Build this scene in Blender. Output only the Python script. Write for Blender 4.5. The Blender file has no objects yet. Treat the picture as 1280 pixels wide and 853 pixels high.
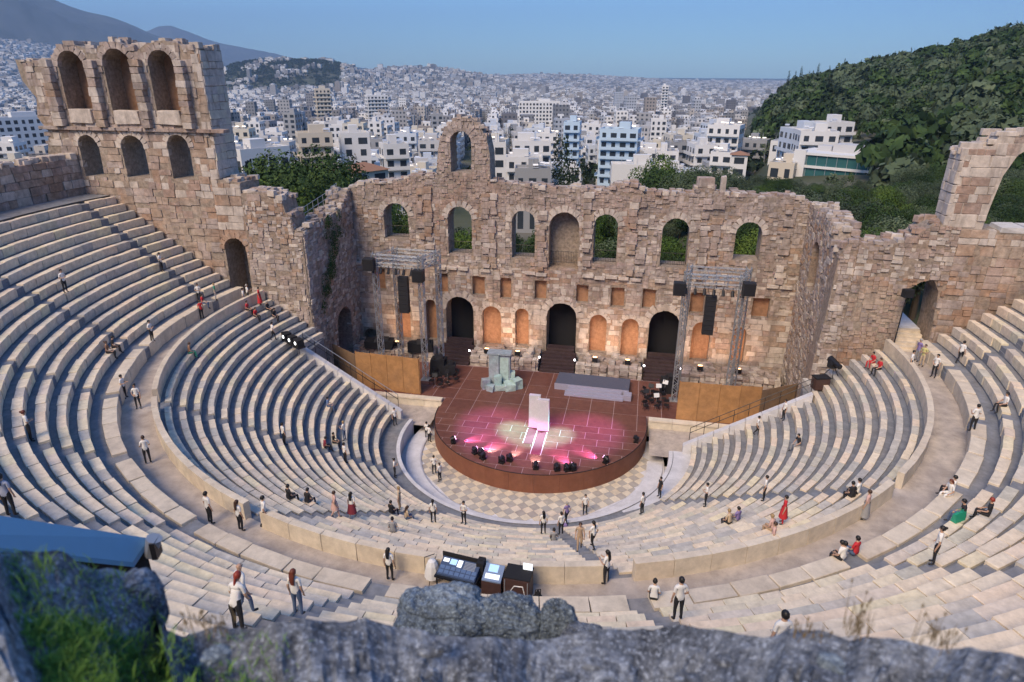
import bpy, bmesh, math, random
import numpy as np
from math import sin, cos, pi, radians, hypot, atan2, asin, sqrt
from mathutils import Vector, Matrix
from mathutils.geometry import tessellate_polygon

random.seed(7)
rng = np.random.default_rng(7)
S = bpy.context.scene
COL = S.collection

# ------------------------------------------------------------------ camera
PITCH, YAW, ROLL, FPX = 0.385, -0.193, 0.004, 830.1
CAM = Vector((7.4, -47.44, 29.47))
fw = Vector((sin(YAW) * cos(PITCH), cos(YAW) * cos(PITCH), -sin(PITCH)))
rt = Vector((cos(YAW), -sin(YAW), 0))
up = rt.cross(fw)
r2 = cos(ROLL) * rt + sin(ROLL) * up
u2 = -sin(ROLL) * rt + cos(ROLL) * up
cd = bpy.data.cameras.new('camera')
cd.sensor_width = 36
cd.lens = FPX / 1280 * 36
cd.clip_start = 0.1
cd.clip_end = 60000
cam = bpy.data.objects.new('camera', cd)
COL.objects.link(cam)
M = Matrix((r2, u2, -fw)).transposed().to_4x4()
M.translation = CAM
cam.matrix_world = M
S.camera = cam
cd.dof.use_dof = True
cd.dof.focus_distance = 48
cd.dof.aperture_fstop = 1.3


def project(P):
    """world point -> (x, y, depth) in 1280x853 pixels; used only to choose which alike pieces become objects of their own"""
    d = np.atleast_2d(P) - np.array(CAM)
    z = d @ np.array(fw)
    z = np.where(np.abs(z) < 1e-6, 1e-6, z)
    return 640 + FPX * (d @ np.array(r2)) / z, 426.5 - FPX * (d @ np.array(u2)) / z, z


# ------------------------------------------------------------------ light
HAZE = 1.0e-4
SUN_EL, SUN_AZ = radians(46), radians(202)     # azimuth clockwise from +Y, towards the sun
W = bpy.data.worlds.new('World')
S.world = W
W.use_nodes = True
wn = W.node_tree.nodes
sky = wn.new('ShaderNodeTexSky')
sky.sky_type = 'NISHITA'
sky.sun_disc = False
sky.sun_elevation = SUN_EL
sky.sun_rotation = SUN_AZ
sky.air_density = 1.0
sky.dust_density = 0.3
sky.ozone_density = 6.0
tint = wn.new('ShaderNodeMix'); tint.data_type = 'RGBA'; tint.blend_type = 'MULTIPLY'
tint.inputs[0].default_value = 1
tint.inputs[7].default_value = (.64, .92, 1.10, 1)           # the whole sky of a late blue evening
W.node_tree.links.new(sky.outputs[0], tint.inputs[6])
W.node_tree.links.new(tint.outputs[2], wn['Background'].inputs[0])
wn['Background'].inputs[1].default_value = 0.14
sd = bpy.data.lights.new('sun', 'SUN')
sd.energy = 3.1
sd.angle = radians(30)
sd.color = (1.0, 0.77, 0.50)
so = bpy.data.objects.new('sun', sd)
COL.objects.link(so)
sv = Vector((sin(SUN_AZ) * cos(SUN_EL), cos(SUN_AZ) * cos(SUN_EL), sin(SUN_EL)))
so.rotation_euler = sv.to_track_quat('Z', 'Y').to_euler()
so.location = (0, 0, 120)
S.view_settings.view_transform = 'Standard'
S.view_settings.look = 'None'
S.view_settings.exposure = 0.52
S.view_settings.gamma = 1.0
S.cycles.max_bounces = 4
S.cycles.diffuse_bounces = 2
S.cycles.volume_bounces = 0
S.cycles.use_denoising = True


# ------------------------------------------------------------------ helpers
def link(o):
    COL.objects.link(o)
    return o


def tag(o, label=None, cat=None, group=None, kind=None):
    if label: o['label'] = label
    if cat: o['category'] = cat
    if group: o['group'] = group
    if kind: o['kind'] = kind
    return o


def thing(name, label, cat, loc=(0, 0, 0), rz=0, group=None, kind=None):
    o = link(bpy.data.objects.new(name, None))
    o.empty_display_size = 0.3
    o.location = loc
    o.rotation_euler = (0, 0, rz)
    return tag(o, label, cat, group, kind)


def obj(name, mesh, mats=None, parent=None, loc=(0, 0, 0), rot=(0, 0, 0), scale=None):
    if mats is not None and len(mesh.materials) == 0:
        for m in (mats if isinstance(mats, (list, tuple)) else [mats]):
            mesh.materials.append(m)
    o = link(bpy.data.objects.new(name, mesh))
    if parent is not None:
        o.parent = parent
    o.location = loc
    o.rotation_euler = rot
    if scale is not None: o.scale = scale
    return o


def copy_tree(o, parent=None):
    c = o.copy()
    COL.objects.link(c)
    if parent is not None: c.parent = parent
    for ch in list(o.children):
        copy_tree(ch, c)
    return c


class MB:
    def __init__(s):
        s.v, s.f, s.m = [], [], []

    def add(s, vs, fs, m=0):
        b = len(s.v)
        s.v += [tuple(p) for p in vs]
        s.f += [tuple(b + i for i in f) for f in fs]
        s.m += [m] * len(fs)
        return s

    def hexa(s, p, m=0):          # p: 4 bottom (ccw), 4 top
        return s.add(p, [(0, 3, 2, 1), (4, 5, 6, 7), (0, 1, 5, 4), (1, 2, 6, 5), (2, 3, 7, 6), (3, 0, 4, 7)], m)

    def box(s, c, d, rz=0, m=0, j=0):
        x, y, z = d[0] / 2, d[1] / 2, d[2] / 2
        ps = []
        for sz in (-1, 1):
            for sx, sy in ((-1, -1), (1, -1), (1, 1), (-1, 1)):
                a, b, e = sx * x, sy * y, sz * z
                if j:
                    a += random.uniform(-j, j); b += random.uniform(-j, j); e += random.uniform(-j, j)
                ps.append((c[0] + a * cos(rz) - b * sin(rz), c[1] + a * sin(rz) + b * cos(rz), c[2] + e))
        return s.hexa(ps, m)

    def tube(s, a, b, r, r1=None, n=6, m=0, cap=True):
        a, b = Vector(a), Vector(b)
        r1 = r if r1 is None else r1
        d = (b - a)
        if d.length < 1e-6: return s
        d.normalize()
        x = d.cross(Vector((0, 0, 1)) if abs(d.z) < .9 else Vector((1, 0, 0))).normalized()
        y = d.cross(x)
        vs = []
        for q, rr in ((a, r), (b, r1)):
            for i in range(n):
                t = 2 * pi * i / n
                vs.append(q + (x * cos(t) + y * sin(t)) * rr)
        fs = [(i, (i + 1) % n, n + (i + 1) % n, n + i) for i in range(n)]
        if cap: fs += [tuple(range(n - 1, -1, -1)), tuple(range(n, 2 * n))]
        return s.add(vs, fs, m)

    def path(s, pts, r, n=6, m=0):
        for a, b in zip(pts[:-1], pts[1:]): s.tube(a, b, r, n=n, m=m)
        return s

    def lathe(s, prof, c=(0, 0, 0), n=12, m=0):
        vs = []
        for r, z in prof:
            for i in range(n):
                t = 2 * pi * i / n
                vs.append((c[0] + r * cos(t), c[1] + r * sin(t), c[2] + z))
        fs = []
        for k in range(len(prof) - 1):
            for i in range(n):
                j = (i + 1) % n
                fs.append((k * n + i, k * n + j, k * n + n + j, k * n + n + i))
        fs.append(tuple(range(n - 1, -1, -1)))
        fs.append(tuple(range((len(prof) - 1) * n, len(prof) * n)))
        return s.add(vs, fs, m)

    def mesh(s, name, smooth=False):
        me = bpy.data.meshes.new(name)
        me.from_pydata(s.v, [], s.f)
        if any(s.m): me.polygons.foreach_set('material_index', s.m)
        if smooth: me.polygons.foreach_set('use_smooth', [True] * len(me.polygons))
        me.update()
        return me

    def build(s, name, mats, parent=None, loc=(0, 0, 0), rot=(0, 0, 0), smooth=False):
        return obj(name, s.mesh(name, smooth), mats, parent, loc, rot)


def np_mesh(name, verts, faces, mats=None, mi=None, smooth=False):
    """verts n x 3, faces m x k (all the same k)"""
    me = bpy.data.meshes.new(name)
    verts = np.asarray(verts, np.float32)
    faces = np.asarray(faces, np.int32)
    k = faces.shape[1]
    me.vertices.add(len(verts)); me.vertices.foreach_set('co', verts.ravel())
    me.loops.add(faces.size); me.loops.foreach_set('vertex_index', faces.ravel())
    me.polygons.add(len(faces)); me.polygons.foreach_set('loop_start', np.arange(0, faces.size, k, dtype=np.int32))
    if mi is not None: me.polygons.foreach_set('material_index', np.asarray(mi, np.int32))
    me.polygons.foreach_set('use_smooth', np.full(len(faces), bool(smooth)))
    me.update(calc_edges=True)
    for m in (mats or []): me.materials.append(m)
    return me


BOXV = np.array([(x, y, z) for z in (-.5, .5) for x, y in ((-.5, -.5), (.5, -.5), (.5, .5), (-.5, .5))])
BOXF = np.array([(0, 3, 2, 1), (4, 5, 6, 7), (0, 1, 5, 4), (1, 2, 6, 5), (2, 3, 7, 6), (3, 0, 4, 7)])


def boxes_np(c, s, rz, jit=0.0, drop_bottom=False):
    """many boxes at once -> (verts, faces)"""
    c, s, rz = np.asarray(c, float), np.asarray(s, float), np.asarray(rz, float)
    n = len(c)
    P = BOXV[None] * s[:, None, :]
    if jit: P = P + rng.uniform(-jit, jit, P.shape) * np.minimum(s[:, None, :], 1.0)
    co, si = np.cos(rz)[:, None], np.sin(rz)[:, None]
    Q = np.stack([P[..., 0] * co - P[..., 1] * si, P[..., 0] * si + P[..., 1] * co, P[..., 2]], -1) + c[:, None, :]
    F = BOXF[1:] if drop_bottom else BOXF
    return Q.reshape(-1, 3), (F[None] + (np.arange(n) * 8)[:, None, None]).reshape(-1, 4)


# ------------------------------------------------------------------ materials
def nodes_of(name):
    m = bpy.data.materials.new(name)
    m.use_nodes = True
    nt = m.node_tree
    return m, nt, nt.nodes, nt.links, nt.nodes['Principled BSDF']


def plain(name, col, rough=0.7, metal=0.0, emit=None, es=1.0, spec=None, var=0.0, alpha=None):
    m, nt, n, l, b = nodes_of(name)
    b.inputs['Base Color'].default_value = (*col, 1)
    b.inputs['Roughness'].default_value = rough
    b.inputs['Metallic'].default_value = metal
    if spec is not None: b.inputs['Specular IOR Level'].default_value = spec
    if emit:
        b.inputs['Emission Color'].default_value = (*emit, 1)
        b.inputs['Emission Strength'].default_value = es
    elif var:
        g = n.new('ShaderNodeNewGeometry')
        t = n.new('ShaderNodeTexNoise'); t.inputs['Scale'].default_value = 6; t.inputs['Detail'].default_value = 5
        l.new(g.outputs['Position'], t.inputs['Vector'])
        mx = n.new('ShaderNodeMix'); mx.data_type = 'RGBA'
        mx.inputs[6].default_value = (*[c * (1 - var) for c in col], 1)
        mx.inputs[7].default_value = (*[min(1, c * (1 + var)) for c in col], 1)
        l.new(t.outputs[0], mx.inputs[0]); l.new(mx.outputs[2], b.inputs['Base Color'])
    return m


def rand_socket(n, l, islands=True):
    oi = n.new('ShaderNodeObjectInfo')
    g = n.new('ShaderNodeNewGeometry')
    a = n.new('ShaderNodeMath'); a.operation = 'ADD'
    l.new(oi.outputs['Random'], a.inputs[0]); l.new(g.outputs['Random Per Island'], a.inputs[1])
    f = n.new('ShaderNodeMath'); f.operation = 'FRACT'
    l.new(a.outputs[0], f.inputs[0])
    return f.outputs[0], g


def stone(name, cols, patch=None, patch_scale=0.12, grain=3.0, bump=0.5, dark=0.55, rough=0.9, patch_amt=0.6, stain=0.35, streak=0):
    """weathered stone: a ramp of block colours picked per piece, large patches, fine grain and pits"""
    m, nt, n, l, b = nodes_of(name)
    r, g = rand_socket(n, l)
    ramp = n.new('ShaderNodeValToRGB')
    ramp.color_ramp.interpolation = 'LINEAR'
    els = ramp.color_ramp.elements
    els[0].color = (*cols[0], 1); els[0].position = 0
    els[1].color = (*cols[-1], 1); els[1].position = 1
    for i, c in enumerate(cols[1:-1]):
        e = els.new((i + 1) / (len(cols) - 1)); e.color = (*c, 1)
    l.new(r, ramp.inputs[0])
    cur = ramp.outputs[0]
    if patch:
        t = n.new('ShaderNodeTexNoise'); t.inputs['Scale'].default_value = patch_scale; t.inputs['Detail'].default_value = 6
        t.inputs['Roughness'].default_value = .65
        l.new(g.outputs['Position'], t.inputs['Vector'])
        mr = n.new('ShaderNodeMapRange'); mr.inputs[1].default_value = .47; mr.inputs[2].default_value = .64
        mr.inputs[4].default_value = patch_amt
        l.new(t.outputs[0], mr.inputs[0])
        mx = n.new('ShaderNodeMix'); mx.data_type = 'RGBA'
        mx.inputs[7].default_value = (*patch, 1)
        l.new(mr.outputs[0], mx.inputs[0]); l.new(cur, mx.inputs[6]); cur = mx.outputs[2]
    # grain and stains
    t2 = n.new('ShaderNodeTexNoise'); t2.inputs['Scale'].default_value = grain; t2.inputs['Detail'].default_value = 8
    t2.inputs['Roughness'].default_value = .7
    l.new(g.outputs['Position'], t2.inputs['Vector'])
    mr2 = n.new('ShaderNodeMapRange'); mr2.inputs[1].default_value = .3; mr2.inputs[2].default_value = .72
    mr2.inputs[3].default_value = dark; mr2.inputs[4].default_value = 1.15
    l.new(t2.outputs[0], mr2.inputs[0])
    mm = n.new('ShaderNodeMix'); mm.data_type = 'RGBA'; mm.blend_type = 'MULTIPLY'; mm.inputs[0].default_value = 1
    l.new(cur, mm.inputs[6]); l.new(mr2.outputs[0], mm.inputs[7]); cur = mm.outputs[2]
    if stain:
        t3 = n.new('ShaderNodeTexNoise'); t3.inputs['Scale'].default_value = .55; t3.inputs['Detail'].default_value = 7
        t3.inputs['Roughness'].default_value = .7
        l.new(g.outputs['Position'], t3.inputs['Vector'])
        mr3 = n.new('ShaderNodeMapRange'); mr3.inputs[1].default_value = .52; mr3.inputs[2].default_value = .68; mr3.inputs[4].default_value = stain
        l.new(t3.outputs[0], mr3.inputs[0])
        ms = n.new('ShaderNodeMix'); ms.data_type = 'RGBA'; ms.inputs[7].default_value = (.16, .14, .135, 1)
        l.new(mr3.outputs[0], ms.inputs[0]); l.new(cur, ms.inputs[6]); cur = ms.outputs[2]
    if streak:                                       # rain streaks running down the face
        mp = n.new('ShaderNodeMapping'); mp.inputs['Scale'].default_value = (1.1, 1.1, .16)
        l.new(g.outputs['Position'], mp.inputs['Vector'])
        t4 = n.new('ShaderNodeTexNoise'); t4.inputs['Scale'].default_value = 1.0; t4.inputs['Detail'].default_value = 6; t4.inputs['Roughness'].default_value = .62
        l.new(mp.outputs[0], t4.inputs['Vector'])
        mr4 = n.new('ShaderNodeMapRange'); mr4.inputs[1].default_value = .50; mr4.inputs[2].default_value = .66; mr4.inputs[4].default_value = streak
        l.new(t4.outputs[0], mr4.inputs[0])
        mk = n.new('ShaderNodeMix'); mk.data_type = 'RGBA'; mk.inputs[7].default_value = (.20, .165, .145, 1)
        l.new(mr4.outputs[0], mk.inputs[0]); l.new(cur, mk.inputs[6]); cur = mk.outputs[2]
    l.new(cur, b.inputs['Base Color'])
    b.inputs['Roughness'].default_value = rough
    b.inputs['Specular IOR Level'].default_value = .2
    bp = n.new('ShaderNodeBump'); bp.inputs['Strength'].default_value = bump; bp.inputs['Distance'].default_value = .06
    l.new(t2.outputs[0], bp.inputs['Height']); l.new(bp.outputs[0], b.inputs['Normal'])
    return m


MAT = {}
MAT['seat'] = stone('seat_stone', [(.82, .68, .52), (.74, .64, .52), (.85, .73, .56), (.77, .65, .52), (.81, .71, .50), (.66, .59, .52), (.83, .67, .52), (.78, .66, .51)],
                    grain=2.6, bump=.3, dark=.74, stain=.14)  # cream lifted to carry the brighter light on the upper seats
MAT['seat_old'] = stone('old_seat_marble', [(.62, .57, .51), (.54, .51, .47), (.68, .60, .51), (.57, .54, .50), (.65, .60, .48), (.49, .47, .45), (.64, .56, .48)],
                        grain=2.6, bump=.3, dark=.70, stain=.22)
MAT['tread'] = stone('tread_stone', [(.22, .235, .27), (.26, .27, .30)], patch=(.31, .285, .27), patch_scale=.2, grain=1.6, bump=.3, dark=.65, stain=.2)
MAT['newstone'] = stone('parapet_stone', [(.68, .58, .46), (.72, .63, .51), (.64, .54, .43)], grain=1.5, bump=.15, dark=.75, stain=.1)
MAT['white'] = stone('white_paving', [(.62, .62, .66), (.68, .66, .68)], grain=1.0, bump=.1, dark=.8, stain=.1)
MAT['ruin'] = stone('ruin_stone', [(0.544, 0.447, 0.406), (0.492, 0.417, 0.389), (0.585, 0.490, 0.446), (0.523, 0.420, 0.380), (0.560, 0.477, 0.445), (0.497, 0.408, 0.377), (0.599, 0.511, 0.467)],
                    patch=(.44, .26, .18), patch_scale=.13, grain=2.0, bump=1.0, dark=.45, patch_amt=.6, stain=.58, streak=.55)
MAT['ruin_warm'] = stone('ruin_warm_stone', [(0.529, 0.422, 0.343), (0.509, 0.398, 0.325), (0.556, 0.453, 0.376), (0.491, 0.373, 0.306), (0.537, 0.434, 0.356)],
                         patch=(.46, .25, .15), patch_scale=.15, grain=2.0, bump=.9, dark=.45, patch_amt=.65, stain=.45, streak=.55)
MAT['ashlar'] = stone('ashlar_stone', [(0.653, 0.574, 0.517), (0.615, 0.543, 0.501), (0.689, 0.603, 0.535), (0.628, 0.543, 0.480)], patch=(0.479, 0.436, 0.410),
                      patch_scale=.25, grain=1.8, bump=.4, dark=.62, patch_amt=.4, stain=.25, streak=.55)
MAT['core'] = stone('rubble_core', [(.40, .33, .28), (.43, .36, .30)], patch=(.42, .28, .20), patch_scale=.15, grain=3.5, bump=1.0, dark=.4, patch_amt=.45, stain=.4)
MAT['niche'] = stone('niche_plaster', [(.46, .25, .15), (.42, .24, .15)], grain=2.5, bump=.4, dark=.6, stain=.2)
MAT['diazoma'] = stone('corridor_paving', [(.46, .40, .36), (.50, .43, .38)], patch=(.60, .52, .44), patch_scale=.3, grain=1.2, bump=.2, dark=.7, stain=.15)
MAT['black'] = plain('black_cloth', (.012, .012, .016), .95)
MAT['blackmetal'] = plain('black_metal', (.02, .02, .024), .45, .3)
MAT['steel'] = plain('aluminium', (.42, .44, .47), .45, .6)


# unit block meshes shared by the individually built stones
def unit_block(j, bev, seed):
    random.seed(seed)
    bm = bmesh.new()
    bmesh.ops.create_cube(bm, size=1)
    for v in bm.verts:
        v.co += Vector((random.uniform(-j, j), random.uniform(-j, j), random.uniform(-j, j)))
    if bev:
        bmesh.ops.bevel(bm, geom=list(bm.edges), offset=bev, segments=1, affect='EDGES')
    me = bpy.data.meshes.new('stone_block')
    bm.to_mesh(me); bm.free()
    return me


_units = {}


def units(mat, j, bev, n=10):
    k = (mat.name, j, bev)
    if k not in _units:
        L = []
        for i in range(n):
            me = unit_block(j, bev, 100 + i)
            me.materials.append(mat)
            L.append(me)
        _units[k] = L
    return _units[k]


def block_field(parent, blocks, part_name, stuff_name, limit=300, jit=.035, bev=.03, ploc=(0, 0, 0), hidden=None):
    """blocks: rows (cx, cy, cz, sx, sy, sz, rz, mat). The blocks that show largest become objects, the rest one joined part."""
    if not blocks: return
    A = np.array([b[:7] for b in blocks], float)
    mats = [b[7] for b in blocks]
    px, py, dz = project(A[:, :3])
    size = (np.maximum(A[:, 3], A[:, 4]) * np.maximum(A[:, 5], A[:, 4])) / np.maximum(dz, .5) ** 2
    ok = (px > -5) & (px < 1285) & (py > -5) & (py < 770) & (dz > 0)
    if hidden is not None: ok &= ~hidden(px, py)
    size = np.where(ok, size, -1)
    order = np.argsort(-size)
    chosen = set(int(i) for i in order[:limit] if size[i] > 0)
    pl = Vector(ploc)
    for i in chosen:
        b = A[i]
        U = units(MAT[mats[i]], jit, bev)
        obj(part_name, U[i % len(U)], None, parent, Vector(b[:3]) - pl, (0, 0, b[6]), (b[3], b[4], b[5]))
    rest = [i for i in range(len(blocks)) if i not in chosen]
    if rest:
        R = A[rest]
        v, f = boxes_np(R[:, :3] - np.array(pl), R[:, 3:6], R[:, 6], jit)
        names = sorted(set(mats[i] for i in rest))
        mi = np.repeat([names.index(mats[i]) for i in rest], 6)
        o = obj(stuff_name, np_mesh(stuff_name, v, f, [MAT[k] for k in names], mi), None, parent)
        o['kind'] = 'stuff'
# ------------------------------------------------------------------ the seating bowl
def ring(prof, a0, a1, nseg, mb, m=0):
    """sweep a profile [(R, z)] round the centre between the angle functions a0(R) and a1(R)"""
    n = len(prof)
    vs = []
    for i in range(nseg + 1):
        for R, z in prof:
            t0, t1 = a0(R), a1(R)
            t = t0 + (t1 - t0) * i / nseg
            vs.append((R * cos(t), R * sin(t), z))
    fs = []
    for i in range(nseg):
        for k in range(n - 1):
            fs.append((i * n + k, i * n + k + 1, (i + 1) * n + k + 1, (i + 1) * n + k))
    mb.add(vs, fs, m)
    for i, flip in ((0, 0), (nseg, 1)):                      # end caps down to a low level
        ids = [vs[i * n + k] for k in range(n)]
        low = [(p[0], p[1], -1.0) for p in ids]
        for k in range(n - 1):
            q = [ids[k], ids[k + 1], low[k + 1], low[k]]
            mb.add(q[::-1] if flip else q, [(0, 1, 2, 3)], m)


LOW_N, LOW_R, LOW_D, LOW_Z, LOW_H = 18, 12.6, .767, 2.05, .473
UP_N, UP_R, UP_D, UP_Z, UP_H = 13, 28.9, .83, 11.1, .60
LOW_STAIRS = [radians(a) for a in (-38.5, -74, -110, -144)]
UP_STAIRS = [radians(a) for a in (-3, -19, -36, -54, -73, -93, -112, -128.5, -145, -161, -182.5)]


def low_y(R, side):
    base = .3 if side > 0 else 1.2
    far = 3.4 if side > 0 else 4.9
    k = min(1, max(0, (R - 20.4) / .6))
    return base + (far - base) * k


def low_a1(R): return asin(low_y(R, 1) / R)
def low_a0(R): return -pi - asin(low_y(R, -1) / R)
def up_a1(R): return asin(3.4 / R)
def up_a0(R): return -pi - asin(5.0 / R)


def floor_z(x, y):
    """height one stands on in the bowl at (x, y): the channel behind each seat"""
    R = hypot(x, y)
    if R < 9.5: return 0.0
    if R < 11.2: return .16
    if R < LOW_R: return 1.25
    if R < 26.4:
        k = int((R - LOW_R) / LOW_D)
        k = min(k, LOW_N - 1)
        return LOW_Z + LOW_H * k - (.10 if R - LOW_R - k * LOW_D > .42 else 0)
    if R < 28.4: return 10.1
    if R < UP_R + UP_D: return 10.95
    k = min(int((R - UP_R) / UP_D), UP_N)
    if R > 40.5: return 19.0
    return UP_Z + UP_H * k - (.12 if R - UP_R - k * UP_D > .46 else 0)


def behind_rock(px, py):
    return (py > 735) & (px < 900) | (py > 800)


def make_bowl():
    low = thing('lower_seating', 'lower bowl of curved grey marble seat rows around the orchestra', 'seating', kind='structure')
    prof = [(11.2, -.5), (11.2, 1.25), (LOW_R, 1.25)]
    for k in range(LOW_N):
        R = LOW_R + k * LOW_D
        z = LOW_Z + k * LOW_H
        prof += [(R + .05, z - .573 if k else 1.25), (R + .06, z - .10), (R + LOW_D + .04, z - .10)]
    prof += [(26.35, LOW_Z + LOW_N * LOW_H - .573)]
    mb = MB()
    ring(prof, low_a0, low_a1, 150, mb)
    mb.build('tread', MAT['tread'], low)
    blocks, steps = [], []
    for k in range(LOW_N):
        R = LOW_R + k * LOW_D
        z = LOW_Z + k * LOW_H
        a0, a1 = low_a0(R), low_a1(R)
        cuts = [a0] + sorted(LOW_STAIRS) + [a1]
        for i in range(len(cuts) - 1):
            s = cuts[i] + (.42 / R if i else 0)
            e = cuts[i + 1] - (.42 / R if i + 1 < len(cuts) - 1 else 0)
            L = (e - s) * R
            n = max(2, round(L / random.uniform(1.0, 1.25)))
            w = [random.uniform(.75, 1.3) for _ in range(n)]
            tot = sum(w)
            t = s
            for q in w:
                da = (e - s) * q / tot
                tm = t + da / 2
                dz, dr = random.uniform(-.012, .012), random.uniform(-.02, .02)
                h = .5
                Rm = R + .185 + dr
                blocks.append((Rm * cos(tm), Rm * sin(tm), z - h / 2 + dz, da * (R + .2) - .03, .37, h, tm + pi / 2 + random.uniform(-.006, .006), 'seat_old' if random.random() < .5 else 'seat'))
                t += da
        for sa in LOW_STAIRS:
            Rm = R + .20
            steps.append((Rm * cos(sa), Rm * sin(sa), z - .33 - .15, .80, .40, .3, sa + pi / 2, 'tread'))
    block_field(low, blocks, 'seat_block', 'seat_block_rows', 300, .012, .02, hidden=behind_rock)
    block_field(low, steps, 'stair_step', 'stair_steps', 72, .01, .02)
    # the back parapet of the lower bowl, in long slabs
    par = []
    Rp = 26.42
    a0, a1 = low_a0(Rp), low_a1(Rp)
    gaps = [radians(-73.2), radians(-38.3), radians(-110), radians(-144)]
    cuts = [a0] + sorted(gaps) + [a1]
    for i in range(len(cuts) - 1):
        s = cuts[i] + (.55 / Rp if i else 0)
        e = cuts[i + 1] - (.55 / Rp if i + 1 < len(cuts) - 1 else 0)
        n = max(3, round((e - s) * Rp / 1.7))
        for j in range(n):
            tm = s + (e - s) * (j + .5) / n
            par.append((Rp * cos(tm), Rp * sin(tm), 10.1 + .41 + random.uniform(-.01, .01), (e - s) * Rp / n - .012, .34, .98, tm + pi / 2, 'newstone'))
    block_field(low, par, 'parapet_slab', 'parapet_slabs', 120, .006, .01)
    # corridor between the two bowls
    d = MB()
    ring([(26.36, 10.1), (28.55, 10.1)], lambda R: -pi - asin(5.0 / R), lambda R: asin(3.4 / R), 150, d)
    o = d.build('corridor', MAT['diazoma'])
    tag(o, 'paved corridor ring between lower and upper seats', 'corridor', kind='structure')
    # ---- upper bowl
    upb = thing('upper_seating', 'upper bowl of curved pale stone seat rows rising behind the corridor', 'seating', kind='structure')
    prof = [(28.42, 10.0), (28.42, 10.95), (UP_R + .4, 10.95)]
    for k in range(1, UP_N + 1):
        R = UP_R + k * UP_D
        z = UP_Z + k * UP_H
        prof += [(R + .05, (z - UP_H - .12) if k > 1 else 10.95), (R + .06, z - .12), (R + UP_D + .04, z - .12)]
    prof += [(UP_R + UP_D * (UP_N + 1) - .2, 19.0), (42.7, 19.02)]
    mb = MB()
    ring(prof, up_a0, up_a1, 190, mb)
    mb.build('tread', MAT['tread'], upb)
    blocks, steps = [], []
    for k in range(0, UP_N + 1):
        R = UP_R + k * UP_D
        z = UP_Z + k * UP_H
        dep = .45
        if k == 0:
            R, dep = 28.36, .72
        a0, a1 = up_a0(R), up_a1(R)
        cuts = [a0] + [a for a in sorted(UP_STAIRS) if a > a0 + .01] + [a1]
        for i in range(len(cuts) - 1):
            s = cuts[i] + (.42 / R if i else 0)
            e = cuts[i + 1] - (.42 / R if i + 1 < len(cuts) - 1 else 0)
            L = (e - s) * R
            if L < .3: continue
            n = max(1, round(L / (random.uniform(1.15, 1.4) if k else 1.9)))
            w = [random.uniform(.7, 1.35) for _ in range(n)]
            tot = sum(w)
            t = s
            for q in w:
                da = (e - s) * q / tot
                tm = t + da / 2
                dz, dr = random.uniform(-.018, .018), random.uniform(-.03, .03)
                h = .62 if k else 1.0
                Rm = R + dep / 2 + (dr if k else 0)
                dd = dep + random.uniform(-.02, .06)
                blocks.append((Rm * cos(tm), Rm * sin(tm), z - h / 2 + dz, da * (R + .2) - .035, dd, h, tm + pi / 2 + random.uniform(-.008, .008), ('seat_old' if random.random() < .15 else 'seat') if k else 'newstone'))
                t += da
        for sa in UP_STAIRS:
            if sa < a0 + .01: continue
            Rm = R + .22
            steps.append((Rm * cos(sa), Rm * sin(sa), z - .42 - .16, .80, .42, .32, sa + pi / 2, 'tread'))
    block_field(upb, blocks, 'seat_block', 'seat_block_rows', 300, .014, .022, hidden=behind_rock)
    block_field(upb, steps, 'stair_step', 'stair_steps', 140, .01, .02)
    # sloped white copings along the two ends of the lower bowl
    for side in (-1, 1):
        R0, R1 = 12.0, 20.9
        a = (side * sqrt(R0 ** 2 - low_y(R0, side) ** 2), low_y(R0, side) + .12)
        b = (side * sqrt(R1 ** 2 - low_y(20.3, side) ** 2), low_y(20.3, side) + .12)
        z0, z1 = 1.95, LOW_Z + LOW_H * (20.9 - LOW_R) / LOW_D + .25
        c = MB()
        for q in range(8):
            f0, f1 = q / 8, (q + 1) / 8 - .004
            P = lambda f, o, dz: (a[0] + (b[0] - a[0]) * f, a[1] + (b[1] - a[1]) * f + o, z0 + (z1 - z0) * f + dz)
            c.hexa([P(f0, -.24, -2), P(f1, -.24, -2), P(f1, .24, -2), P(f0, .24, -2), P(f0, -.24, 0), P(f1, -.24, 0), P(f1, .24, 0), P(f0, .24, 0)])
        o = c.build('sloped_coping', MAT['white'], low)
    # orchestra: floor slabs, ring walk, gutter
    orc = MB()
    n = 96
    ringv = lambda R, z: [(R * cos(-pi * 1.12 + 1.24 * pi * i / n), R * sin(-pi * 1.12 + 1.24 * pi * i / n), z) for i in range(n + 1)]
    orc.add(ringv(0.01, -.02) + ringv(10.7, -.02), [(i, i + 1, n + 2 + i, n + 1 + i) for i in range(n)])
    fl = orc.build('orchestra_floor', MAT['white'])
    tag(fl, 'orchestra floor paved with a checkerboard of pale and grey slabs', 'floor', kind='structure')
    s = .62
    slabs = []
    for i in range(-24, 25):
        for j in range(-24, 25):
            x, y = (i + j) * s / sqrt(2), (i - j) * s / sqrt(2)
            R = hypot(x, y)
            if R > 9.25 or y > 4.6 or (hypot(x, y - 3.4) < 8.3): continue
            slabs.append((x, y, -.02 + random.uniform(-.002, .004), s - .015, s - .015, .06, pi / 4, 'check_a' if (i + j) % 2 == 0 else 'check_b'))
    block_field(fl, slabs, 'floor_slab', 'floor_slabs', 300, .004, 0)
    w = MB()
    ring([(9.3, -.3), (9.3, .10), (9.42, .16), (10.55, .16), (10.55, -.2), (10.95, -.2), (10.95, 1.3), (11.25, 1.31)], lambda R: -pi - asin(1.2 / R), lambda R: asin(.3 / R), 120, w)
    o = w.build('orchestra_rim', MAT['white'])
    tag(o, 'smooth white stone rim and gutter round the orchestra', 'rim', kind='structure')
    # white paved landing at the right entrance
    p = MB()
    pts = []
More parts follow.
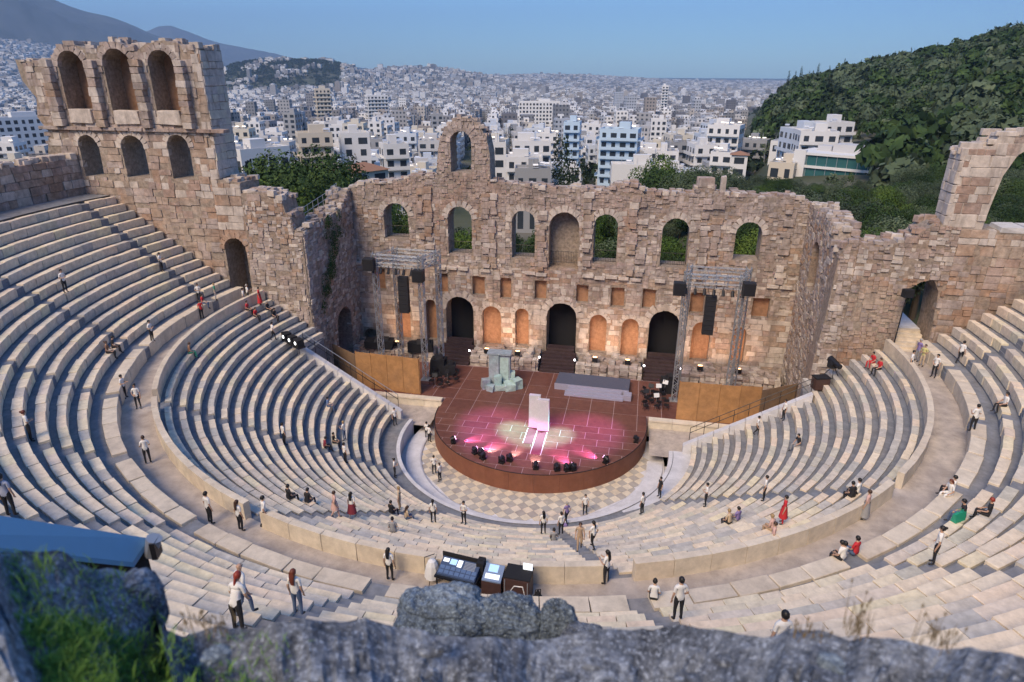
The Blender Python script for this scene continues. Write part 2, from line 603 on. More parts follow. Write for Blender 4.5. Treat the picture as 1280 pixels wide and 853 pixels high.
    for t in np.linspace(radians(-48), radians(2), 22):
        f = (t - radians(-48)) / radians(50)
        pts.append((t, 11.3, 11.5 + 1.35 * min(1, f * 1.6)))
    vs = [(R * cos(t), R * sin(t), 1.262) for t, Ri, Ro in pts for R in (Ri, Ro)]
    p.add(vs, [(2 * i, 2 * i + 1, 2 * i + 3, 2 * i + 2) for i in range(len(pts) - 1)])
    o = p.build('landing', MAT['white'])
    tag(o, 'smooth white landing at the right end of the first seat row', 'landing', kind='structure')


MAT['check_a'] = stone('pale_slab', [(.70, .60, .46), (.74, .65, .52), (.66, .56, .43)], grain=1.5, bump=.1, dark=.8, stain=.08)
MAT['check_b'] = stone('grey_slab', [(.44, .41, .38), (.48, .44, .39), (.42, .37, .33)], grain=1.5, bump=.1, dark=.8, stain=.08)
make_bowl()
# ------------------------------------------------------------------ ruined walls
def arch_poly(u0, u1, z0, z1, n=9):
    """arched opening, counter-clockwise"""
    r = (u1 - u0) / 2
    uc = (u0 + u1) / 2
    rise = min(r, (z1 - z0) * .6)
    pts = [(u0, z0), (u1, z0)]
    for i in range(n + 1):
        t = pi * i / n
        pts.append((uc + r * cos(t), z1 - rise + rise * sin(t)))
    return pts


def rect_poly(u0, u1, z0, z1): return [(u0, z0), (u1, z0), (u1, z1), (u0, z1)]


def inside(p, poly):
    x, y = p
    r = False
    j = len(poly) - 1
    for i in range(len(poly)):
        xi, yi = poly[i]; xj, yj = poly[j]
        if (yi > y) != (yj > y) and x < (xj - xi) * (y - yi) / (yj - yi) + xi: r = not r
        j = i
    return r


class Wall:
    """a masonry wall on a vertical plane: org + u*U + z, front normal N, real thickness, true openings, stones laid course by course"""
    def __init__(s, name, label, org, U, outline, thick, cat='ruined wall', core='core', base=None):
        s.org = Vector((org[0], org[1], 0)); s.U = Vector((U[0], U[1], 0)).normalized()
        s.N = Vector((s.U.y, -s.U.x, 0))            # right of U: faces the viewer when U runs left to right
        s.rz = atan2(s.U.y, s.U.x)
        s.outline, s.thick, s.core = outline, thick, core
        s.holes, s.blocks, s.name = [], [], name
        c = sum(p[0] for p in outline) / len(outline)
        zb = min(p[1] for p in outline)
        b = s.pt(c, zb)
        s.base = Vector((b.x, b.y, b.z))
        s.t = thing(name, label, cat, s.base, kind='thing')

    def pt(s, u, z, d=0.0):                          # d: depth behind the front
        return s.org + s.U * u - s.N * d + Vector((0, 0, z))

    def lp(s, u, z, d=0.0): return s.pt(u, z, d) - s.base

    def hole(s, poly, depth=None, back='core', voussoir=None):
        s.holes.append((poly, depth, back))
        if voussoir: s.voussoirs(poly, *voussoir)

    def voussoirs(s, poly, w, mat):
        pts = poly[2:]
        for a, b in zip(pts[:-1], pts[1:]):
            a, b = Vector(a), Vector(b)
            m = (a + b) / 2
            t = (b - a)
            nrm = Vector((t.y, -t.x)).normalized()
            c = m + nrm * w / 2
            p = random.uniform(.03, .10)
            q = s.lp(c.x, c.y, .22 - p)
            s.vous.append((q, t.length + .02, w, atan2(t.y, t.x), mat))

    vous = None

    def fill(s, u0, u1, z0, z1, course, blen, mat, prot=(.0, .12), miss=.05, depth=.5, gap=.03, split=2):
        z = z0
        while z < z1 - .08:
            h = min(course * random.uniform(.75, 1.3), z1 - z)
            if z1 - z - h < course * .4: h = z1 - z
            u = u0 - random.uniform(0, blen * .6)
            while u < u1:
                L = blen * random.uniform(.55, 1.5)
                a, b = max(u, u0), min(u + L, u1)
                if b - a > .08: s._put(a, b, z, z + h, mat, prot, miss, depth, gap, split)
                u += L
            z += h

    def rubble(s, u0, u1, z0, z1, w, h, mat, prot=(.0, .12), miss=.05, depth=.5, gap=.03, split=2):
        """uncoursed masonry: the field is split again and again at random"""
        W, H = u1 - u0, z1 - z0
        big = random.uniform(.75, 1.7)
        if W <= w * big and H <= h * big:
            return s._put(u0, u1, z0, z1, mat, prot, miss, depth, gap, split)
        if W / w > H / h * random.uniform(.7, 1.4):
            m = u0 + W * random.uniform(.35, .65)
            s.rubble(u0, m, z0, z1, w, h, mat, prot, miss, depth, gap, split); s.rubble(m, u1, z0, z1, w, h, mat, prot, miss, depth, gap, split)
        else:
            m = z0 + H * random.uniform(.35, .65)
            s.rubble(u0, u1, z0, m, w, h, mat, prot, miss, depth, gap, split); s.rubble(u0, u1, m, z1, w, h, mat, prot, miss, depth, gap, split)

    def jamb(s, u, z0, z1, side, course, mat, step=.9):
        """dressed stones on the end face at u (side +1 looks along +U)"""
        z = z0
        while z < z1 - .15:
            h = min(course * random.uniform(.8, 1.25), z1 - z)
            d = 0
            while d < s.thick - .1:
                L = min(step * random.uniform(.6, 1.5), s.thick - d)
                if s.thick - d - L < .3: L = s.thick - d
                p = random.uniform(.02, .10)
                q = s.lp(u + side * (p - .2), z + h / 2, d + L / 2)
                s.blocks.append((q.x, q.y, q.z, .4, L - .03, h - .03, s.rz + random.uniform(-.015, .015), mat if isinstance(mat, str) else random.choice(mat)))
                d += L
            z += h

    def _ok(s, u, z):
        if not inside((u, z), s.outline): return False
        for poly, d, k in s.holes:
            if inside((u, z), poly): return False
        return True

    def _put(s, a, b, c, d, mat, prot, miss, depth, gap, split):
        e = .04
        pts = [(a + e, c + e), (b - e, c + e), (b - e, d - e), (a + e, d - e), ((a + b) / 2, (c + d) / 2)]
        n = sum(s._ok(*p) for p in pts)
        if n == 0: return
        if n < 5:
            if split > 0 and max(b - a, d - c) > .22:
                if b - a > d - c:
                    m = (a + b) / 2
                    s._put(a, m, c, d, mat, prot, miss, depth, gap, split - 1); s._put(m, b, c, d, mat, prot, miss, depth, gap, split - 1)
                else:
                    m = (c + d) / 2
                    s._put(a, b, c, m, mat, prot, miss, depth, gap, split - 1); s._put(a, b, m, d, mat, prot, miss, depth, gap, split - 1)
            elif n >= 3: pass
            return
        if random.random() < miss: return
        p = random.uniform(*prot)
        q = s.lp((a + b) / 2, (c + d) / 2, depth / 2 - p)
        m = mat if isinstance(mat, str) else random.choice(mat)
        s.blocks.append((q.x, q.y, q.z, b - a - gap * random.uniform(.3, 1.2), depth, d - c - gap * random.uniform(.3, 1.2), s.rz + random.uniform(-.02, .02), m))

    def caprow(s, h=.4, mat='ruin', back=None, every=.7, ulim=None):
        """loose broken stones along the top of the wall"""
        o = s.outline
        for i in range(len(o)):
            a, b = o[i], o[(i + 1) % len(o)]
            if a[0] <= b[0] + 1e-6: continue         # top edges run right to left
            L = hypot(a[0] - b[0], a[1] - b[1])
            if L < .15 or abs(a[1] - b[1]) > 4 * abs(a[0] - b[0]): continue
            nrow = max(1, int(s.thick / .55))
            for k in range(max(1, int(L / every))):
                for r in range(nrow):
                    f = (k + random.uniform(.1, .9)) / max(1, int(L / every))
                    u, z = a[0] + (b[0] - a[0]) * f, a[1] + (b[1] - a[1]) * f
                    if ulim and not (ulim[0] < u < ulim[1]): continue
                    hh = h * random.uniform(.5, 1.5)
                    q = s.lp(u, z + hh * random.uniform(-.1, .35), (r + random.uniform(.15, .85)) * s.thick / nrow)
                    m = mat if isinstance(mat, str) else random.choice(mat)
                    s.blocks.append((q.x, q.y, q.z, every * random.uniform(.6, 1.3), .55 * random.uniform(.7, 1.3), hh, s.rz + random.uniform(-.35, .35), m))

    def finish(s, limit=300, bev=.035, jit=.05):
        loops = [s.outline] + [h[0] for h in s.holes]
        flat = [Vector((p[0], p[1], 0)) for l in loops for p in l]
        tris = tessellate_polygon([[Vector((p[0], p[1], 0)) for p in l] for l in loops])
        mb = MB()
        off = .02
        mb.add([s.lp(p.x, p.y, off) for p in flat], [t for t in tris])
        loops_b = [s.outline] + [h[0] for h in s.holes if h[1] is None]
        flat_b = [Vector((p[0], p[1], 0)) for l in loops_b for p in l]
        tris_b = tessellate_polygon([[Vector((p[0], p[1], 0)) for p in l] for l in loops_b])
        mb.add([s.lp(p.x, p.y, s.thick) for p in flat_b], [t[::-1] for t in tris_b])
        def side(poly, d, m=0):
            n = len(poly)
            mb.add([s.lp(p[0], p[1], off) for p in poly] + [s.lp(p[0], p[1], d) for p in poly],
                   [(i, (i + 1) % n, n + (i + 1) % n, n + i) for i in range(n)], m)
        side(s.outline, s.thick)
        mats = [MAT[s.core]]
        for poly, d, back in s.holes:
            m = 0
            if back != 'core':
                if MAT[back] not in mats: mats.append(MAT[back])
                m = mats.index(MAT[back])
            side(poly, s.thick if d is None else d, 0)
            if d is not None:
                mb.add([s.lp(p[0], p[1], d) for p in poly], [tuple(range(len(poly)))], m)
        me = mb.mesh('masonry_core')
        bm = bmesh.new(); bm.from_mesh(me)
        bmesh.ops.remove_doubles(bm, verts=bm.verts, dist=.0005)
        bmesh.ops.recalc_face_normals(bm, faces=bm.faces)
        bm.to_mesh(me); bm.free()
        obj('masonry_core', me, mats, s.t)
        bl = [(b[0] + s.base.x, b[1] + s.base.y, b[2] + s.base.z, *b[3:]) for b in s.blocks]
        block_field(s.t, bl, 'stone_block', 'small_stones', limit, jit, bev, s.base)
        # arch stones: one object each
        for q, L, w, ang, mat in s.vous:
            U = units(MAT[mat], .04, .03)
            o = obj('arch_stone', random.choice(U), None, s.t, q, (0, -ang, s.rz), (L, .46, w))
            o.rotation_mode = 'XYZ'
            mm = Matrix.Rotation(s.rz, 3, 'Z') @ Matrix.Rotation(-ang, 3, 'Y')
            o.rotation_euler = mm.to_euler()
        return s.t


def railing(w, u0, u1, z0, d, h=1.0):
    mb = MB()
    n = max(3, int((u1 - u0) / .16))
    for zz in (.08, h): mb.tube(w.lp(u0, z0 + zz, d), w.lp(u1, z0 + zz, d), .025, n=5)
    for i in range(n + 1):
        u = u0 + (u1 - u0) * i / n
        mb.tube(w.lp(u, z0, d), w.lp(u, z0 + h, d), .013, n=4)
    mb.build('railing', MAT['blackmetal'], w.t)


WALLMIX = ['ruin', 'ruin', 'ruin', 'ruin_warm', 'ashlar']


def stage_wall():
    top = [(22.3, -.5), (22.3, 18.2), (21.6, 19.0), (20.4, 19.25), (17.6, 19.1), (15.8, 19.3), (13.9, 19.2), (13.4, 19.8), (12.3, 19.75), (12.0, 19.1),
           (9.6, 19.2), (7.5, 19.0), (6.9, 19.75), (5.6, 19.9), (4.7, 19.6), (4.3, 19.1), (1.6, 19.3), (-.4, 19.15), (-3, 19.4), (-5.8, 19.45), (-7.1, 19.9),
           (-7.17, 22.3), (-7.45, 23.7), (-8.2, 24.9), (-9.0, 25.4), (-9.8, 25.55), (-10.7, 25.2), (-11.5, 24.5), (-12.1, 23.2), (-12.35, 21.6), (-12.5, 20.0), (-14.6, 20.05), (-16.2, 19.5),
           (-17.9, 19.25), (-20, 19.1), (-21.3, 18.8), (-22.3, 18.0), (-22.3, -.5)]
    w = Wall('stage_wall', 'long ruined stage wall with arched windows, doors and niches and one free arch on top', (0, 15.69), (1, 0), top[::1], 2.2)
    w.vous = []
    V = (.62, 'ashlar')
    for a in ((-18.2, -15.6, 13.7, 17.3), (-11.5, -9.05, 12.4, 17.2), (-5.0, -2.7, 12.35, 17.1), (3.0, 5.25, 12.25, 17.05), (9.4, 11.85, 12.3, 16.95), (16.0, 18.3, 13.3, 16.9)):
        w.hole(arch_poly(*a), None, voussoir=V)
    w.hole(arch_poly(-1.3, 1.6, 11.5, 17.1), 1.5, 'core', V)
    w.hole(arch_poly(-11.0, -8.95, 20.5, 24.3), None, voussoir=(.9, 'ruin'))
    for a in ((-12.0, -9.05, 1.62, 7.9), (-1.34, 1.7, 1.62, 7.95), (8.93, 11.87, 1.62, 7.85)):
        w.hole(arch_poly(*a), 1.95, 'black', (.75, 'ashlar'))
    for a in ((-8.1, -6.1, 2.7, 7.1), (-4.6, -3.2, 2.9, 7.1), (3.05, 4.75, 2.8, 7.0), (6.25, 7.95, 2.6, 6.8), (13.1, 14.85, 2.8, 6.95), (16.9, 18.2, 2.85, 6.7),
              (-17.4, -16.0, 2.6, 7.1), (-14.2, -13.1, 2.8, 7.4)):
        w.hole(arch_poly(*a), .75, 'niche', (.42, 'ashlar'))
    for a in ((-12.7, -11.7, 8.2, 10.3), (-9.1, -7.8, 8.2, 10.2), (-6.2, -5.05, 8.0, 10.2), (-2.65, -1.45, 8.15, 10.15), (1.55, 2.75, 8.1, 9.95), (5.0, 6.3, 7.9, 9.9),
              (8.05, 9.3, 7.95, 9.95), (12.6, 13.9, 7.8, 9.9), (18.35, 19.9, 7.75, 9.75), (-19.7, -18.5, 8.1, 10.4)):
        w.hole(rect_poly(*a), .6, 'niche')
    w.hole(arch_poly(-21.4, -19.6, 1.6, 3.6), 1.2)
    w.fill(-22.3, 22.3, 1.4, 7.6, .62, 1.15, ['ashlar', 'ruin_warm', 'ruin', 'ashlar'], (0, .06), .02)
    w.rubble(-22.3, 22.3, 7.6, 11.3, .72, .42, ['ruin_warm', 'ruin', 'ruin', 'ashlar'], (-0.018, 0.072), .05)
    w.rubble(-22.3, 22.3, 11.3, 17.4, .62, .40, WALLMIX, (-0.036, 0.096), .06)
    w.rubble(-22.3, 22.3, 17.4, 25.6, .52, .36, ['ruin'], (-0.036, 0.108), .07)
    # string course and projecting ledges
    for u in np.arange(-21.5, 21.5, 1.15):
        if random.random() < .62 and not any(inside((u, 10.9), h[0]) or inside((u, 11.6), h[0]) for h in w.holes):
            q = w.lp(u, 10.9 + random.uniform(-.1, .1), .1)
            w.blocks.append((q.x, q.y, q.z, 1.05, .8, .3, random.uniform(-.03, .03), 'ashlar'))
    # pilaster stubs between the windows
    for u in (-14.2, -13.5, -7.6, -6.9, -2.0, 2.4, 6.7, 7.6, 13.2, 14.2, 20.3):
        z = 11.2
        while z < 18.6:
            hh = random.uniform(.35, .7)
            if random.random() < .72 and not any(inside((u, z + .3), h[0]) for h in w.holes):
                q = w.lp(u + random.uniform(-.12, .12), z + hh / 2, .12)
                w.blocks.append((q.x, q.y, q.z, random.uniform(.6, 1.0), .75, hh - .03, random.uniform(-.06, .06), random.choice(WALLMIX)))
            z += hh
    w.caprow(0.29, ['ruin', 'ruin', 'ashlar'], every=.62)
    q = w.lp(12.9, 20.2, .8)
    w.blocks.append((q.x, q.y, q.z, 1.4, 1.0, .9, .2, 'ruin')); 
    q = w.lp(14.4, 20.1, .5)
    w.blocks.append((q.x, q.y, q.z, .45, .45, 1.5, .1, 'ashlar'))
    for a in ((-18.2, -15.6, 13.7), (-11.5, -9.05, 12.4), (-5, -2.7, 12.35), (3, 5.25, 12.25), (9.4, 11.85, 12.3), (-1.3, 1.6, 11.9)):
        railing(w, a[0] + .05, a[1] - .05, a[2], .75, 1.15)
    w.finish()


def left_wing():
    # tall three-arched wall
    o = [(-26.9, 6.0), (-26.9, 20.5), (-28.8, 20.7), (-28.8, 31.05), (-29.3, 31.3), (-29.8, 31.1), (-30.6, 31.5), (-31.9, 31.75), (-33.6, 31.5), (-34.6, 30.9), (-35.2, 31.1), (-36.6, 31.7), (-38.0, 31.4), (-38.7, 30.8),
         (-39.6, 31.2), (-40.8, 31.6), (-42.2, 31.2), (-43.0, 30.2), (-44.9, 30.1), (-46.6, 30.3), (-46.4, 28.6), (-45.4, 27.2), (-45.8, 25.6), (-45.0, 24.4), (-45.6, 22.6), (-45.9, 20.0), (-45.9, 6.0)]
    w = Wall('tower_wall', 'tall ruined wall with three high arched niches over three small windows, at the far left', (0, 5.2), (1, 0), o, 3.0, core='core')
    w.vous = []
    for a in ((-42.4, -39.9, 26.2, 31.0), (-38.0, -35.3, 26.1, 31.15), (-33.7, -31.3, 26.2, 31.05)):
        w.hole(arch_poly(*a), 2.0, 'niche', (.55, 'ruin'))
    for a in ((-42.2, -40.2, 20.6, 24.2), (-37.9, -35.6, 20.65, 24.25), (-33.3, -31.2, 20.65, 24.4)):
        w.hole(arch_poly(*a), None, voussoir=(.5, 'ashlar'))
    w.hole(arch_poly(-29.35, -27.25, 9.9, 15.6), 2.7, 'core', (.5, 'ruin_warm'))
    w.fill(-45.9, -29.6, 24.7, 31.8, .6, .95, ['ruin', 'ashlar', 'ruin'], (-0.030, 0.090), .06)
    w.fill(-29.6, -28.8, 24.7, 31.4, .62, .8, ['ruin_warm', 'ashlar'], (0.000, 0.084), .0, gap=.02)
    w.jamb(-28.8, 20.8, 31.1, 1, .68, ['ashlar', 'ashlar', 'newstone_lit'], 1.2)
    w.fill(-46.4, -29.6, 19.0, 24.7, .6, 1.0, ['ruin', 'ruin_warm', 'ashlar'], (-0.024, 0.072), .05)
    w.fill(-29.6, -26.9, 15.6, 24.7, .75, 1.3, ['ashlar', 'ashlar', 'ruin_warm'], (0.024, 0.096), .02)
    w.rubble(-45.9, -29.6, 9.5, 19.0, 1.1, .7, ['ruin_warm', 'ruin_warm', 'ruin'], (-0.030, 0.096), .05)
    w.rubble(-29.6, -26.9, 9.5, 15.6, .9, .6, ['ruin_warm', 'ruin'], (-0.030, 0.096), .05)
    # piers standing out between the niches, slabs closing their feet, sill band
    for u in (-43.3, -39.0, -34.6, -30.6):
        z = 24.9
        while z < 30.2:
            hh = random.uniform(.45, .75)
            q = w.lp(u + random.uniform(-.06, .06), z + hh / 2, -.12)
            w.blocks.append((q.x, q.y, q.z, random.uniform(.75, 1.0), .95, hh - .03, random.uniform(-.04, .04), random.choice(['ruin', 'ashlar', 'ruin_warm'])))
            z += hh
    for u0, u1 in ((-42.3, -40.0), (-37.9, -35.4), (-33.6, -31.4)):
        q = w.lp((u0 + u1) / 2, 25.75, .1)
        w.blocks.append((q.x, q.y, q.z, u1 - u0, .7, 1.15, 0, 'ashlar'))
    for u in np.arange(-45, -27, 1.3):
        q = w.lp(u, 24.75, .15)
        w.blocks.append((q.x, q.y, q.z, 1.25, .95, .28, random.uniform(-.02, .02), 'ruin'))
    w.caprow(0.32, ['ruin', 'ashlar'], every=.7)
    w.finish()
    # lower block with the side doorway
    o = [(-21.5, 0), (-21.6, 16.0), (-22.3, 16.4), (-22.4, 17.7), (-22.9, 18.1), (-23.1, 19.1), (-23.5, 19.5), (-25.3, 19.8), (-26.9, 19.6), (-27.0, 9.9), (-27.0, 0)]
    # outline must run counter-clockwise from lower right
    w = Wall('wing_wall', 'ruined block between the tall arched wall and the stage, stepped down at its right end', (0, 5.1), (1, 0), o, 2.4)
    w.vous = []
    w.hole(arch_poly(-29.2+2.3, -27.3+2.3, 9.95, 15.4), 2.2) if False else None
    w.rubble(-27, -21.5, 4.5, 21.3, .62, .42, ['ruin', 'ruin_warm', 'ruin', 'ashlar'], (-0.036, 0.108), .06)
    w.caprow(0.35, ['ruin', 'ashlar'], every=.7)
    w.finish(200)
    # return wall with ivy, running back to the stage wall (front faces +x)
    o = [(10.55, 0), (10.55, 18.6), (9.6, 18.4), (8.6, 17.2), (6.5, 16.9), (4.0, 16.9), (1.8, 16.8), (.1, 16.6), (.1, 0)]
    w = Wall('return_wall', 'ruined side wall with ivy trailing down it, left of the stage', (-21.5, 5.1), (0, 1), o, 2.0)
    w.vous = []
    w.hole(arch_poly(4.7, 8.0, 1.6, 7.4), 1.6, 'core', (.6, 'ruin'))
    w.rubble(.1, 10.55, 1.4, 18.6, .58, .38, ['ruin', 'ruin', 'ruin_warm', 'ashlar'], (-0.030, 0.120), .06)
    w.caprow(0.32, ['ruin', 'ashlar'], every=.65)
    rail = MB()
    pts = [w.lp(2.2 + i * 1.05, 17.0 + (.25 if i > 5 else .0) + i * .12, 1.0) for i in range(8)]
    for i, p in enumerate(pts):
        rail.tube(p, p + Vector((0, 0, 1.15)), .035, n=5)
    for h in (.55, 1.1): rail.path([p + Vector((0, 0, h)) for p in pts], .025, n=4)
    rail.build('handrail', MAT['steel'], w.t)
    w.finish(160)


def side_door_passage():
    pass


def right_wing():
    o = [(10.9, 0), (10.8, 4), (10.4, 8), (10.6, 12), (10.2, 16.2), (9.0, 17.6), (8.2, 18.5), (6.0, 18.9), (3.0, 18.6), (.05, 18.9), (.05, 0)]
    w = Wall('return_wall', 'ruined side wall with broken edge, right of the stage', (22.0, 15.68), (0, -1), o, 1.9)
    w.vous = []
    w.hole(arch_poly(3.4, 6.0, 12.2, 16.4), .6, 'core', (.5, 'ruin'))
    w.rubble(.05, 10.9, 1.4, 18.9, .58, .38, WALLMIX, (-0.030, 0.096), .06)
    w.caprow(0.32, ['ruin', 'ashlar'], every=.65)
    w.finish(80)
    # end pier facing the seats
    o = [(23.7, 0), (23.8, 17.0), (23.5, 17.9), (22.6, 17.9), (22.0, 17.0), (21.85, 12), (21.5, 7), (21.2, 3), (21.0, 0)]
    w = Wall('wall_pier', 'broken rubble pier ending the side wall, right of the stage', (0, 4.45), (1, 0), o, 1.6)
    w.vous = []
    w.rubble(20.9, 23.8, 1, 18.4, .6, .42, ['ruin', 'ruin', 'ashlar'], (-0.072, 0.150), .05)
    w.caprow(0.35, ['ruin', 'ashlar'], every=.6)
    w.finish(120)
    # long front wall with the right side doorway
    o = [(46, 6), (46, 19.2), (33.4, 19.2), (31.2, 19.3), (30.2, 19.3), (28.7, 19.5), (27.8, 19.6), (27.0, 18.7), (26.4, 18.1), (24.8, 18.0), (23.2, 17.6), (23.2, 6)]
    w = Wall('front_wall', 'ruined wall with a tall open doorway at the top right of the seats', (0, 4.3), (1, 0), o, 2.6)
    w.vous = []
    w.hole([(27.05, 9.7), (29.3, 9.7), (29.35, 12), (29.2, 14.6), (28.7, 15.5), (27.9, 15.3), (27.2, 14.7)], None)
    w.rubble(23.2, 29.6, 7, 15.5, .52, .38, ['ruin', 'ruin_warm', 'ruin_warm'], (-0.048, 0.120), .05)
    w.rubble(23.2, 29.6, 15.5, 19.6, .54, .38, ['ruin', 'ruin', 'ashlar'], (-0.060, 0.132), .05)
    w.rubble(29.6, 46, 9, 18.2, 1.1, .68, ['ruin_warm', 'ruin_warm', 'ruin'], (-0.036, 0.096), .05)
    w.fill(29.6, 46, 18.2, 19.3, .5, .9, ['ruin_warm', 'ashlar'], (-0.012, 0.084), .02)
    w.caprow(0.32, ['ruin', 'ruin', 'ashlar'], every=.7, ulim=(24, 28.6))
    for u in (32.9, 34.5, 36.1, 37.7):
        q = w.lp(u, 19.35, .9)
        w.blocks.append((q.x, q.y, q.z, 1.55, 2.0, .42, 0, 'newstone2'))
    w.finish(300)
    # standing pillar with the spring of an arch
    o = [(30.95, 19.3), (31.1, 21), (31.35, 23.0), (31.9, 24.4), (32.8, 25.1), (34.6, 25.7), (34.6, 26.2), (32.6, 26.0), (31.4, 25.75), (30.5, 25.6), (30.3, 24.95), (28.8, 24.75), (28.6, 24.3), (28.7, 22), (28.45, 19.3)]
    w = Wall('broken_pillar', 'tall broken pillar with the start of an arch, at the upper right', (0, 4.35), (1, 0), o, 1.9, cat='ruined pillar', core='ashlar')
    w.vous = []
    w.fill(28.4, 34.7, 19.4, 26.3, .72, 1.05, ['ashlar', 'ashlar', 'ruin'], (0.012, 0.072), .0, gap=.025)
    w.caprow(0.39, ['ashlar'], every=1.1)
    w.jamb(28.5, 19.4, 24.9, -1, .75, 'ashlar', 1.0)
    w.finish(120, bev=.05)
    # the second stub of that arch, at the frame's edge
    o = [(37.6, 19.3), (37.4, 22.4), (37.0, 24.2), (36.2, 25.4), (35.2, 26.1), (35.0, 26.9), (40.5, 26.8), (40.5, 19.3)][::-1]
    w = Wall('broken_pillar', 'pillar fragment at the right edge, beyond the broken arch', (0, 4.35), (1, 0), o[::-1], 1.9, cat='ruined pillar', core='ashlar')
    w.vous = []
    w.fill(35, 40.5, 19.4, 26.8, .78, 1.25, ['ashlar', 'ruin'], (0.012, 0.072), .0, gap=.025)
    w.finish(30, bev=.05)
    # paved passage and steps through the doorway
    d = thing('doorway_steps', 'pale steps climbing through the doorway in the right wall', 'steps', (28.1, 4.2, 9.8))
    for i in range(6):
        mb = MB()
        mb.box((0, -.55 + i * .42, .12 + i * .19), (2.15, .43, .38 + .02), 0, 0, .01)
        mb.build('step', MAT['newstone'], d)
    mb = MB(); mb.box((0, 5.2, 1.1), (2.4, 6.6, .3)); mb.build('landing', MAT['white'], d)


def outer_wall():
    blocks = []
    t = thing('outer_wall', 'low curved stone wall behind the top row on the far left', 'stone wall', (-42.9, 0, 19), kind='thing')
    a0, a1 = radians(-187), radians(-158)
    mb = MB()
    n = 30
    for i in range(n):
        t0, t1 = a0 + (a1 - a0) * i / n, a0 + (a1 - a0) * (i + 1) / n
        z = 22.3 - 1.2 * max(0, .25 - i / n) + random.uniform(-.15, .15)
        P = lambda R, t_, z_: (R * cos(t_) + 42.9, R * sin(t_), z_ - 19)
        mb.hexa([P(42.95, t0, 17), P(44.3, t0, 17), P(44.3, t1, 17), P(42.95, t1, 17), P(42.95, t0, z), P(44.3, t0, z), P(44.3, t1, z), P(42.95, t1, z)])
    mb.build('masonry_core', MAT['core'], t)
    z = 18.9
    while z < 22.2:
        h = random.uniform(.5, .75)
        a = a0
        while a < a1:
            L = random.uniform(.6, 1.5)
            am = a + L / 86
            top = 22.3 - 1.2 * max(0, .25 - (a - a0) / (a1 - a0))
            if z + h < top + .35:
                R = 43.1 + random.uniform(-.08, .06)
                blocks.append((R * cos(am), R * sin(am), z + h / 2, L - .03, .5, h - .03, am + pi / 2 + random.uniform(-.02, .02), random.choice(['ashlar', 'ruin', 'ruin_warm'])))
            a += L / 43
        z += h
    for i in range(60):
        am = a0 + (a1 - a0) * random.random()
        R = 43.6 + random.uniform(-.4, .5)
        blocks.append((R * cos(am), R * sin(am), 22.35, random.uniform(.5, 1.1), random.uniform(.5, .9), random.uniform(.3, .6), am + random.uniform(-.4, .4), 'ashlar'))
    block_field(t, blocks, 'stone_block', 'small_stones', 200, .05, .035, (-42.9, 0, 19))


MAT['newstone_lit'] = stone('lit_side_stone', [(.58, .52, .43), (.61, .55, .46)], grain=1.5, bump=.15, dark=.75, stain=.1)  # tower's side face catches more light; that is put into this paler colour
MAT['newstone2'] = stone('pale_capping', [(.62, .60, .60), (.58, .57, .58)], grain=1.5, bump=.15, dark=.8, stain=.1)
stage_wall(); left_wing(); right_wing(); outer_wall()
# ------------------------------------------------------------------ land, hills, haze
def sm(a, b, x):
    t = np.clip((np.asarray(x, float) - a) / (b - a), 0, 1)
    return t * t * (3 - 2 * t)


def vnoise(x, y, seed=0):
    """smooth value noise, numpy"""
    x, y = np.asarray(x, float), np.asarray(y, float)
    xi, yi = np.floor(x), np.floor(y)
    fx, fy = x - xi, y - yi
    fx, fy = fx * fx * (3 - 2 * fx), fy * fy * (3 - 2 * fy)
    h = lambda a, b: np.modf(np.abs(np.sin(a * 127.1 + b * 311.7 + seed * 74.7) * 43758.5453))[0]
    return (h(xi, yi) * (1 - fx) + h(xi + 1, yi) * fx) * (1 - fy) + (h(xi, yi + 1) * (1 - fx) + h(xi + 1, yi + 1) * fx) * fy


def fbm(x, y, seed=0, o=4):
    s, a = 0, .5
    for i in range(o):
        s = s + a * vnoise(x * 2 ** i, y * 2 ** i, seed + i); a *= .5
    return s


def polar(x, y):
    dx, dy = np.asarray(x, float) - CAM.x, np.asarray(y, float) - CAM.y
    return np.arctan2(dx, dy), np.hypot(dx, dy)      # azimuth from +Y to +X, distance


def pix_az(px, py):
    d = fw + r2 * ((px - 640) / FPX) - u2 * ((py - 426.5) / FPX)
    return math.degrees(atan2(d.x, d.y)), math.degrees(atan2(d.z, hypot(d.x, d.y)))


HILL_D = 600.0
_hp = [pix_az(*p) for p in ((940, 128), (985, 104), (1040, 92), (1100, 78), (1160, 64), (1215, 52), (1250, 40), (1290, 32), (1400, 12), (1700, 0))]
HILL_AZ = [p[0] for p in _hp]
HILL_Z = [CAM.z + HILL_D * math.tan(math.radians(p[1])) - 7 for p in _hp]


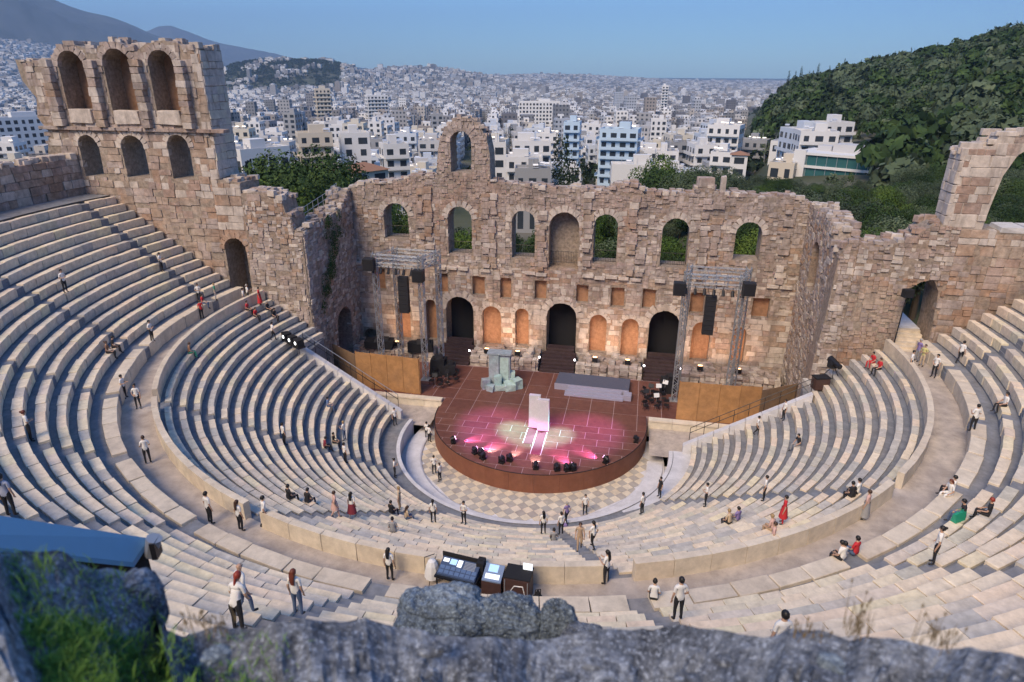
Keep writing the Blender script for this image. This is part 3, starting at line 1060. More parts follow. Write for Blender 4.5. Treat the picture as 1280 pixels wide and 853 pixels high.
def terrain(x, y):
    x, y = np.asarray(x, float), np.asarray(y, float)
    az, d = polar(x, y)
    R = np.hypot(x, y)
    south = -2.5 - 9 * sm(70, 190, d) - 12 * sm(190, 420, d) - 30 * sm(400, 1600, d) - 24 * sm(1500, 4500, d)
    south = south + 1.5 * (fbm(x / 40, y / 40, 3) - .5) * sm(80, 150, d)
    # the wooded hill on the right: its crest by azimuth
    dg_ = np.degrees(az)
    crest = np.interp(dg_, HILL_AZ, HILL_Z)
    rise = np.clip((d - 95) / (HILL_D - 95), 0, None)
    prof = np.where(rise < 1, .62 * rise + .38 * sm(0, 1, rise), np.maximum(0, 1 - (rise - 1) * .9))
    foot_ = -4.0
    hz_ = foot_ + (crest - foot_) * prof
    on = sm(HILL_AZ[0] - 1.2, HILL_AZ[0] + 3.0, dg_) * sm(70, 110, d) * sm(1700, 1000, d)
    on2 = sm(-2, 5, dg_) * sm(60, 85, d) * sm(215, 160, d)
    hill = np.maximum((hz_ - south) * on, (2.5 - south) * on2)
    hill = np.maximum(hill, 0) + 2.0 * (fbm(x / 60, y / 60, 12) - .5) * on
    # the dark wooded hill and the rising foothills on the far left
    deg = np.degrees(az)
    knoll = 132 * np.exp(-((deg + 28.5) / 6.2) ** 4 - ((d - 3300) / 620) ** 2)
    knoll2 = 120 * np.exp(-((deg + 19) / 8) ** 2 - ((d - 4600) / 900) ** 2) + 70 * np.exp(-((deg + 8) / 9) ** 2 - ((d - 7000) / 1400) ** 2)
    foot = 330 * sm(2600, 7200, d) * sm(-33, -47, deg) + 120 * sm(6000, 12000, d) * sm(0, -30, deg)
    flat = sm(60, 44, R) * (y > -8)
    z = south + hill + knoll + knoll2 + foot
    z = z * (1 - flat) + (-1.6) * flat
    north = 19 + 9.5 * sm(43, 52, R) + .42 * np.maximum(0, R - 52)
    bowl = sm(43.6, 44.6, R)
    zn = -1.6 * (1 - bowl) + north * bowl
    side = sm(20, -6, y) * (R < 600)                 # the slope that carries the bowl
    side = side * sm(420, 160, R)
    return z * (1 - side) + zn * side


def make_ground():
    rad = np.concatenate([np.linspace(0, 40, 7), np.linspace(43, 60, 14), np.geomspace(63, 15500, 88)])
    na = 260
    A = np.concatenate([np.linspace(-62, 42, 200), np.linspace(42, 298, 61)[1:-1]])
    A = np.radians(A)
    na = len(A)
    X = np.sin(A)[None] * rad[:, None]
    Y = np.cos(A)[None] * rad[:, None]
    Z = terrain(X, Y)
    v = np.stack([X, Y, Z], -1).reshape(-1, 3)
    i, j = np.meshgrid(np.arange(len(rad) - 1), np.arange(na), indexing='ij')
    j2 = (j + 1) % na
    f = np.stack([i * na + j, (i + 1) * na + j, (i + 1) * na + j2, i * na + j2], -1).reshape(-1, 4)[:, ::-1]
    m, nt, n, l, b = nodes_of('ground_earth')
    g = n.new('ShaderNodeNewGeometry')
    t = n.new('ShaderNodeTexNoise'); t.inputs['Scale'].default_value = .03; t.inputs['Detail'].default_value = 10
    l.new(g.outputs['Position'], t.inputs['Vector'])
    r = n.new('ShaderNodeValToRGB')
    e = r.color_ramp.elements
    e[0].position, e[0].color = .35, (.035, .05, .025, 1)
    e[1].position, e[1].color = .7, (.16, .15, .13, 1)
    q = e.new(.5); q.color = (.07, .08, .045, 1)
    l.new(t.outputs[0], r.inputs[0]); l.new(r.outputs[0], b.inputs['Base Color'])
    b.inputs['Roughness'].default_value = 1
    o = obj('ground', np_mesh('ground', v, f, [m], None, True))
    tag(o, 'earth and scrub ground sloping away from the theatre to the plain', kind='structure')
    # city floor colour is asphalt: a second, thin material zone is left to the streets between buildings
    return o


def ridge(name, label, prof, D, depth, seed, col):
    """a mountain: prof is a list of (azimuth deg, crest elevation deg)"""
    az = np.radians(np.linspace(prof[0][0], prof[-1][0], 240))
    el = np.radians(np.interp(np.degrees(az), [p[0] for p in prof], [p[1] for p in prof]))
    rows = np.linspace(0, 1, 40)
    V = []
    for t in np.concatenate([rows, [1.08, 1.2]]):
        d = D - depth * (1 - t)
        x, y = CAM.x + np.sin(az) * d, CAM.y + np.cos(az) * d
        crest = CAM.z + D * np.tan(el) + 70
        nz = fbm(x / 700, y / 700, seed, 5) - .5
        h = np.where(t <= 1, t ** .8, 1 - (t - 1) * 3)
        z = -80 + (crest + 10) * h + nz * 330 * min(1, t * 2) * (1 - .75 * max(0, t - .7) / .3 if t <= 1 else .25)
        V.append(np.stack([x, y, z], -1))
    V = np.array(V)
    nr, na = V.shape[:2]
    i, j = np.meshgrid(np.arange(nr - 1), np.arange(na - 1), indexing='ij')
    f = np.stack([i * na + j, i * na + j + 1, (i + 1) * na + j + 1, (i + 1) * na + j], -1).reshape(-1, 4)
    m, nt, n, l, b = nodes_of(name + '_rock')
    g = n.new('ShaderNodeNewGeometry')
    t = n.new('ShaderNodeTexNoise'); t.inputs['Scale'].default_value = .004; t.inputs['Detail'].default_value = 9
    l.new(g.outputs['Position'], t.inputs['Vector'])
    r = n.new('ShaderNodeValToRGB'); e = r.color_ramp.elements
    e[0].position, e[0].color = .38, (col[0] * .5, col[1] * .55, col[2] * .55, 1)
    e[1].position, e[1].color = .65, (*col, 1)
    l.new(t.outputs[0], r.inputs[0]); l.new(r.outputs[0], b.inputs['Base Color'])
    b.inputs['Roughness'].default_value = 1
    o = obj(name, np_mesh(name, V.reshape(-1, 3), f, [m], None, True))
    tag(o, label, kind='structure')


make_ground()
ridge('mountain', 'long bare mountain in blue haze on the left skyline',
      [pix_az(*p) for p in ((-220, -60), (-60, -55), (0, -28), (40, -12), (70, 0), (100, 11), (130, 20), (160, 31), (190, 44), (230, 60), (290, 84))], 8200, 2600, 5, (.075, .085, .09))
ridge('far_mountain', 'lower mountain ridge behind the first on the left skyline',
      [pix_az(*p) for p in ((120, 60), (185, 41), (198, 35), (214, 33), (235, 39), (260, 48), (290, 57), (330, 67), (380, 77), (420, 83), (480, 92))], 11500, 2600, 9, (.08, .09, .095))


# ------------------------------------------------------------------ trees
def leaf_mat(name, c1, c2, c3):
    m, nt, n, l, b = nodes_of(name)
    r, g = rand_socket(n, l)
    ramp = n.new('ShaderNodeValToRGB'); e = ramp.color_ramp.elements
    e[0].color = (*c1, 1); e[1].color = (*c3, 1)
    q = e.new(.5); q.color = (*c2, 1)
    t = n.new('ShaderNodeTexNoise'); t.inputs['Scale'].default_value = .11; t.inputs['Detail'].default_value = 4
    l.new(g.outputs['Position'], t.inputs['Vector'])
    oi = n.new('ShaderNodeObjectInfo')
    mx = n.new('ShaderNodeMath'); mx.operation = 'MULTIPLY_ADD'; mx.inputs[1].default_value = .30
    l.new(r, mx.inputs[0]); 
    m2 = n.new('ShaderNodeMath'); m2.operation = 'MULTIPLY'; m2.inputs[1].default_value = 1.0
    sb = n.new('ShaderNodeMapRange'); sb.inputs[1].default_value = .36; sb.inputs[2].default_value = .66; sb.inputs[4].default_value = .72
    l.new(t.outputs[0], sb.inputs[0]); l.new(sb.outputs[0], mx.inputs[2])
    l.new(mx.outputs[0], ramp.inputs[0]); l.new(ramp.outputs[0], b.inputs['Base Color'])
    b.inputs['Roughness'].default_value = .8
    b.inputs['Specular IOR Level'].default_value = .15
    return m


MAT['leaf'] = leaf_mat('leaf_green', (0.0149, 0.0298, 0.0116), (0.0373, 0.0704, 0.0232), (0.0787, 0.1242, 0.0373))
MAT['leaf_bright'] = leaf_mat('leaf_bright_green', (0.0248, 0.0497, 0.0124), (0.0704, 0.1242, 0.0248), (0.1408, 0.1987, 0.0414))
MAT['leaf_olive'] = leaf_mat('leaf_olive_green', (0.0418, 0.0606, 0.0397), (0.0783, 0.1096, 0.0626), (0.1357, 0.1723, 0.0992))
MAT['leaf_dark'] = leaf_mat('leaf_cypress_green', (0.0083, 0.0166, 0.0099), (0.0182, 0.0331, 0.0166), (0.0331, 0.0538, 0.0248))
MAT['bark'] = plain('bark', (.10, .075, .055), .9, var=.3)


def leaf_cloud(clumps, per, leaf, seed, up=.25):
    """leaf quads on clump spheres (cx,cy,cz,r): uneven outline with gaps"""
    g = np.random.default_rng(seed)
    V = []
    for cx, cy, cz, r, fl in clumps:
        k = int(per * r * r)
        d = g.normal(size=(k, 3)); d /= np.linalg.norm(d, axis=1)[:, None]
        rad = r * g.uniform(.55, 1.05, k) ** .5
        c = np.stack([cx + d[:, 0] * rad, cy + d[:, 1] * rad, cz + d[:, 2] * rad * fl], -1)
        nrm = d + g.normal(size=(k, 3)) * .5 + np.array([0, 0, up])
        nrm /= np.linalg.norm(nrm, axis=1)[:, None]
        a = np.cross(nrm, g.normal(size=(k, 3))); a /= np.linalg.norm(a, axis=1)[:, None] + 1e-9
        b = np.cross(nrm, a)
        s = leaf * g.uniform(.6, 1.5, k)[:, None]
        V.append(np.stack([c - a * s, c + b * s * .6, c + a * s, c - b * s * .6], 1))
    V = np.concatenate(V)
    return V.reshape(-1, 3), np.arange(len(V) * 4).reshape(-1, 4)


def tree_proto(kind, seed, per, leaf):
    """unit tree, about 1 high: crown and trunk meshes"""
    g = random.Random(seed)
    cl = []
    if kind == 'cypress':
        for i in range(9):
            t = i / 8
            cl.append((g.uniform(-.02, .02), g.uniform(-.02, .02), .12 + .84 * t, .11 * (1 - .75 * t) * g.uniform(.85, 1.15) + .02, 1.5))
        tr = .12
    else:
        fl = .72 if kind == 'pine' else .9
        zc = .66 if kind == 'pine' else .58
        for i in range(11 if kind == 'pine' else 13):
            a, q = g.uniform(0, 2 * pi), g.uniform(0, .31)
            cl.append((q * cos(a), q * sin(a), zc + g.uniform(-.20, .26) * (1 - q * 1.4), g.uniform(.12, .22), fl))
        cl.append((0, 0, zc, .27, fl))
        tr = .5
    v, f = leaf_cloud(cl, per, leaf, seed)
    mb = MB()
    mb.tube((0, 0, -.06), (.02, .01, tr), .035, .022, 6)
    if kind != 'cypress':
        for c in cl[:6]:
            mb.tube((.02, .01, tr * .75), (c[0] * .8, c[1] * .8, c[2] - .04), .016, .006, 4)
    return v, f, mb


PROTO = {}
for kind, matn, n in (('broad', 'leaf', 4), ('pine', 'leaf', 4), ('bright', 'leaf_bright', 2), ('olive', 'leaf_olive', 3), ('cypress', 'leaf_dark', 2)):
    PROTO[kind] = []
    for i in range(n):
        sh = 'broad' if kind in ('bright', 'olive') else kind
        per = 26000 if sh == 'cypress' else 22000
        v, f, mb = tree_proto(sh, i * 13 + len(kind), per, .013 if sh == 'cypress' else .0120)
        cm = np_mesh('crown', v, f, [MAT[matn]])
        tm = mb.mesh('trunk'); tm.materials.append(MAT['bark'])
        PROTO[kind].append((cm, tm))


def tree(kind, x, y, h, wfac, label, group, z=None, name=None):
    cm, tm = random.choice(PROTO[kind])
    z = float(terrain(x, y)) - .2 if z is None else z
    nm = name or {'cypress': 'cypress_tree', 'pine': 'pine_tree', 'olive': 'olive_tree'}.get(kind, 'leafy_tree')
    t = thing(nm, label, 'tree', (x, y, z), random.uniform(0, 6.28), group)
    obj('crown', cm, None, t, scale=(h * wfac, h * wfac, h))
    obj('trunk', tm, None, t, scale=(h * wfac, h * wfac, h))
    return t


def low_forest(name, label, pts, mat, seed, quads=70, size=.21):
    """a far-off wood that reads as one mass"""
    g = np.random.default_rng(seed)
    P = np.asarray(pts, float)                        # x, y, z, h, w
    n = len(P)
    d = g.normal(size=(n, quads, 3)); d /= np.linalg.norm(d, axis=2)[..., None]
    d[..., 2] = np.abs(d[..., 2]) * 1.0 - .25
    rad = g.uniform(.75, 1.08, (n, quads, 1))
    lump = 1 + .25 * np.sin(d[..., :1] * 5 + g.uniform(0, 6, (n, 1, 1))) * np.cos(d[..., 1:2] * 4 + g.uniform(0, 6, (n, 1, 1)))
    sc = np.stack([P[:, 4], P[:, 4], P[:, 3] * .52], -1)[:, None, :]
    c = P[:, None, :3] + np.array([0, 0, 1]) * (P[:, 3] * .5)[:, None, None] + d * rad * lump * sc
    nr = d + g.normal(size=d.shape) * .45
    nr /= np.linalg.norm(nr, axis=2)[..., None]
    a = np.cross(nr, g.normal(size=d.shape)); a /= np.linalg.norm(a, axis=2)[..., None]
    b = np.cross(nr, a)
    s = (P[:, 4] * size)[:, None, None] * g.uniform(.6, 1.4, (n, quads, 1))
    V = np.stack([c - a * s, c + b * s * .7, c + a * s, c - b * s * .7], 2).reshape(-1, 3)
    o = obj(name, np_mesh(name, V, np.arange(len(V)).reshape(-1, 4), [mat]))
    tag(o, label, kind='stuff')


def at(px, py, D):
    """the place seen at pixel (px, py) at horizontal distance D from the camera"""
    d = fw + r2 * ((px - 640) / FPX) - u2 * ((py - 426.5) / FPX)
    k = D / hypot(d.x, d.y)
    return CAM.x + d.x * k, CAM.y + d.y * k, CAM.z + d.z * k


def place_word(px, D=None):
    """where something behind the ruin stands, told by the landmarks in front of it"""
    for lim, w in ((62, 'left of the tall tower wall'), (300, 'behind the tall tower wall'), (345, 'just right of the tall tower wall'), (400, 'above the leafy trees'), (455, 'right of the leafy trees'), (515, 'left of the free arch'),
                   (615, 'behind the free arch'), (680, 'right of the free arch'), (735, 'by the dark cypress row'), (800, 'right of the dark cypress row'), (860, "above the wall's right part"), (930, 'by the tall white block'),
                   (1000, 'left of the glass building'), (1090, 'by the glass building'), (1175, 'left of the broken pillar'), (1235, 'behind the broken pillar')):
        if px < lim: return w
    return 'right of the broken pillar'


def make_trees():
    G = 'trees in the park behind the stage wall'
    cnt = 0
    # the group seen between the tower wall and the stage wall, by place
    grp = [(395, 178, 100, 'broad', 15, .72), (360, 206, 96, 'broad', 12, .8), (330, 196, 100, 'bright', 13, .85), (312, 194, 112, 'broad', 13, .8), (346, 192, 98, 'broad', 14, .85), (300, 205, 104, 'broad', 12, .9), (318, 200, 92, 'bright', 12, .9), (352, 184, 104, 'broad', 15, .95), (378, 172, 108, 'broad', 16, .95), (408, 182, 100, 'broad', 14, .95), (436, 198, 98, 'bright', 12, .9), (326, 188, 110, 'broad', 14, .95), (745, 203, 140, 'olive', 9, 1.0), (768, 206, 132, 'olive', 9, 1.1), (790, 209, 128, 'broad', 9, 1.0), (838, 198, 140, 'broad', 10, 1.0), (862, 208, 132, 'olive', 9, 1.1), (888, 212, 128, 'olive', 9, 1.1), (960, 226, 120, 'olive', 8, 1.1), (1000, 230, 118, 'olive', 8, 1.1), (1050, 232, 112, 'olive', 8, 1.1), (335, 208, 88, 'broad', 12, .9), (420, 206, 92, 'broad', 11, .7),
           (372, 236, 84, 'pine', 9, .9), (345, 240, 82, 'broad', 8, .9), (392, 238, 74, 'olive', 8, .95), (425, 196, 112, 'cypress', 12, .8), (443, 195, 130, 'cypress', 14, .7), (415, 232, 80, 'broad', 8, .8),
           (522, 172, 105, 'bright', 11, .75), (508, 196, 96, 'broad', 8, .8), (468, 205, 140, 'broad', 8, .9), (380, 260, 68, 'olive', 7, 1.0), (350, 262, 70, 'broad', 7, .9), (400, 262, 66, 'broad', 6.5, .9), (312, 232, 88, 'pine', 8, .9),
           (820, 185, 150, 'bright', 12, .8), (800, 196, 150, 'broad', 9, .9), (706, 172, 165, 'cypress', 17, .75), (714, 190, 150, 'cypress', 17, .8), (722, 205, 138, 'cypress', 16, .85), (698, 168, 190, 'cypress', 17, .7), (735, 215, 125, 'cypress', 12, .8), (640, 152, 330, 'cypress', 15, .8), (920, 225, 118, 'cypress', 11, 1.0),
           (850, 205, 150, 'pine', 9, 1.0), (365, 190, 90, 'broad', 14, .8), (405, 196, 86, 'broad', 13, .8), (384, 214, 78, 'bright', 11, .85), (352, 224, 78, 'broad', 10, .9), (432, 214, 84, 'broad', 11, .8), (410, 250, 68, 'bright', 8, .9), (365, 252, 66, 'broad', 8, 1.0), (428, 244, 72, 'broad', 9, .8), (340, 256, 72, 'olive', 8, 1.0), (318, 222, 94, 'broad', 9, .9)]
    LB = {'broad': 'dark green leafy tree {}', 'bright': 'bright green leafy tree {}', 'pine': 'spreading green pine {}', 'olive': 'grey green olive tree {}', 'cypress': 'slender dark cypress {}'}
    for px, py, D, k, h, wf in grp:
        D = max(D, 86) + (4 if px < 460 else 0)
        x, y, z = at(px, py, D)                       # pixel of the crown's top
        zt = float(terrain(x, y))
        h2 = max(h * .7, min(h * 1.7, z - zt))
        place = place_word(px) + (', tallest there' if h > 13 else ', low in front' if py > 225 else '')
        tree(k, x, y, h2, wf, LB[k].format(place), G)
        cnt += 1
    # the belt of low trees along the back of the stage wall, seen through its windows
    for i in range(62):
        px = random.uniform(735, 1215)
        py = random.uniform(214, 252) if px < 1080 else random.uniform(225, 275)
        D = float(np.interp(py, (212, 275), (165, 84))) * random.uniform(.9, 1.1)
        x, y, z = at(px, py, D)
        k = random.choice(['olive', 'olive', 'broad', 'olive', 'bright', 'pine'])
        zt = float(terrain(x, y))
        tree(k, x, y, max(6, min(15, z - zt)), random.uniform(.7, 1.0), LB[k].format(place_word(px) + (', front row' if D < 105 else ', second row')), 'trees close behind the stage wall')
    for i in range(64):
        x = random.uniform(-30, 32)
        y = random.uniform(26, 58)
        k = random.choice(['broad', 'olive', 'bright', 'broad', 'pine'])
        h = random.uniform(9, 13) * (.85 if y < 34 else 1)
        tree(k, x, y, h, random.uniform(.75, 1.0), LB[k].format('behind the stage wall, near its ' + ('left end' if x < -16 else 'left windows' if x < -7 else 'middle windows' if x < 6 else 'right windows' if x < 14 else 'right end')), 'trees close behind the stage wall')
        cnt += 1
    # the slope on the right: the nearest as trees, the rest one wood
    pts = []
    tries = 0
    while len(pts) < 2600 and tries < 60000:
        tries += 1
        a = radians(random.uniform(-2, 31)); D = sqrt(random.uniform(92 ** 2, 720 ** 2))
        x, y = CAM.x + sin(a) * D, CAM.y + cos(a) * D
        deg = math.degrees(a)
        if deg < HILL_AZ[0] + .6 and D > 165: continue
        if deg < 1.0 and D > 150: continue
        if deg < 17.6 and 195 < D < 268: continue
        if deg < 12 and D > 268 and D < 300: continue
        pts.append((x, y, D, deg))
    pts.sort(key=lambda p: p[2])
    rest = []
    for i, (x, y, D, deg) in enumerate(pts):
        z = float(terrain(x, y))
        if i < 196:
            k = random.choice(['olive', 'olive', 'broad', 'pine', 'broad'])
            low_ = 8 < deg < 18 and 115 < D < 200
            tree(k, x, y, random.uniform(4, 5.2) if low_ else random.uniform(5.5, 9), random.uniform(.9, 1.25), LB[k].format('on the low slope ' + place_word(float(project((x, y, z))[0][0])) + (', lowest row' if D < 118 else ', next rows' if D < 140 else ', further up')), 'trees on the lower hill slope')
        else:
            h = random.choice([4, 6, 7, 8, 9, 11]) * random.uniform(.85, 1.15)
            if 8 < deg < 18 and 120 < D < 200: h = min(h, 4.5)
            rest.append((x, y, z, h, h * random.choice([.22, .42, .5, .6, .75]) * random.uniform(.9, 1.1)))
    low_forest('hill_forest', 'dense green wood covering the hill on the right', rest[::2], MAT['leaf'], 1, 195, .19)
    low_forest('hill_pine_forest', 'olive green trees mixed through the wooded hill on the right', rest[1::2], MAT['leaf_olive'], 2, 195, .19)
    # cypresses along the skyline of the hill
    for px in (987, 995, 1003, 1012, 1024, 1038, 1057, 1077, 1098, 1119, 1128, 1140, 1172, 1195, 1235, 1258, 1272):
        D = random.uniform(575, 620)
        py = np.interp(px, (985, 1060, 1100, 1140, 1200, 1240, 1280), (90, 76, 68, 60, 48, 34, 28)) + random.uniform(-4, 4)
        x, y, z = at(px, py, D)
        zt = float(terrain(x, y))
        tree('cypress', x, y, max(12, min(26, z - zt)), random.uniform(.6, .95), 'dark cypress on the skyline of the wooded hill', 'cypresses on the hill skyline')
    # woods on the far knoll and pockets of trees in the city
    far = []
    for i in range(1500):
        deg, D = random.gauss(-29, 3.6), random.gauss(3150, 330)
        x, y = CAM.x + sin(radians(deg)) * D, CAM.y + cos(radians(deg)) * D
        h = random.uniform(10, 17)
        far.append((x, y, float(terrain(x, y)), h, h * .7))
    low_forest('far_wood', 'dark wooded knoll rising out of the city on the left', far, MAT['leaf_dark'], 3, 26, .3)
    city = []
    for i in range(900):
        deg, D = random.uniform(-49, 16), 10 ** random.uniform(2.45, 3.6)
        x, y = CAM.x + sin(radians(deg)) * D, CAM.y + cos(radians(deg)) * D
        h = random.uniform(7, 13)
        city.append((x, y, float(terrain(x, y)), h, h * .45))
    low_forest('city_trees', 'scattered street trees among the city blocks', city, MAT['leaf_dark'], 4, 60, .24)


make_trees()


# ------------------------------------------------------------------ the city
def wall_mat(name, cols, window=True):
    m, nt, n, l, b = nodes_of(name)
    r, g = rand_socket(n, l)
    ramp = n.new('ShaderNodeValToRGB'); e = ramp.color_ramp.elements
    ramp.color_ramp.interpolation = 'CONSTANT'
    e[0].color = (*cols[0], 1); e[1].color = (*cols[-1], 1); e[1].position = 1 - 1 / len(cols)
    for i, c in enumerate(cols[1:-1]):
        q = e.new((i + 1) / len(cols)); q.color = (*c, 1)
    l.new(r, ramp.inputs[0])
    cur = ramp.outputs[0]
    if window:                                       # storeys and window bays on houses too far off to model them
        sp = n.new('ShaderNodeSeparateXYZ'); l.new(g.outputs['Position'], sp.inputs[0])
        sn = n.new('ShaderNodeSeparateXYZ'); l.new(g.outputs['Normal'], sn.inputs[0])
        def mth(op, a, bb=None):
            q = n.new('ShaderNodeMath'); q.operation = op
            for i, s_ in enumerate((a, bb)):
                if s_ is None: continue
                if isinstance(s_, (int, float)): q.inputs[i].default_value = s_
                else: l.new(s_, q.inputs[i])
            return q.outputs[0]
        fz = mth('FRACT', mth('MULTIPLY', sp.outputs[2], 1 / 3.2))
        fx = mth('FRACT', mth('MULTIPLY', mth('ADD', sp.outputs[0], sp.outputs[1]), 1 / 3.6))
        wz = mth('MULTIPLY', mth('GREATER_THAN', fz, .32), mth('LESS_THAN', fz, .78))
        wx = mth('MULTIPLY', mth('GREATER_THAN', fx, .28), mth('LESS_THAN', fx, .74))
        vert = mth('LESS_THAN', mth('ABSOLUTE', sn.outputs[2]), .4)
        wm = mth('MULTIPLY', mth('MULTIPLY', wz, wx), vert)
        mx = n.new('ShaderNodeMix'); mx.data_type = 'RGBA'; mx.inputs[7].default_value = (.05, .06, .08, 1)
        l.new(wm, mx.inputs[0]); l.new(cur, mx.inputs[6]); cur = mx.outputs[2]
    l.new(cur, b.inputs['Base Color'])
    b.inputs['Roughness'].default_value = .85
    return m


CITYCOL = [(.60, .60, .61), (.36, .36, .37), (.74, .74, .74), (.26, .26, .28), (.48, .45, .42), (.70, .71, .74), (.16, .16, .18), (.42, .45, .50), (.32, .29, .27), (.78, .77, .75), (.21, .22, .24)]
MAT['city'] = wall_mat('city_render', CITYCOL)
MAT['house'] = wall_mat('house_render', CITYCOL, False)
MAT['roof'] = plain('roof_screed', (.42, .41, .41), .9, var=.25)
MAT['tile'] = plain('clay_tile', (.30, .16, .10), .85, var=.3)
MAT['glass'] = plain('dark_glass', (.035, .045, .06), .15)
MAT['shade'] = plain('awning_cloth', (.20, .26, .22), .8)
MAT['whitewall'] = plain('white_render', (.70, .70, .70), .85, var=.05)
MAT['creamwall'] = plain('cream_render', (.62, .58, .50), .85, var=.08)
MAT['palegrey'] = plain('pale_grey_render', (.52, .52, .53), .85, var=.08)
MAT['bluewhite'] = plain('bluish_white_render', (.56, .61, .68), .85, var=.06)
MAT['greywall'] = plain('grey_render', (.30, .31, .33), .85, var=.08)
MAT['bluewall'] = plain('pale_blue_render', (.48, .62, .76), .85, var=.05)
MAT['beigewall'] = plain('beige_render', (.60, .54, .45), .85, var=.08)
MAT['greenglass'] = plain('green_glass', (.04, .13, .14), .12)
MAT['tank'] = plain('solar_tank', (.70, .72, .75), .35, .4)


def house(name, label, x, y, z, w, d, h, rz, wall='house', group='apartment blocks of the city', floors=None, roof='flat', glass='glass', balc=True, detail=2, down=5.0):
    """one block: walls with parapet, windows, balconies, roof hut, tank; the roof is at z + h"""
    t = thing(name, label, 'building', (x, y, z), rz, group)
    nf = floors or max(1, int(h / 3.1))
    mb = MB()
    mb.box((0, 0, h / 2 - down / 2), (w, d, h + down))
    if roof == 'flat':
        for sx, sy, lx, ly in ((0, 1, w, .25), (0, -1, w, .25), (1, 0, .25, d - .5), (-1, 0, .25, d - .5)):
            mb.box((sx * (w / 2 - .125), sy * (d / 2 - .125), h + .40), (lx, ly, .8))
    me = mb.mesh('wall'); obj('wall', me, MAT[wall], t)
    if roof == 'flat':
        r = MB(); r.box((0, 0, h + .05), (w - .52, d - .52, .12)); r.build('roof', MAT['roof'], t)
    else:
        r = MB()
        o = .5
        W2, D2, H = w / 2 + o, d / 2 + o, min(w, d) * .22
        k = max(0, W2 - D2) if w > d else 0
        k2 = max(0, D2 - W2) if d > w else 0
        r.add([(-W2, -D2, h), (W2, -D2, h), (W2, D2, h), (-W2, D2, h), (-k, -k2, h + H), (k, k2, h + H)], [(0, 1, 5, 4), (1, 2, 5), (2, 3, 4, 5), (3, 0, 4), (3, 2, 1, 0)])
        r.build('roof', MAT['tile'], t)
    if detail >= 1:
        wn_ = MB(); bl = MB()
        fh = h / nf
        for side, (L, off, ang) in enumerate(((w, d / 2, 0), (d, w / 2, pi / 2), (d, w / 2, -pi / 2))):
            nb = max(1, int(L / 3.0))
            for f in range(nf):
                hasb = balc and (f > 0) and (side == 0 or random.random() < .4)
                for b in range(nb):
                    u = (b + .5) / nb * L - L / 2
                    px_, py_ = u, -off - .012
                    cx, cy = px_ * cos(ang) - py_ * sin(ang), px_ * sin(ang) + py_ * cos(ang)
                    ww = L / nb * random.choice([.4, .5, .62])
                    wn_.box((cx, cy, f * fh + fh * .52), (ww, .06, fh * .55), ang)
                if hasb:
                    px_, py_ = 0, -off - .6
                    cx, cy = px_ * cos(ang) - py_ * sin(ang), px_ * sin(ang) + py_ * cos(ang)
                    bl.box((cx, cy, f * fh + .05), (L * .94, 1.2, .18), ang)
                    px_, py_ = 0, -off - 1.17
                    cx, cy = px_ * cos(ang) - py_ * sin(ang), px_ * sin(ang) + py_ * cos(ang)
                    bl.box((cx, cy, f * fh + .60), (L * .94, .06, .85), ang)
        o = wn_.build('windows', MAT[glass], t); o['kind'] = 'stuff'
        if bl.v: bl.build('balconies', MAT[wall], t)
    if roof == 'flat' and detail >= 1:
        hw, hd = w * random.uniform(.25, .45), d * random.uniform(.3, .5)
        q = MB(); q.box((w * random.uniform(-.2, .2), d * random.uniform(-.15, .2), h + 1.5), (hw, hd, 2.9)); q.build('roof_hut', MAT[wall], t)
        if detail >= 2:
            q = MB()
            for i in range(random.randint(2, 5)):
                a, b = random.uniform(-.4, .4) * w, random.uniform(-.4, .4) * d
                q.tube((a - .7, b, h + 1.5), (a + .7, b, h + 1.5), .32, n=7)
                q.box((a, b - .55, h + .9), (1.6, 1.1, .08))
            for i in range(3):
                a, b = random.uniform(-.4, .4) * w, random.uniform(-.4, .4) * d
                q.tube((a, b, h), (a, b, h + random.uniform(2, 4)), .05, n=4)
            q.build('roof_gear', MAT['tank'], t)['kind'] = 'stuff'
    return t


def by_pixel(px, py, D, w):
    """roof-edge point of a house seen at (px, py) from the camera, D metres off"""
    return at(px, py, D)


NAMED = []


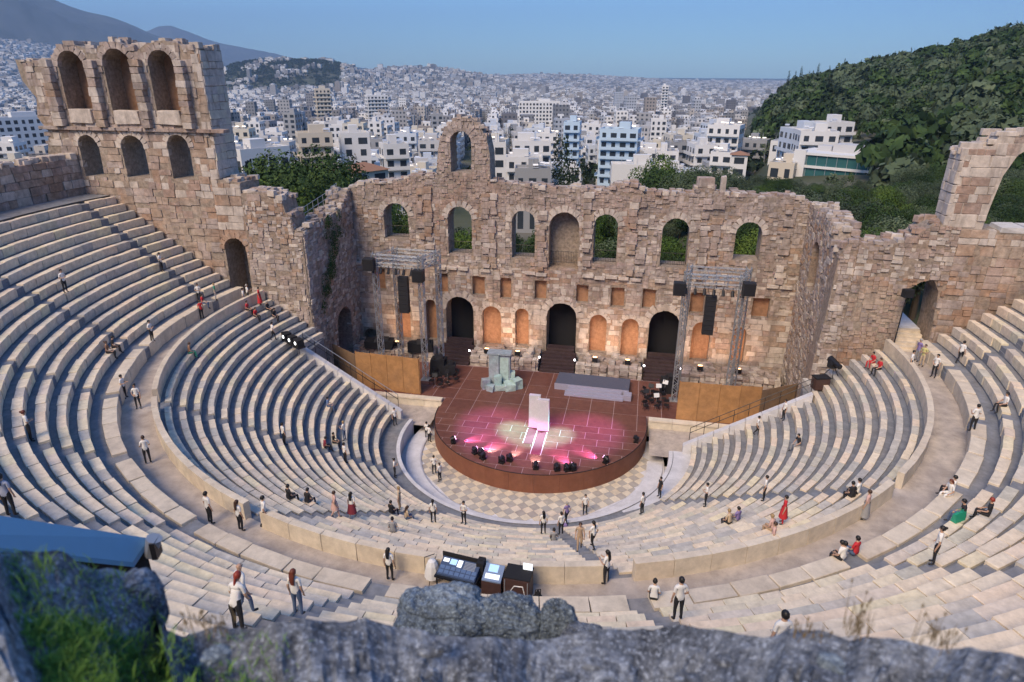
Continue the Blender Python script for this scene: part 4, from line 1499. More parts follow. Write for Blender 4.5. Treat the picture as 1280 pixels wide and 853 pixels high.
def named_houses():
    def put(name, label, px, py, D, w, d, rz_extra=0, roof='flat', wall='whitewall', **k):
        D *= 1.22 if D < 300 else 1
        x, y, z = at(px, py, D)
        zt = float(terrain(x, y)) - 1
        if name == 'small_house': zt = max(zt, z - 3)
        w, d = w * .56, d * .7
        h = max(4, z - zt)
        a = atan2(x - CAM.x, y - CAM.y)
        house(name, label, x, y, zt, w, d, h, -a + rz_extra, wall=wall, roof=roof, **k)
        NAMED.append((x, y, max(w, d) * .75))
    put('apartment_building', 'long low white building with row of windows, right behind the tall tower wall', 322, 187, 165, 26, 12, .5, floors=2, group='houses behind the theatre')
    put('apartment_building', 'cream block with small windows left of the leafy trees', 392, 168, 180, 18, 12, .1, wall='beigewall', group='houses behind the theatre')
    put('apartment_building', 'plain white block with few windows above the tree tops', 442, 168, 185, 16, 12, .1, group='houses behind the theatre', balc=False)
    put('apartment_building', 'white house with balcony left of the free arch', 492, 182, 165, 13, 10, .2, group='houses behind the theatre')
    put('tiled_house', 'low house with brown sloping roof at the back of the stage wall', 452, 212, 125, 16, 10, .6, roof='hip', wall='beigewall', group='houses behind the theatre', balc=False)
    put('apartment_building', 'narrow bright white block touching the right side of the free arch', 624, 180, 155, 6.5, 8, 0, group='houses behind the theatre', balc=False)
    put('apartment_building', 'grey flat roofed block just right of the free arch', 666, 212, 150, 17, 10, .0, wall='greywall', group='houses behind the theatre', balc=False, floors=2)
    put('apartment_building', 'white block with roof terrace above the grey block', 664, 178, 185, 22, 12, .05, group='houses behind the theatre')
    put('apartment_building', 'white stepped block left of the dark cypress row', 655, 198, 172, 20, 10, .0, group='houses behind the theatre')
    put('apartment_building', 'pale blue block with open balconies right of the cypress row', 776, 163, 205, 24, 13, -.15, wall='bluewall', group='houses behind the theatre')
    put('apartment_building', 'small blue fronted block above the cypress row', 716, 154, 240, 12, 12, -.1, wall='bluewall', group='houses behind the theatre')
    put('long_building', 'long low white building with row of arches among the trees', 800, 208, 150, 27, 9, .1, floors=1, group='houses behind the theatre', balc=False)
    put('apartment_building', 'tall white block with balconies on every storey, left of the wooded hill', 908, 158, 235, 22, 14, -.2, group='houses behind the theatre')
    put('apartment_building', 'white house with red roof edge below the tall white block', 905, 192, 185, 12, 10, -.2, group='houses behind the theatre')
    put('tiled_house', 'small white house with brown hipped roof left of the glass building', 925, 193, 172, 8, 7, .0, roof='hip', group='houses behind the theatre', balc=False)
    put('apartment_building', 'beige block with deep shaded balconies left of the glass building', 982, 205, 180, 13, 12, -.25, wall='beigewall', group='houses behind the theatre')
    x, y, z = at(1052, 192, 222)
    a = atan2(x - CAM.x, y - CAM.y)
    t = thing('glass_building', 'modern building of dark green glass storeys between white slabs, in front of the wood', 'building', (x, y, z - 11), -a - .30, 'houses behind the theatre')
    for k in range(4):
        q = MB(); q.box((0, 0, 11 - k * 3.6), (21.5, 15.5, .7)); q.build('floor_slab', MAT['whitewall'], t)
    for k in range(3):
        q = MB(); q.box((0, 0, 9.2 - k * 3.6), (20.4, 14.4, 2.9)); q.build('glass_storey', MAT['greenglass'], t)
        q = MB()
        for u in range(8): q.box((-9.8 + u * 2.8, -7.25, 9.2 - k * 3.6), (.14, .12, 2.9))
        for u in range(6): q.box((10.25, -6.5 + u * 2.6, 9.2 - k * 3.6), (.12, .14, 2.9)); q.box((-10.25, -6.5 + u * 2.6, 9.2 - k * 3.6), (.12, .14, 2.9))
        q.build('mullions', MAT['steel'], t)['kind'] = 'stuff'
    q = MB(); q.box((-9.0, -7.4, 6), (3.4, 1.2, 12)); q.build('side_wall', MAT['whitewall'], t)
    q = MB(); q.box((2, 1, 12.4), (8, 6, 2.4)); q.box((-5, 2, 12), (4, 4, 1.6)); q.build('roof_hut', MAT['palegrey'], t)
    NAMED.append((x, y, 14))
    put('apartment_building', 'white block with cluttered roof behind the glass building', 985, 180, 225, 18, 13, -.25, group='houses behind the theatre')
    put('apartment_building', 'long grey terrace block above the glass building', 942, 176, 250, 22, 12, -.2, wall='greywall', group='houses behind the theatre')
    put('tower_block', 'tall beige pair of flats standing out of the city, right of the tower wall', 402, 112, 620, 22, 18, .1, wall='beigewall', group='houses behind the theatre', detail=1)
    put('tower_block', 'slim white tower standing out of the far city, centre right', 832, 108, 900, 14, 22, .0, group='houses behind the theatre', detail=1)
    put('tower_block', 'broad pale block of flats standing out of the city, above the free arch', 470, 120, 700, 36, 20, .2, group='houses behind the theatre', detail=1)
    put('long_building', 'long pale building with dark windows in the middle of the city', 676, 128, 640, 70, 22, .0, group='houses behind the theatre', detail=1, balc=False)
    put('long_building', 'long white building left of the tower wall', 18, 148, 420, 46, 16, .3, group='houses behind the theatre', detail=1, balc=False)
    put('small_house', 'tiny white hut alone among the hill trees', 1118, 215, 195, 3.5, 3, -.3, group='houses behind the theatre', balc=False, detail=0)


def make_city():
    named_houses()
    C = []
    def rows(d0, d1, cell, a0, a1):
        rot = .22
        ext = d1 * 1.1
        n = int(2 * ext / cell)
        gx, gy = np.meshgrid((np.arange(n) - n / 2) * cell, (np.arange(n) - n / 2) * cell)
        # streets: leave out every fifth line
        ix, iy = np.meshgrid(np.arange(n), np.arange(n))
        keep = (ix % 4 != 0) & (iy % 6 != 0) if d1 < 1200 else rng.random(gx.shape) < .8
        gx, gy = gx[keep], gy[keep]
        gx = gx + rng.uniform(-.12, .12, gx.shape) * cell; gy = gy + rng.uniform(-.12, .12, gy.shape) * cell
        warp = 1.2 * (fbm(gx / 900, gy / 900, 21) - .5)
        x = gx * np.cos(rot) - gy * np.sin(rot) + CAM.x; y = gx * np.sin(rot) + gy * np.cos(rot) + CAM.y
        az, d = polar(x, y)
        deg = np.degrees(az)
        ok = (d > d0) & (d < d1) & (deg > a0) & (deg < a1)
        ok &= ~((deg > HILL_AZ[0] - .6) & (d < 1700) & ~((d > 205) & (d < 268) & (deg < 15)))
        ok &= ~((deg < -12) & (d < 195)) & ~((d < 230) & (deg > -9) & (fbm(x / 30, y / 30, 4) < .5))
        ok &= ~((np.abs(deg + 29) < 4.5) & (d > 2500) & (d < 3500) & (fbm(x / 120, y / 120, 8) < .62))
        x, y, d, warp = x[ok], y[ok], d[ok], warp[ok]
        for X, Y, r in NAMED:
            k = np.hypot(x - X, y - Y) > r + cell * .4
            x, y, d, warp = x[k], y[k], d[k], warp[k]
        n = len(x)
        w = cell * rng.uniform(.62, .92, n); dd = cell * rng.uniform(.62, .92, n)
        hh = rng.choice([7, 10, 13, 16, 19, 22, 25], n, p=[.08, .14, .2, .24, .2, .1, .04]) + rng.uniform(-.6, .6, n)
        tall = rng.random(n) < .012
        hh = np.where(tall, hh + rng.uniform(8, 22, n), hh)
        hh = np.where(d < 260, np.minimum(hh, 11), hh)
        hh = np.where((np.degrees(polar(x, y)[0]) > 6.5) & (d < 700), np.minimum(hh, 9), hh)
        z = terrain(x, y)
        return np.stack([x, y, z, w, dd, hh, np.full(n, rot) + rng.choice([0, 0, .12, -.2], n), d], -1)
    near = rows(178, 1100, 13, -50, 15)
    mid = rows(1100, 3200, 20, -51, 14)
    farr = rows(3200, 9500, 35, -51, 16)
    near = near[np.argsort(near[:, 7])]
    # the ones that show largest are buildings of their own
    px, py, dz = project(near[:, :3] + np.array([0, 0, 1]) * near[:, 5:6])
    vis = (px > 0) & (px < 1280) & ~((px > 60) & (px < 285) & (py > 60)) 
    idx = [i for i in range(len(near)) if vis[i]][:275]
    cols = ['white', 'pale grey', 'cream', 'light', 'bluish white']
    s = set(idx)
    for q, i in enumerate(idx):
        x, y, z, w, d, h, rz, D = near[i]
        fl = int(h / 3.1)
        place = 'left of the tall tower wall' if px[i] < 60 else 'between the tower wall and the free arch' if px[i] < 545 else 'above the middle of the stage wall' if px[i] < 760 else 'beside the wooded hill'
        size = 'low' if fl <= 3 else 'mid height' if fl <= 5 else 'tall'
        col, wm = random.choice([('white', 'whitewall'), ('cream', 'creamwall'), ('pale grey', 'palegrey'), ('dark grey', 'greywall'), ('bluish white', 'bluewhite'), ('white', 'whitewall'), ('white', 'whitewall'), ('bluish white', 'bluewhite')])
        far_ = 'near' if D < 300 else 'middle' if D < 480 else 'far'
        house('apartment_building', f'{col} {fl} storey block in {far_} city ' + place_word(float(px[i])).replace('the ', ''), x, y, z - 1, w, d, h + 1, rz, wm, detail=2 if D < 380 else 1, balc=D < 420)
    rest = np.concatenate([near[[i for i in range(len(near)) if i not in s]], mid, farr])
    c = rest[:, :3] + np.array([0, 0, 1]) * (rest[:, 5:6] / 2 - 3)
    v, f = boxes_np(c, np.stack([rest[:, 3], rest[:, 4], rest[:, 5] + 6], -1), rest[:, 6], drop_bottom=True)
    k = rng.random(len(rest)) < .75                     # stair huts on the roofs
    r2_ = rest[k]
    c2 = r2_[:, :3] + np.array([0, 0, 1]) * (r2_[:, 5:6] + 1.4)
    c2[:, :2] += rng.uniform(-.2, .2, (len(c2), 2)) * r2_[:, 3:5]
    v2, f2 = boxes_np(c2, np.stack([r2_[:, 3] * rng.uniform(.25, .6, len(r2_)), r2_[:, 4] * rng.uniform(.25, .6, len(r2_)), np.full(len(r2_), 3.0)], -1), r2_[:, 6], drop_bottom=True)
    o = obj('city_blocks', np_mesh('city_blocks', np.concatenate([v, v2]), np.concatenate([f, f2 + len(v)]), [MAT['city']]))
    tag(o, 'pale city blocks spreading over the plain to the horizon', kind='stuff')


make_city()

# ------------------------------------------------------------------ haze
hz = MB()
hz.box((0, 5500, 640), (34000, 24000, 1600))
m = bpy.data.materials.new('haze')
m.use_nodes = True
nt = m.node_tree
nt.nodes.remove(nt.nodes['Principled BSDF'])
pv = nt.nodes.new('ShaderNodeVolumePrincipled')
pv.inputs['Color'].default_value = (.44, .66, 1.0, 1)
pv.inputs['Density'].default_value = HAZE
pv.inputs['Anisotropy'].default_value = 0.0
nt.links.new(pv.outputs[0], nt.nodes['Material Output'].inputs['Volume'])
o = hz.build('haze', m)
tag(o, 'thin blue evening haze over the whole place', kind='stuff')
# ------------------------------------------------------------------ stage, rig and equipment
MAT['stagewood'] = stone('stage_floor_wood', [(.165, .07, .055), (.19, .08, .06), (.15, .062, .05)], grain=2.0, bump=.1, dark=.75, rough=.45, stain=.1)
MAT['skirt'] = stone('stage_skirt_wood', [(.21, .085, .055), (.23, .095, .06)], grain=1.2, bump=.08, dark=.8, rough=.6, stain=.05)
MAT['ply'] = stone('plywood', [(.46, .24, .10), (.50, .27, .12), (.42, .22, .095)], patch=(.36, .20, .10), patch_scale=.5, grain=1.6, bump=.1, dark=.7, rough=.7, patch_amt=.5, stain=.15)
MAT['plydark'] = stone('shaded_board', [(.26, .17, .11), (.24, .16, .11)], grain=1.6, bump=.1, dark=.7, rough=.8, stain=.2)  # dim copy of the plywood, its shade put into the colour
MAT['carpet'] = stone('dark_step_boards', [(.055, .035, .04), (.07, .045, .045)], grain=3, bump=.2, dark=.7, rough=.9, stain=.1)
MAT['lilac'] = plain('lilac_step_paint', (.33, .32, .42), .6, var=.12)
MAT['platform'] = plain('platform_top', (.09, .10, .15), .7, var=.2)
MAT['setblue'] = stone('set_grey_blue', [(.36, .40, .46), (.42, .46, .52), (.33, .38, .44)], patch=(.30, .46, .48), patch_scale=.6, grain=2.5, bump=.3, dark=.65, stain=.2)
MAT['setteal'] = stone('set_teal', [(.40, .56, .56), (.46, .60, .58)], grain=2.5, bump=.3, dark=.7, stain=.1)
MAT['setwhite'] = plain('white_board', (.58, .58, .60), .5, var=.14)
MAT['maroon'] = plain('maroon_strip', (.17, .03, .05), .6, var=.1)
MAT['whiteline'] = plain('white_tape', (.7, .68, .7), .6)
MAT['lens'] = plain('lamp_lens_white', (.9, .9, 1), .2, emit=(1, .93, 1), es=9)
MAT['lenspink'] = plain('lamp_lens_pink', (.9, .5, .8), .2, emit=(1, .45, .85), es=9)
MAT['lenswarm'] = plain('lamp_lens_warm', (.9, .6, .4), .2, emit=(1, .55, .25), es=2.5)
MAT['speaker'] = plain('speaker_black', (.018, .018, .022), .6, var=.2)
MAT['screen'] = plain('console_screen', (.3, .5, .8), .3, emit=(.45, .65, 1.0), es=.5)
MAT['screenwhite'] = plain('console_screen_white', (.8, .85, .9), .3, emit=(.8, .88, 1), es=.55)
MAT['navy'] = plain('console_navy', (.05, .08, .16), .45, var=.2)
MAT['casewood'] = plain('case_dark_brown', (.07, .035, .03), .55, var=.3)
MAT['cloth'] = plain('white_cloth', (.75, .75, .76), .85)
MAT['bluesheet'] = plain('blue_sheet', (.15, .35, .58), .55, var=.05)
MAT['ivy'] = leaf_mat('ivy_green', (.02, .045, .015), (.04, .08, .025), (.08, .13, .04))

SZ, SC, SR = 1.6, 3.4, 9.16           # stage height, centre y and radius of the round apron


def clip_poly(poly, test):
    """clip a polygon by a half plane test = (a, b, c): a x + b y <= c"""
    a, b, c = test
    out = []
    for i in range(len(poly)):
        p, q = poly[i], poly[(i + 1) % len(poly)]
        dp, dq = a * p[0] + b * p[1] - c, a * q[0] + b * q[1] - c
        if dp <= 0: out.append(p)
        if dp * dq < 0:
            t = dp / (dp - dq)
            out.append((p[0] + (q[0] - p[0]) * t, p[1] + (q[1] - p[1]) * t))
    return out


def prism(poly, z0, z1, mb=None, m=0):
    mb = mb or MB()
    n = len(poly)
    mb.add([(x, y, z0) for x, y in poly] + [(x, y, z1) for x, y in poly],
           [tuple(range(n - 1, -1, -1)), tuple(range(n, 2 * n))] + [(i, (i + 1) % n, n + (i + 1) % n, n + i) for i in range(n)], m)
    return mb


def make_stage():
    st = thing('stage', 'round fronted reddish brown wooden stage lit pink in front of the ruined wall', 'stage', (0, SC, 0), kind='structure')
    circ = [(cos(t), sin(t), SR - .02) for t in [-pi + pi * i / 40 for i in range(41)]]
    gap = .022
    xs = np.arange(-20.8, 20.81, 2.08)
    ys = list(np.arange(-5.9, 3.5, 1.04)) + [3.46, 5.2, 7.3, 9.4, 12.5]
    for j in range(len(ys) - 1):
        for i in range(len(xs) - 1):
            off = 1.04 if j % 2 and ys[j] < 3 else 0
            p = [(xs[i] + gap + off, ys[j] + gap), (xs[i + 1] - gap + off, ys[j] + gap), (xs[i + 1] - gap + off, ys[j + 1] - gap), (xs[i] + gap + off, ys[j + 1] - gap)]
            p = [(x, y - SC) for x, y in p]
            if ys[j] + .5 < SC:
                for c in circ:
                    if len(p) < 3: break
                    p = clip_poly(p, c)
            elif ys[j] < 5.1:
                for c in ((1, 0, 9.1), (-1, 0, 9.1)): p = clip_poly(p, c) if len(p) > 2 else p
            if len(p) < 3: continue
            ar = abs(sum(p[k][0] * p[(k + 1) % len(p)][1] - p[(k + 1) % len(p)][0] * p[k][1] for k in range(len(p)))) / 2
            if ar < .03: continue
            prism(p, SZ - .05, SZ + random.uniform(-.004, .004)).build('floor_panel', MAT['stagewood'], st)
    # body under the panels: pale joints
    body = [(SR * cos(t) * .995, SR * sin(t) * .995) for t in [-pi + pi * i / 48 for i in range(49)]] + [(SR * .995, 1.75), (-SR * .995, 1.75)]
    mb = prism(body, .0, SZ - .012)
    mb = prism([(-21, 1.76), (21, 1.76), (21, 9.3), (-21, 9.3)], .0, SZ - .012, mb)
    mb.build('stage_frame', MAT['jointpale'], st)
    # curved skirt in sections, with a lip
    n = 15
    for k in range(n):
        q = MB()
        a0, a1 = -pi * 1.0 + pi * 1.0 * k / n, -pi + pi * (k + 1) / n - .0012
        for s in range(5):
            t0, t1 = a0 + (a1 - a0) * s / 5, a0 + (a1 - a0) * (s + 1) / 5
            P = lambda r, t, z: (r * cos(t), r * sin(t), z)
            q.hexa([P(SR, t0, 0), P(SR + .05, t0, 0), P(SR + .05, t1, 0), P(SR, t1, 0), P(SR, t0, SZ), P(SR + .05, t0, SZ), P(SR + .05, t1, SZ), P(SR, t1, SZ)])
        q.build('skirt_panel', MAT['skirt'], st)
    q = MB()
    q.path([((SR + .03) * cos(-pi + pi * i / 60), (SR + .03) * sin(-pi + pi * i / 60), SZ + .02) for i in range(61)], .035, 5)
    q.build('rim', MAT['black'], st)
    # pale wall under the wings of the stage
    for x0, x1 in ((-17.6, -9.3), (9.3, 19.4)):
        w = thing('stage_front_wall', 'cream slab wall under the %s wing of the stage' % ('left' if x0 < 0 else 'right'), 'low wall', ((x0 + x1) / 2, 4.7, 0), kind='thing')
        n = 5
        L = (x1 - x0) / n
        for i in range(n):
            q = MB(); q.box((x0 + L * (i + .5) - (x0 + x1) / 2, 0, .78), (L - .02, .36, 1.5)); q.build('slab', MAT['newstone4'], w)
            q = MB(); q.box((x0 + L * (i + .5) - (x0 + x1) / 2, .05, 1.6), (L - .015, .62, .14)); q.build('coping', MAT['newstone4'], w)
    f = MB()
    f.add([(-22, 1.0, .86), (-9.4, 1.0, .86), (-9.4, 4.6, .86), (-22, 4.6, .86)], [(0, 1, 2, 3)])
    f.add([(9.4, 0, .86), (22, 0, .86), (22, 4.6, .86), (9.4, 4.6, .86)], [(0, 1, 2, 3)])
    o = f.build('side_entrance_paving', MAT['diazoma']); tag(o, 'paving of the side entrances', kind='structure')
    # plywood screens
    for sgn, x0, x1, y0, y1, nm in ((-1, -17.95, -11.6, 5.75, 5.35, 'left'), (1, 11.65, 18.35, 5.2, 5.45, 'right')):
        w = thing('plywood_screen', f'brown plywood screen standing on the {nm} side of the stage', 'screen', ((x0 + x1) / 2, (y0 + y1) / 2, SZ))
        n = 4
        for i in range(n):
            a, b = i / n, (i + 1) / n - .004
            cx, cy = (x1 - x0) * ((a + b) / 2 - .5), (y1 - y0) * ((a + b) / 2 - .5)
            q = MB(); q.box((cx, cy, 1.8 + random.uniform(-.03, .03)), ((x1 - x0) / n - .025, .05, 3.6), atan2(y1 - y0, x1 - x0)); q.build('board', MAT['ply'], w)
        q = MB()
        for i in range(n + 1):
            q.box(((x1 - x0) * (i / n - .5), (y1 - y0) * (i / n - .5) + .10, 1.8), (.09, .09, 3.66))
        q.build('post', MAT['ply'], w)
        xa, ya = (x0, y0) if sgn < 0 else (x1, y1)
        w2 = thing('side_screen', f'dull brown board closing the gap beside the {nm} plywood screen', 'screen', (xa + sgn * 1.6, ya + 1.0, SZ))
        for i in (0, 1):
            q = MB(); q.box((sgn * (i * 1.6 - .78), i * 1.0 - .5, 1.7), (1.9, .05, 3.3), sgn * .56); q.build('board', MAT['plydark'], w2)


def steps_and_podiums():
    for u0, u1, nm in ((-12.0, -9.1, 'left'), (-1.3, 1.65, 'middle'), (8.95, 11.8, 'right')):
        t = thing('door_steps', f'dark boarded steps leading up into the {nm} stage door', 'steps', ((u0 + u1) / 2, 13, SZ))
        n = 8
        for i in range(n):
            y = 12.55 + i * .45
            q = MB(); q.box((0, y + .22 - 13, (i + 1) * .10), (u1 - u0 + (.5 if i < 6 else -.12), .44, (i + 1) * .2)); q.build('step', MAT['carpet'], t)
    for u0, u1, top, lab in ((-21.4, -12.5, 2.7, 'between the left stage door and the side wall'), (-8.7, -1.7, 2.75, 'under the niches left of the middle stage door'), (2.05, 8.55, 2.75, 'under the niches right of the middle stage door'), (12.2, 21.4, 2.7, 'between the right stage door and the side wall')):
        t = thing('rubble_podium', 'low ruined stone podium ' + lab, 'stone podium', ((u0 + u1) / 2, 14, SZ))
        bl = []
        c = MB(); c.box((0, .35, .5), (u1 - u0 - .3, 2.4, .96)); c.build('masonry_core', MAT['core'], t)
        u = u0
        while u < u1 - .2:
            L = min(random.uniform(.4, 1.0), u1 - u)
            z = SZ
            while z < top - .12:
                h = min(random.uniform(.22, .5), top - z)
                bl.append((u + L / 2, 12.95 + random.uniform(-.12, .2), z + h / 2, L - .03, .8, h - .02, random.uniform(-.06, .06), random.choice(['ruin', 'ashlar'])))
                z += h
            u += L
        for k in range(int((u1 - u0) * 3.2)):
            bl.append((random.uniform(u0 + .2, u1 - .2), random.uniform(13.2, 15.5), top + random.uniform(-.12, .10), random.uniform(.35, .9), random.uniform(.35, .8), random.uniform(.2, .45), random.uniform(-.5, .5), random.choice(['ruin', 'ashlar', 'ruin'])))
        block_field(t, bl, 'stone_block', 'small_stones', 60, .06, .04, t.location)


def spot(name, loc, target, energy, color, size=40, blend=.6, parent=None, rad=.1):
    l = bpy.data.lights.new(name, 'SPOT')
    l.energy, l.color, l.spot_size, l.spot_blend, l.shadow_soft_size = energy, color, radians(size), blend, rad
    o = link(bpy.data.objects.new(name, l))
    loc, target = Vector(loc), Vector(target)
    o.rotation_euler = (target - loc).to_track_quat('-Z', 'Y').to_euler()
    o.location = loc
    return o


def uplights():
    """floodlights at the foot of the niches, lit amber"""
    base = None
    for u, lab in ((-16.7, 'leftmost niche'), (-13.6, 'niche left of the left stage door'), (-7.1, 'niche right of the left stage door'), (-3.9, 'niche left of the middle stage door'), (3.9, 'niche right of the middle stage door'),
              (7.1, 'niche left of the right stage door'), (14.0, 'niche right of the right stage door'), (17.55, 'rightmost niche')):
        t = thing('uplight', 'black floodlight glowing amber at the foot of the ' + lab, 'floodlight', (u, 13.35, 2.85), 0, 'amber floodlights under the niches')
        q = MB(); q.box((0, 0, .25), (.55, .34, .42)); q.tube((-.18, 0, -.1), (-.18, 0, .1), .03); q.tube((.18, 0, -.1), (.18, 0, .1), .03); hs = q.build('housing', MAT['blackmetal'], t)
        q = MB(); q.box((0, .05, .475), (.42, .24, .03)); q.build('lens', MAT['lenswarm'], hs)
        spot('amber_light', (u, 13.2, 3.45), (u, 16.0, 5.2), 260, (1, .60, .36), 125, .8, rad=.15)
    for u, y, z, lab in ((-8.85, 13.0, 3.0, 'right of the left door steps'), (-1.6, 12.9, 2.95, 'left of the middle door steps'), (1.95, 12.9, 2.95, 'right of the middle door steps'), (8.7, 12.9, 2.95, 'left of the right door steps'), (12.1, 12.9, 2.95, 'right of the right door steps')):
        t = thing('step_light', 'small white lamp shining ' + lab, 'lamp', (u, y, z), 0, 'white lamps beside the door steps')
        q = MB(); q.lathe([(.0, .0), (.07, .03), (.09, .1), (.06, .17), (.0, .19)], (0, 0, 0), 8); q.build('bulb', MAT['lens'], t, smooth=True)
        q = MB(); q.tube((0, 0, -.25), (0, 0, .01), .03); q.build('stem', MAT['blackmetal'], t)


def stage_props():
    # white double screen in the middle
    t = thing('white_screen', 'pair of tall white boards standing upright in the middle of the stage', 'stage screen', (.1, 1.2, SZ))
    q = MB(); q.box((-.28, .25, 1.52), (.95, .35, 3.02)); q.build('board', MAT['setwhite'], t)
    q = MB(); q.box((.5, -.12, 1.44), (.95, .36, 2.86)); q.build('board', MAT['setwhite'], t)
    for x0, x1, y0, y1, lab in ((-.65, .12, -1.4, 1.1, 'left'), (.2, .98, -2.9, .7, 'right')):
        t = thing('floor_strip', f'maroon strip edged in white, {lab} one in front of the white boards', 'mat', ((x0 + x1) / 2, (y0 + y1) / 2, SZ))
        q = MB(); q.box((0, 0, .016), (x1 - x0, y1 - y0, .014)); q.build('mat', MAT['maroon'], t)  # thin maroon strip on the floor, edged in white
        q = MB()
        for s in (-1, 1): q.box((s * ((x1 - x0) / 2 + .025), 0, .018), (.05, y1 - y0, .02))
        q.build('border', MAT['whiteline'], t)
    # blue grey set tower with blocks at its foot
    t = thing('set_tower', 'tall grey blue wardrobe like set piece with pale teal blocks round its foot', 'stage set', (-4.7, 8.7, SZ), .05)
    for x, y, w, d, h, m in ((-.55, 0, .95, .9, 3.3, 'setblue'), (.45, .1, 1.05, .8, 3.35, 'setblue')):
        q = MB(); q.box((x, y, h / 2), (w, d, h)); q.build('upright', MAT[m], t)
    q = MB(); q.box((-.05, .05, 3.42), (2.25, 1.1, .16)); q.build('top_board', MAT['setblue'], t)
    q = MB(); q.box((.45, -.33, 1.75), (.8, .06, 2.6)); q.build('door', MAT['setteal'], t)
    for x, y, a, b, h, rz, m in ((-1.3, -.7, .8, .9, .9, .3, 'setblue'), (-.7, -1.2, .7, .6, .6, -.3, 'setblue'), (.2, -1.0, 1.1, .7, .55, .1, 'setteal'), (1.0, -.75, .9, .9, .7, .4, 'setteal'), (1.6, -.3, .9, .9, 1.0, .7, 'setteal'), (-.1, -.75, .6, .5, 1.4, .2, 'setteal'), (1.05, .1, .6, .5, 1.5, .1, 'setteal')):
        q = MB(); q.box((x, y, h / 2), (a, b, h), rz, 0, .09); q.build('foam_block', MAT[m], t)
    # low platform with lilac steps
    t = thing('stage_platform', 'low dark platform with lilac steps along its front, right of the set tower', 'platform', (4.0, 10.0, SZ), -.04)
    q = MB(); q.box((0, .2, .30), (6.9, 2.6, .58)); q.build('deck', MAT['platform'], t)
    q = MB(); q.box((0, -1.13, .31), (6.95, .06, .62)); q.build('fascia', MAT['lilac'], t)
    for i in range(3):
        q = MB(); q.box((.35, -1.35 - i * .38, (.46 - i * .15) / 2), (5.4 if i else 5.0, .37, .46 - i * .15)); q.build('step', MAT['lilac'], t)
    q = MB(); q.box((3.42, -1.6, .25), (.7, .9, .5)); q.build('block', MAT['lilac'], t)


def floor_lamps():
    proto = None
    L = [(-6.2, -2.5, .9, 'pink', 'first from the left along the stage rim'), (-4.1, -3.7, .5, 'pink', 'second along the rim, close beside another'), (-3.55, -3.85, .9, 'white', 'third along the rim, shining white'), (-3.3, -4.35, 0, None, 'unlit, behind the third lamp'),
         (-1.75, -4.6, 0, None, 'unlit, left of the middle of the rim'), (-1.2, -4.2, .2, 'white', 'shining white left of the strips'), (.95, -4.9, .0, 'white', 'shining white at the foot of the right strip'), (2.55, -4.8, 0, None, 'unlit, right of the strips'), (3.3, -4.7, 0, None, 'unlit, beside a lit lamp right of the strips'),
         (3.75, -4.5, -.3, 'pink', 'pink, right of the strips'), (6.1, -3.0, -.5, 'pink', 'pink, second from the right along the rim'), (8.3, .6, -.8, None, 'unlit, last on the right along the rim')]
    for x, y, aim, lit, lab in L:
        t = thing('stage_lamp', 'black moving head lamp ' + lab, 'stage lamp', (x, y, SZ), atan2(-x, 4 - y) * -1, 'moving head lamps along the stage rim')
        t.rotation_euler.z = atan2(1.0 - y, 0 - x) - pi / 2
        q = MB(); q.box((0, 0, .08), (.42, .36, .15)); q.build('base', MAT['blackmetal'], t)
        q = MB()
        q.hexa([(-.25, -.07, .14), (.25, -.07, .14), (.25, .07, .14), (-.25, .07, .14), (-.25, -.07, .19), (.25, -.07, .19), (.25, .07, .19), (-.25, .07, .19)])
        for s in (-1, 1): q.box((s * .22, 0, .34), (.06, .14, .42))
        q.build('yoke', MAT['blackmetal'], t)
        q = MB(); q.tube((0, -.20, .36), (0, .18, .48), .15, .18, 10); hd_ = q.build('head', MAT['blackmetal'], t)
        q = MB(); q.tube((0, .181, .4803), (0, .20, .486), .15, .15, 10); q.build('lens', MAT['black'] if not lit else MAT['lens' if lit == 'white' else 'lenspink'], hd_)
        if lit:
            a = t.rotation_euler.z + pi / 2
            fwv = Vector((cos(a), sin(a), 0))
            p = Vector((x, y, SZ + .5)) + fwv * .3
            tg = Vector((x, y, SZ)) + fwv * (1.9 if lit == 'pink' else 1.2)
            spot('stage_light', p, tg, 1100 if lit == 'pink' else 420, (1, .22, .85) if lit == 'pink' else (1, .9, 1), 48, .9, rad=.05)


def lattice(mb, a, b, w=.30, r=.022, n=None, m=0, bay=.45):
    """box truss: four chords with zig-zag bracing"""
    a, b = Vector(a), Vector(b)
    d = (b - a)
    L = d.length
    d.normalize()
    x = d.cross(Vector((0, 0, 1)) if abs(d.z) < .9 else Vector((0, 1, 0))).normalized()
    y = d.cross(x)
    h = w / 2
    co = [x * h + y * h, x * -h + y * h, x * -h - y * h, x * h - y * h]
    for c in co: mb.tube(a + c, b + c, r, n=4, m=m, cap=False)
    k = max(2, int(L / bay))
    for i in range(k):
        p0, p1 = a + d * (L * i / k), a + d * (L * (i + 1) / k)
        for j in range(4):
            c0, c1 = co[j], co[(j + 1) % 4]
            mb.tube(p0 + (c0 if i % 2 else c1), p1 + (c1 if i % 2 else c0), r * .8, n=3, m=m, cap=False)


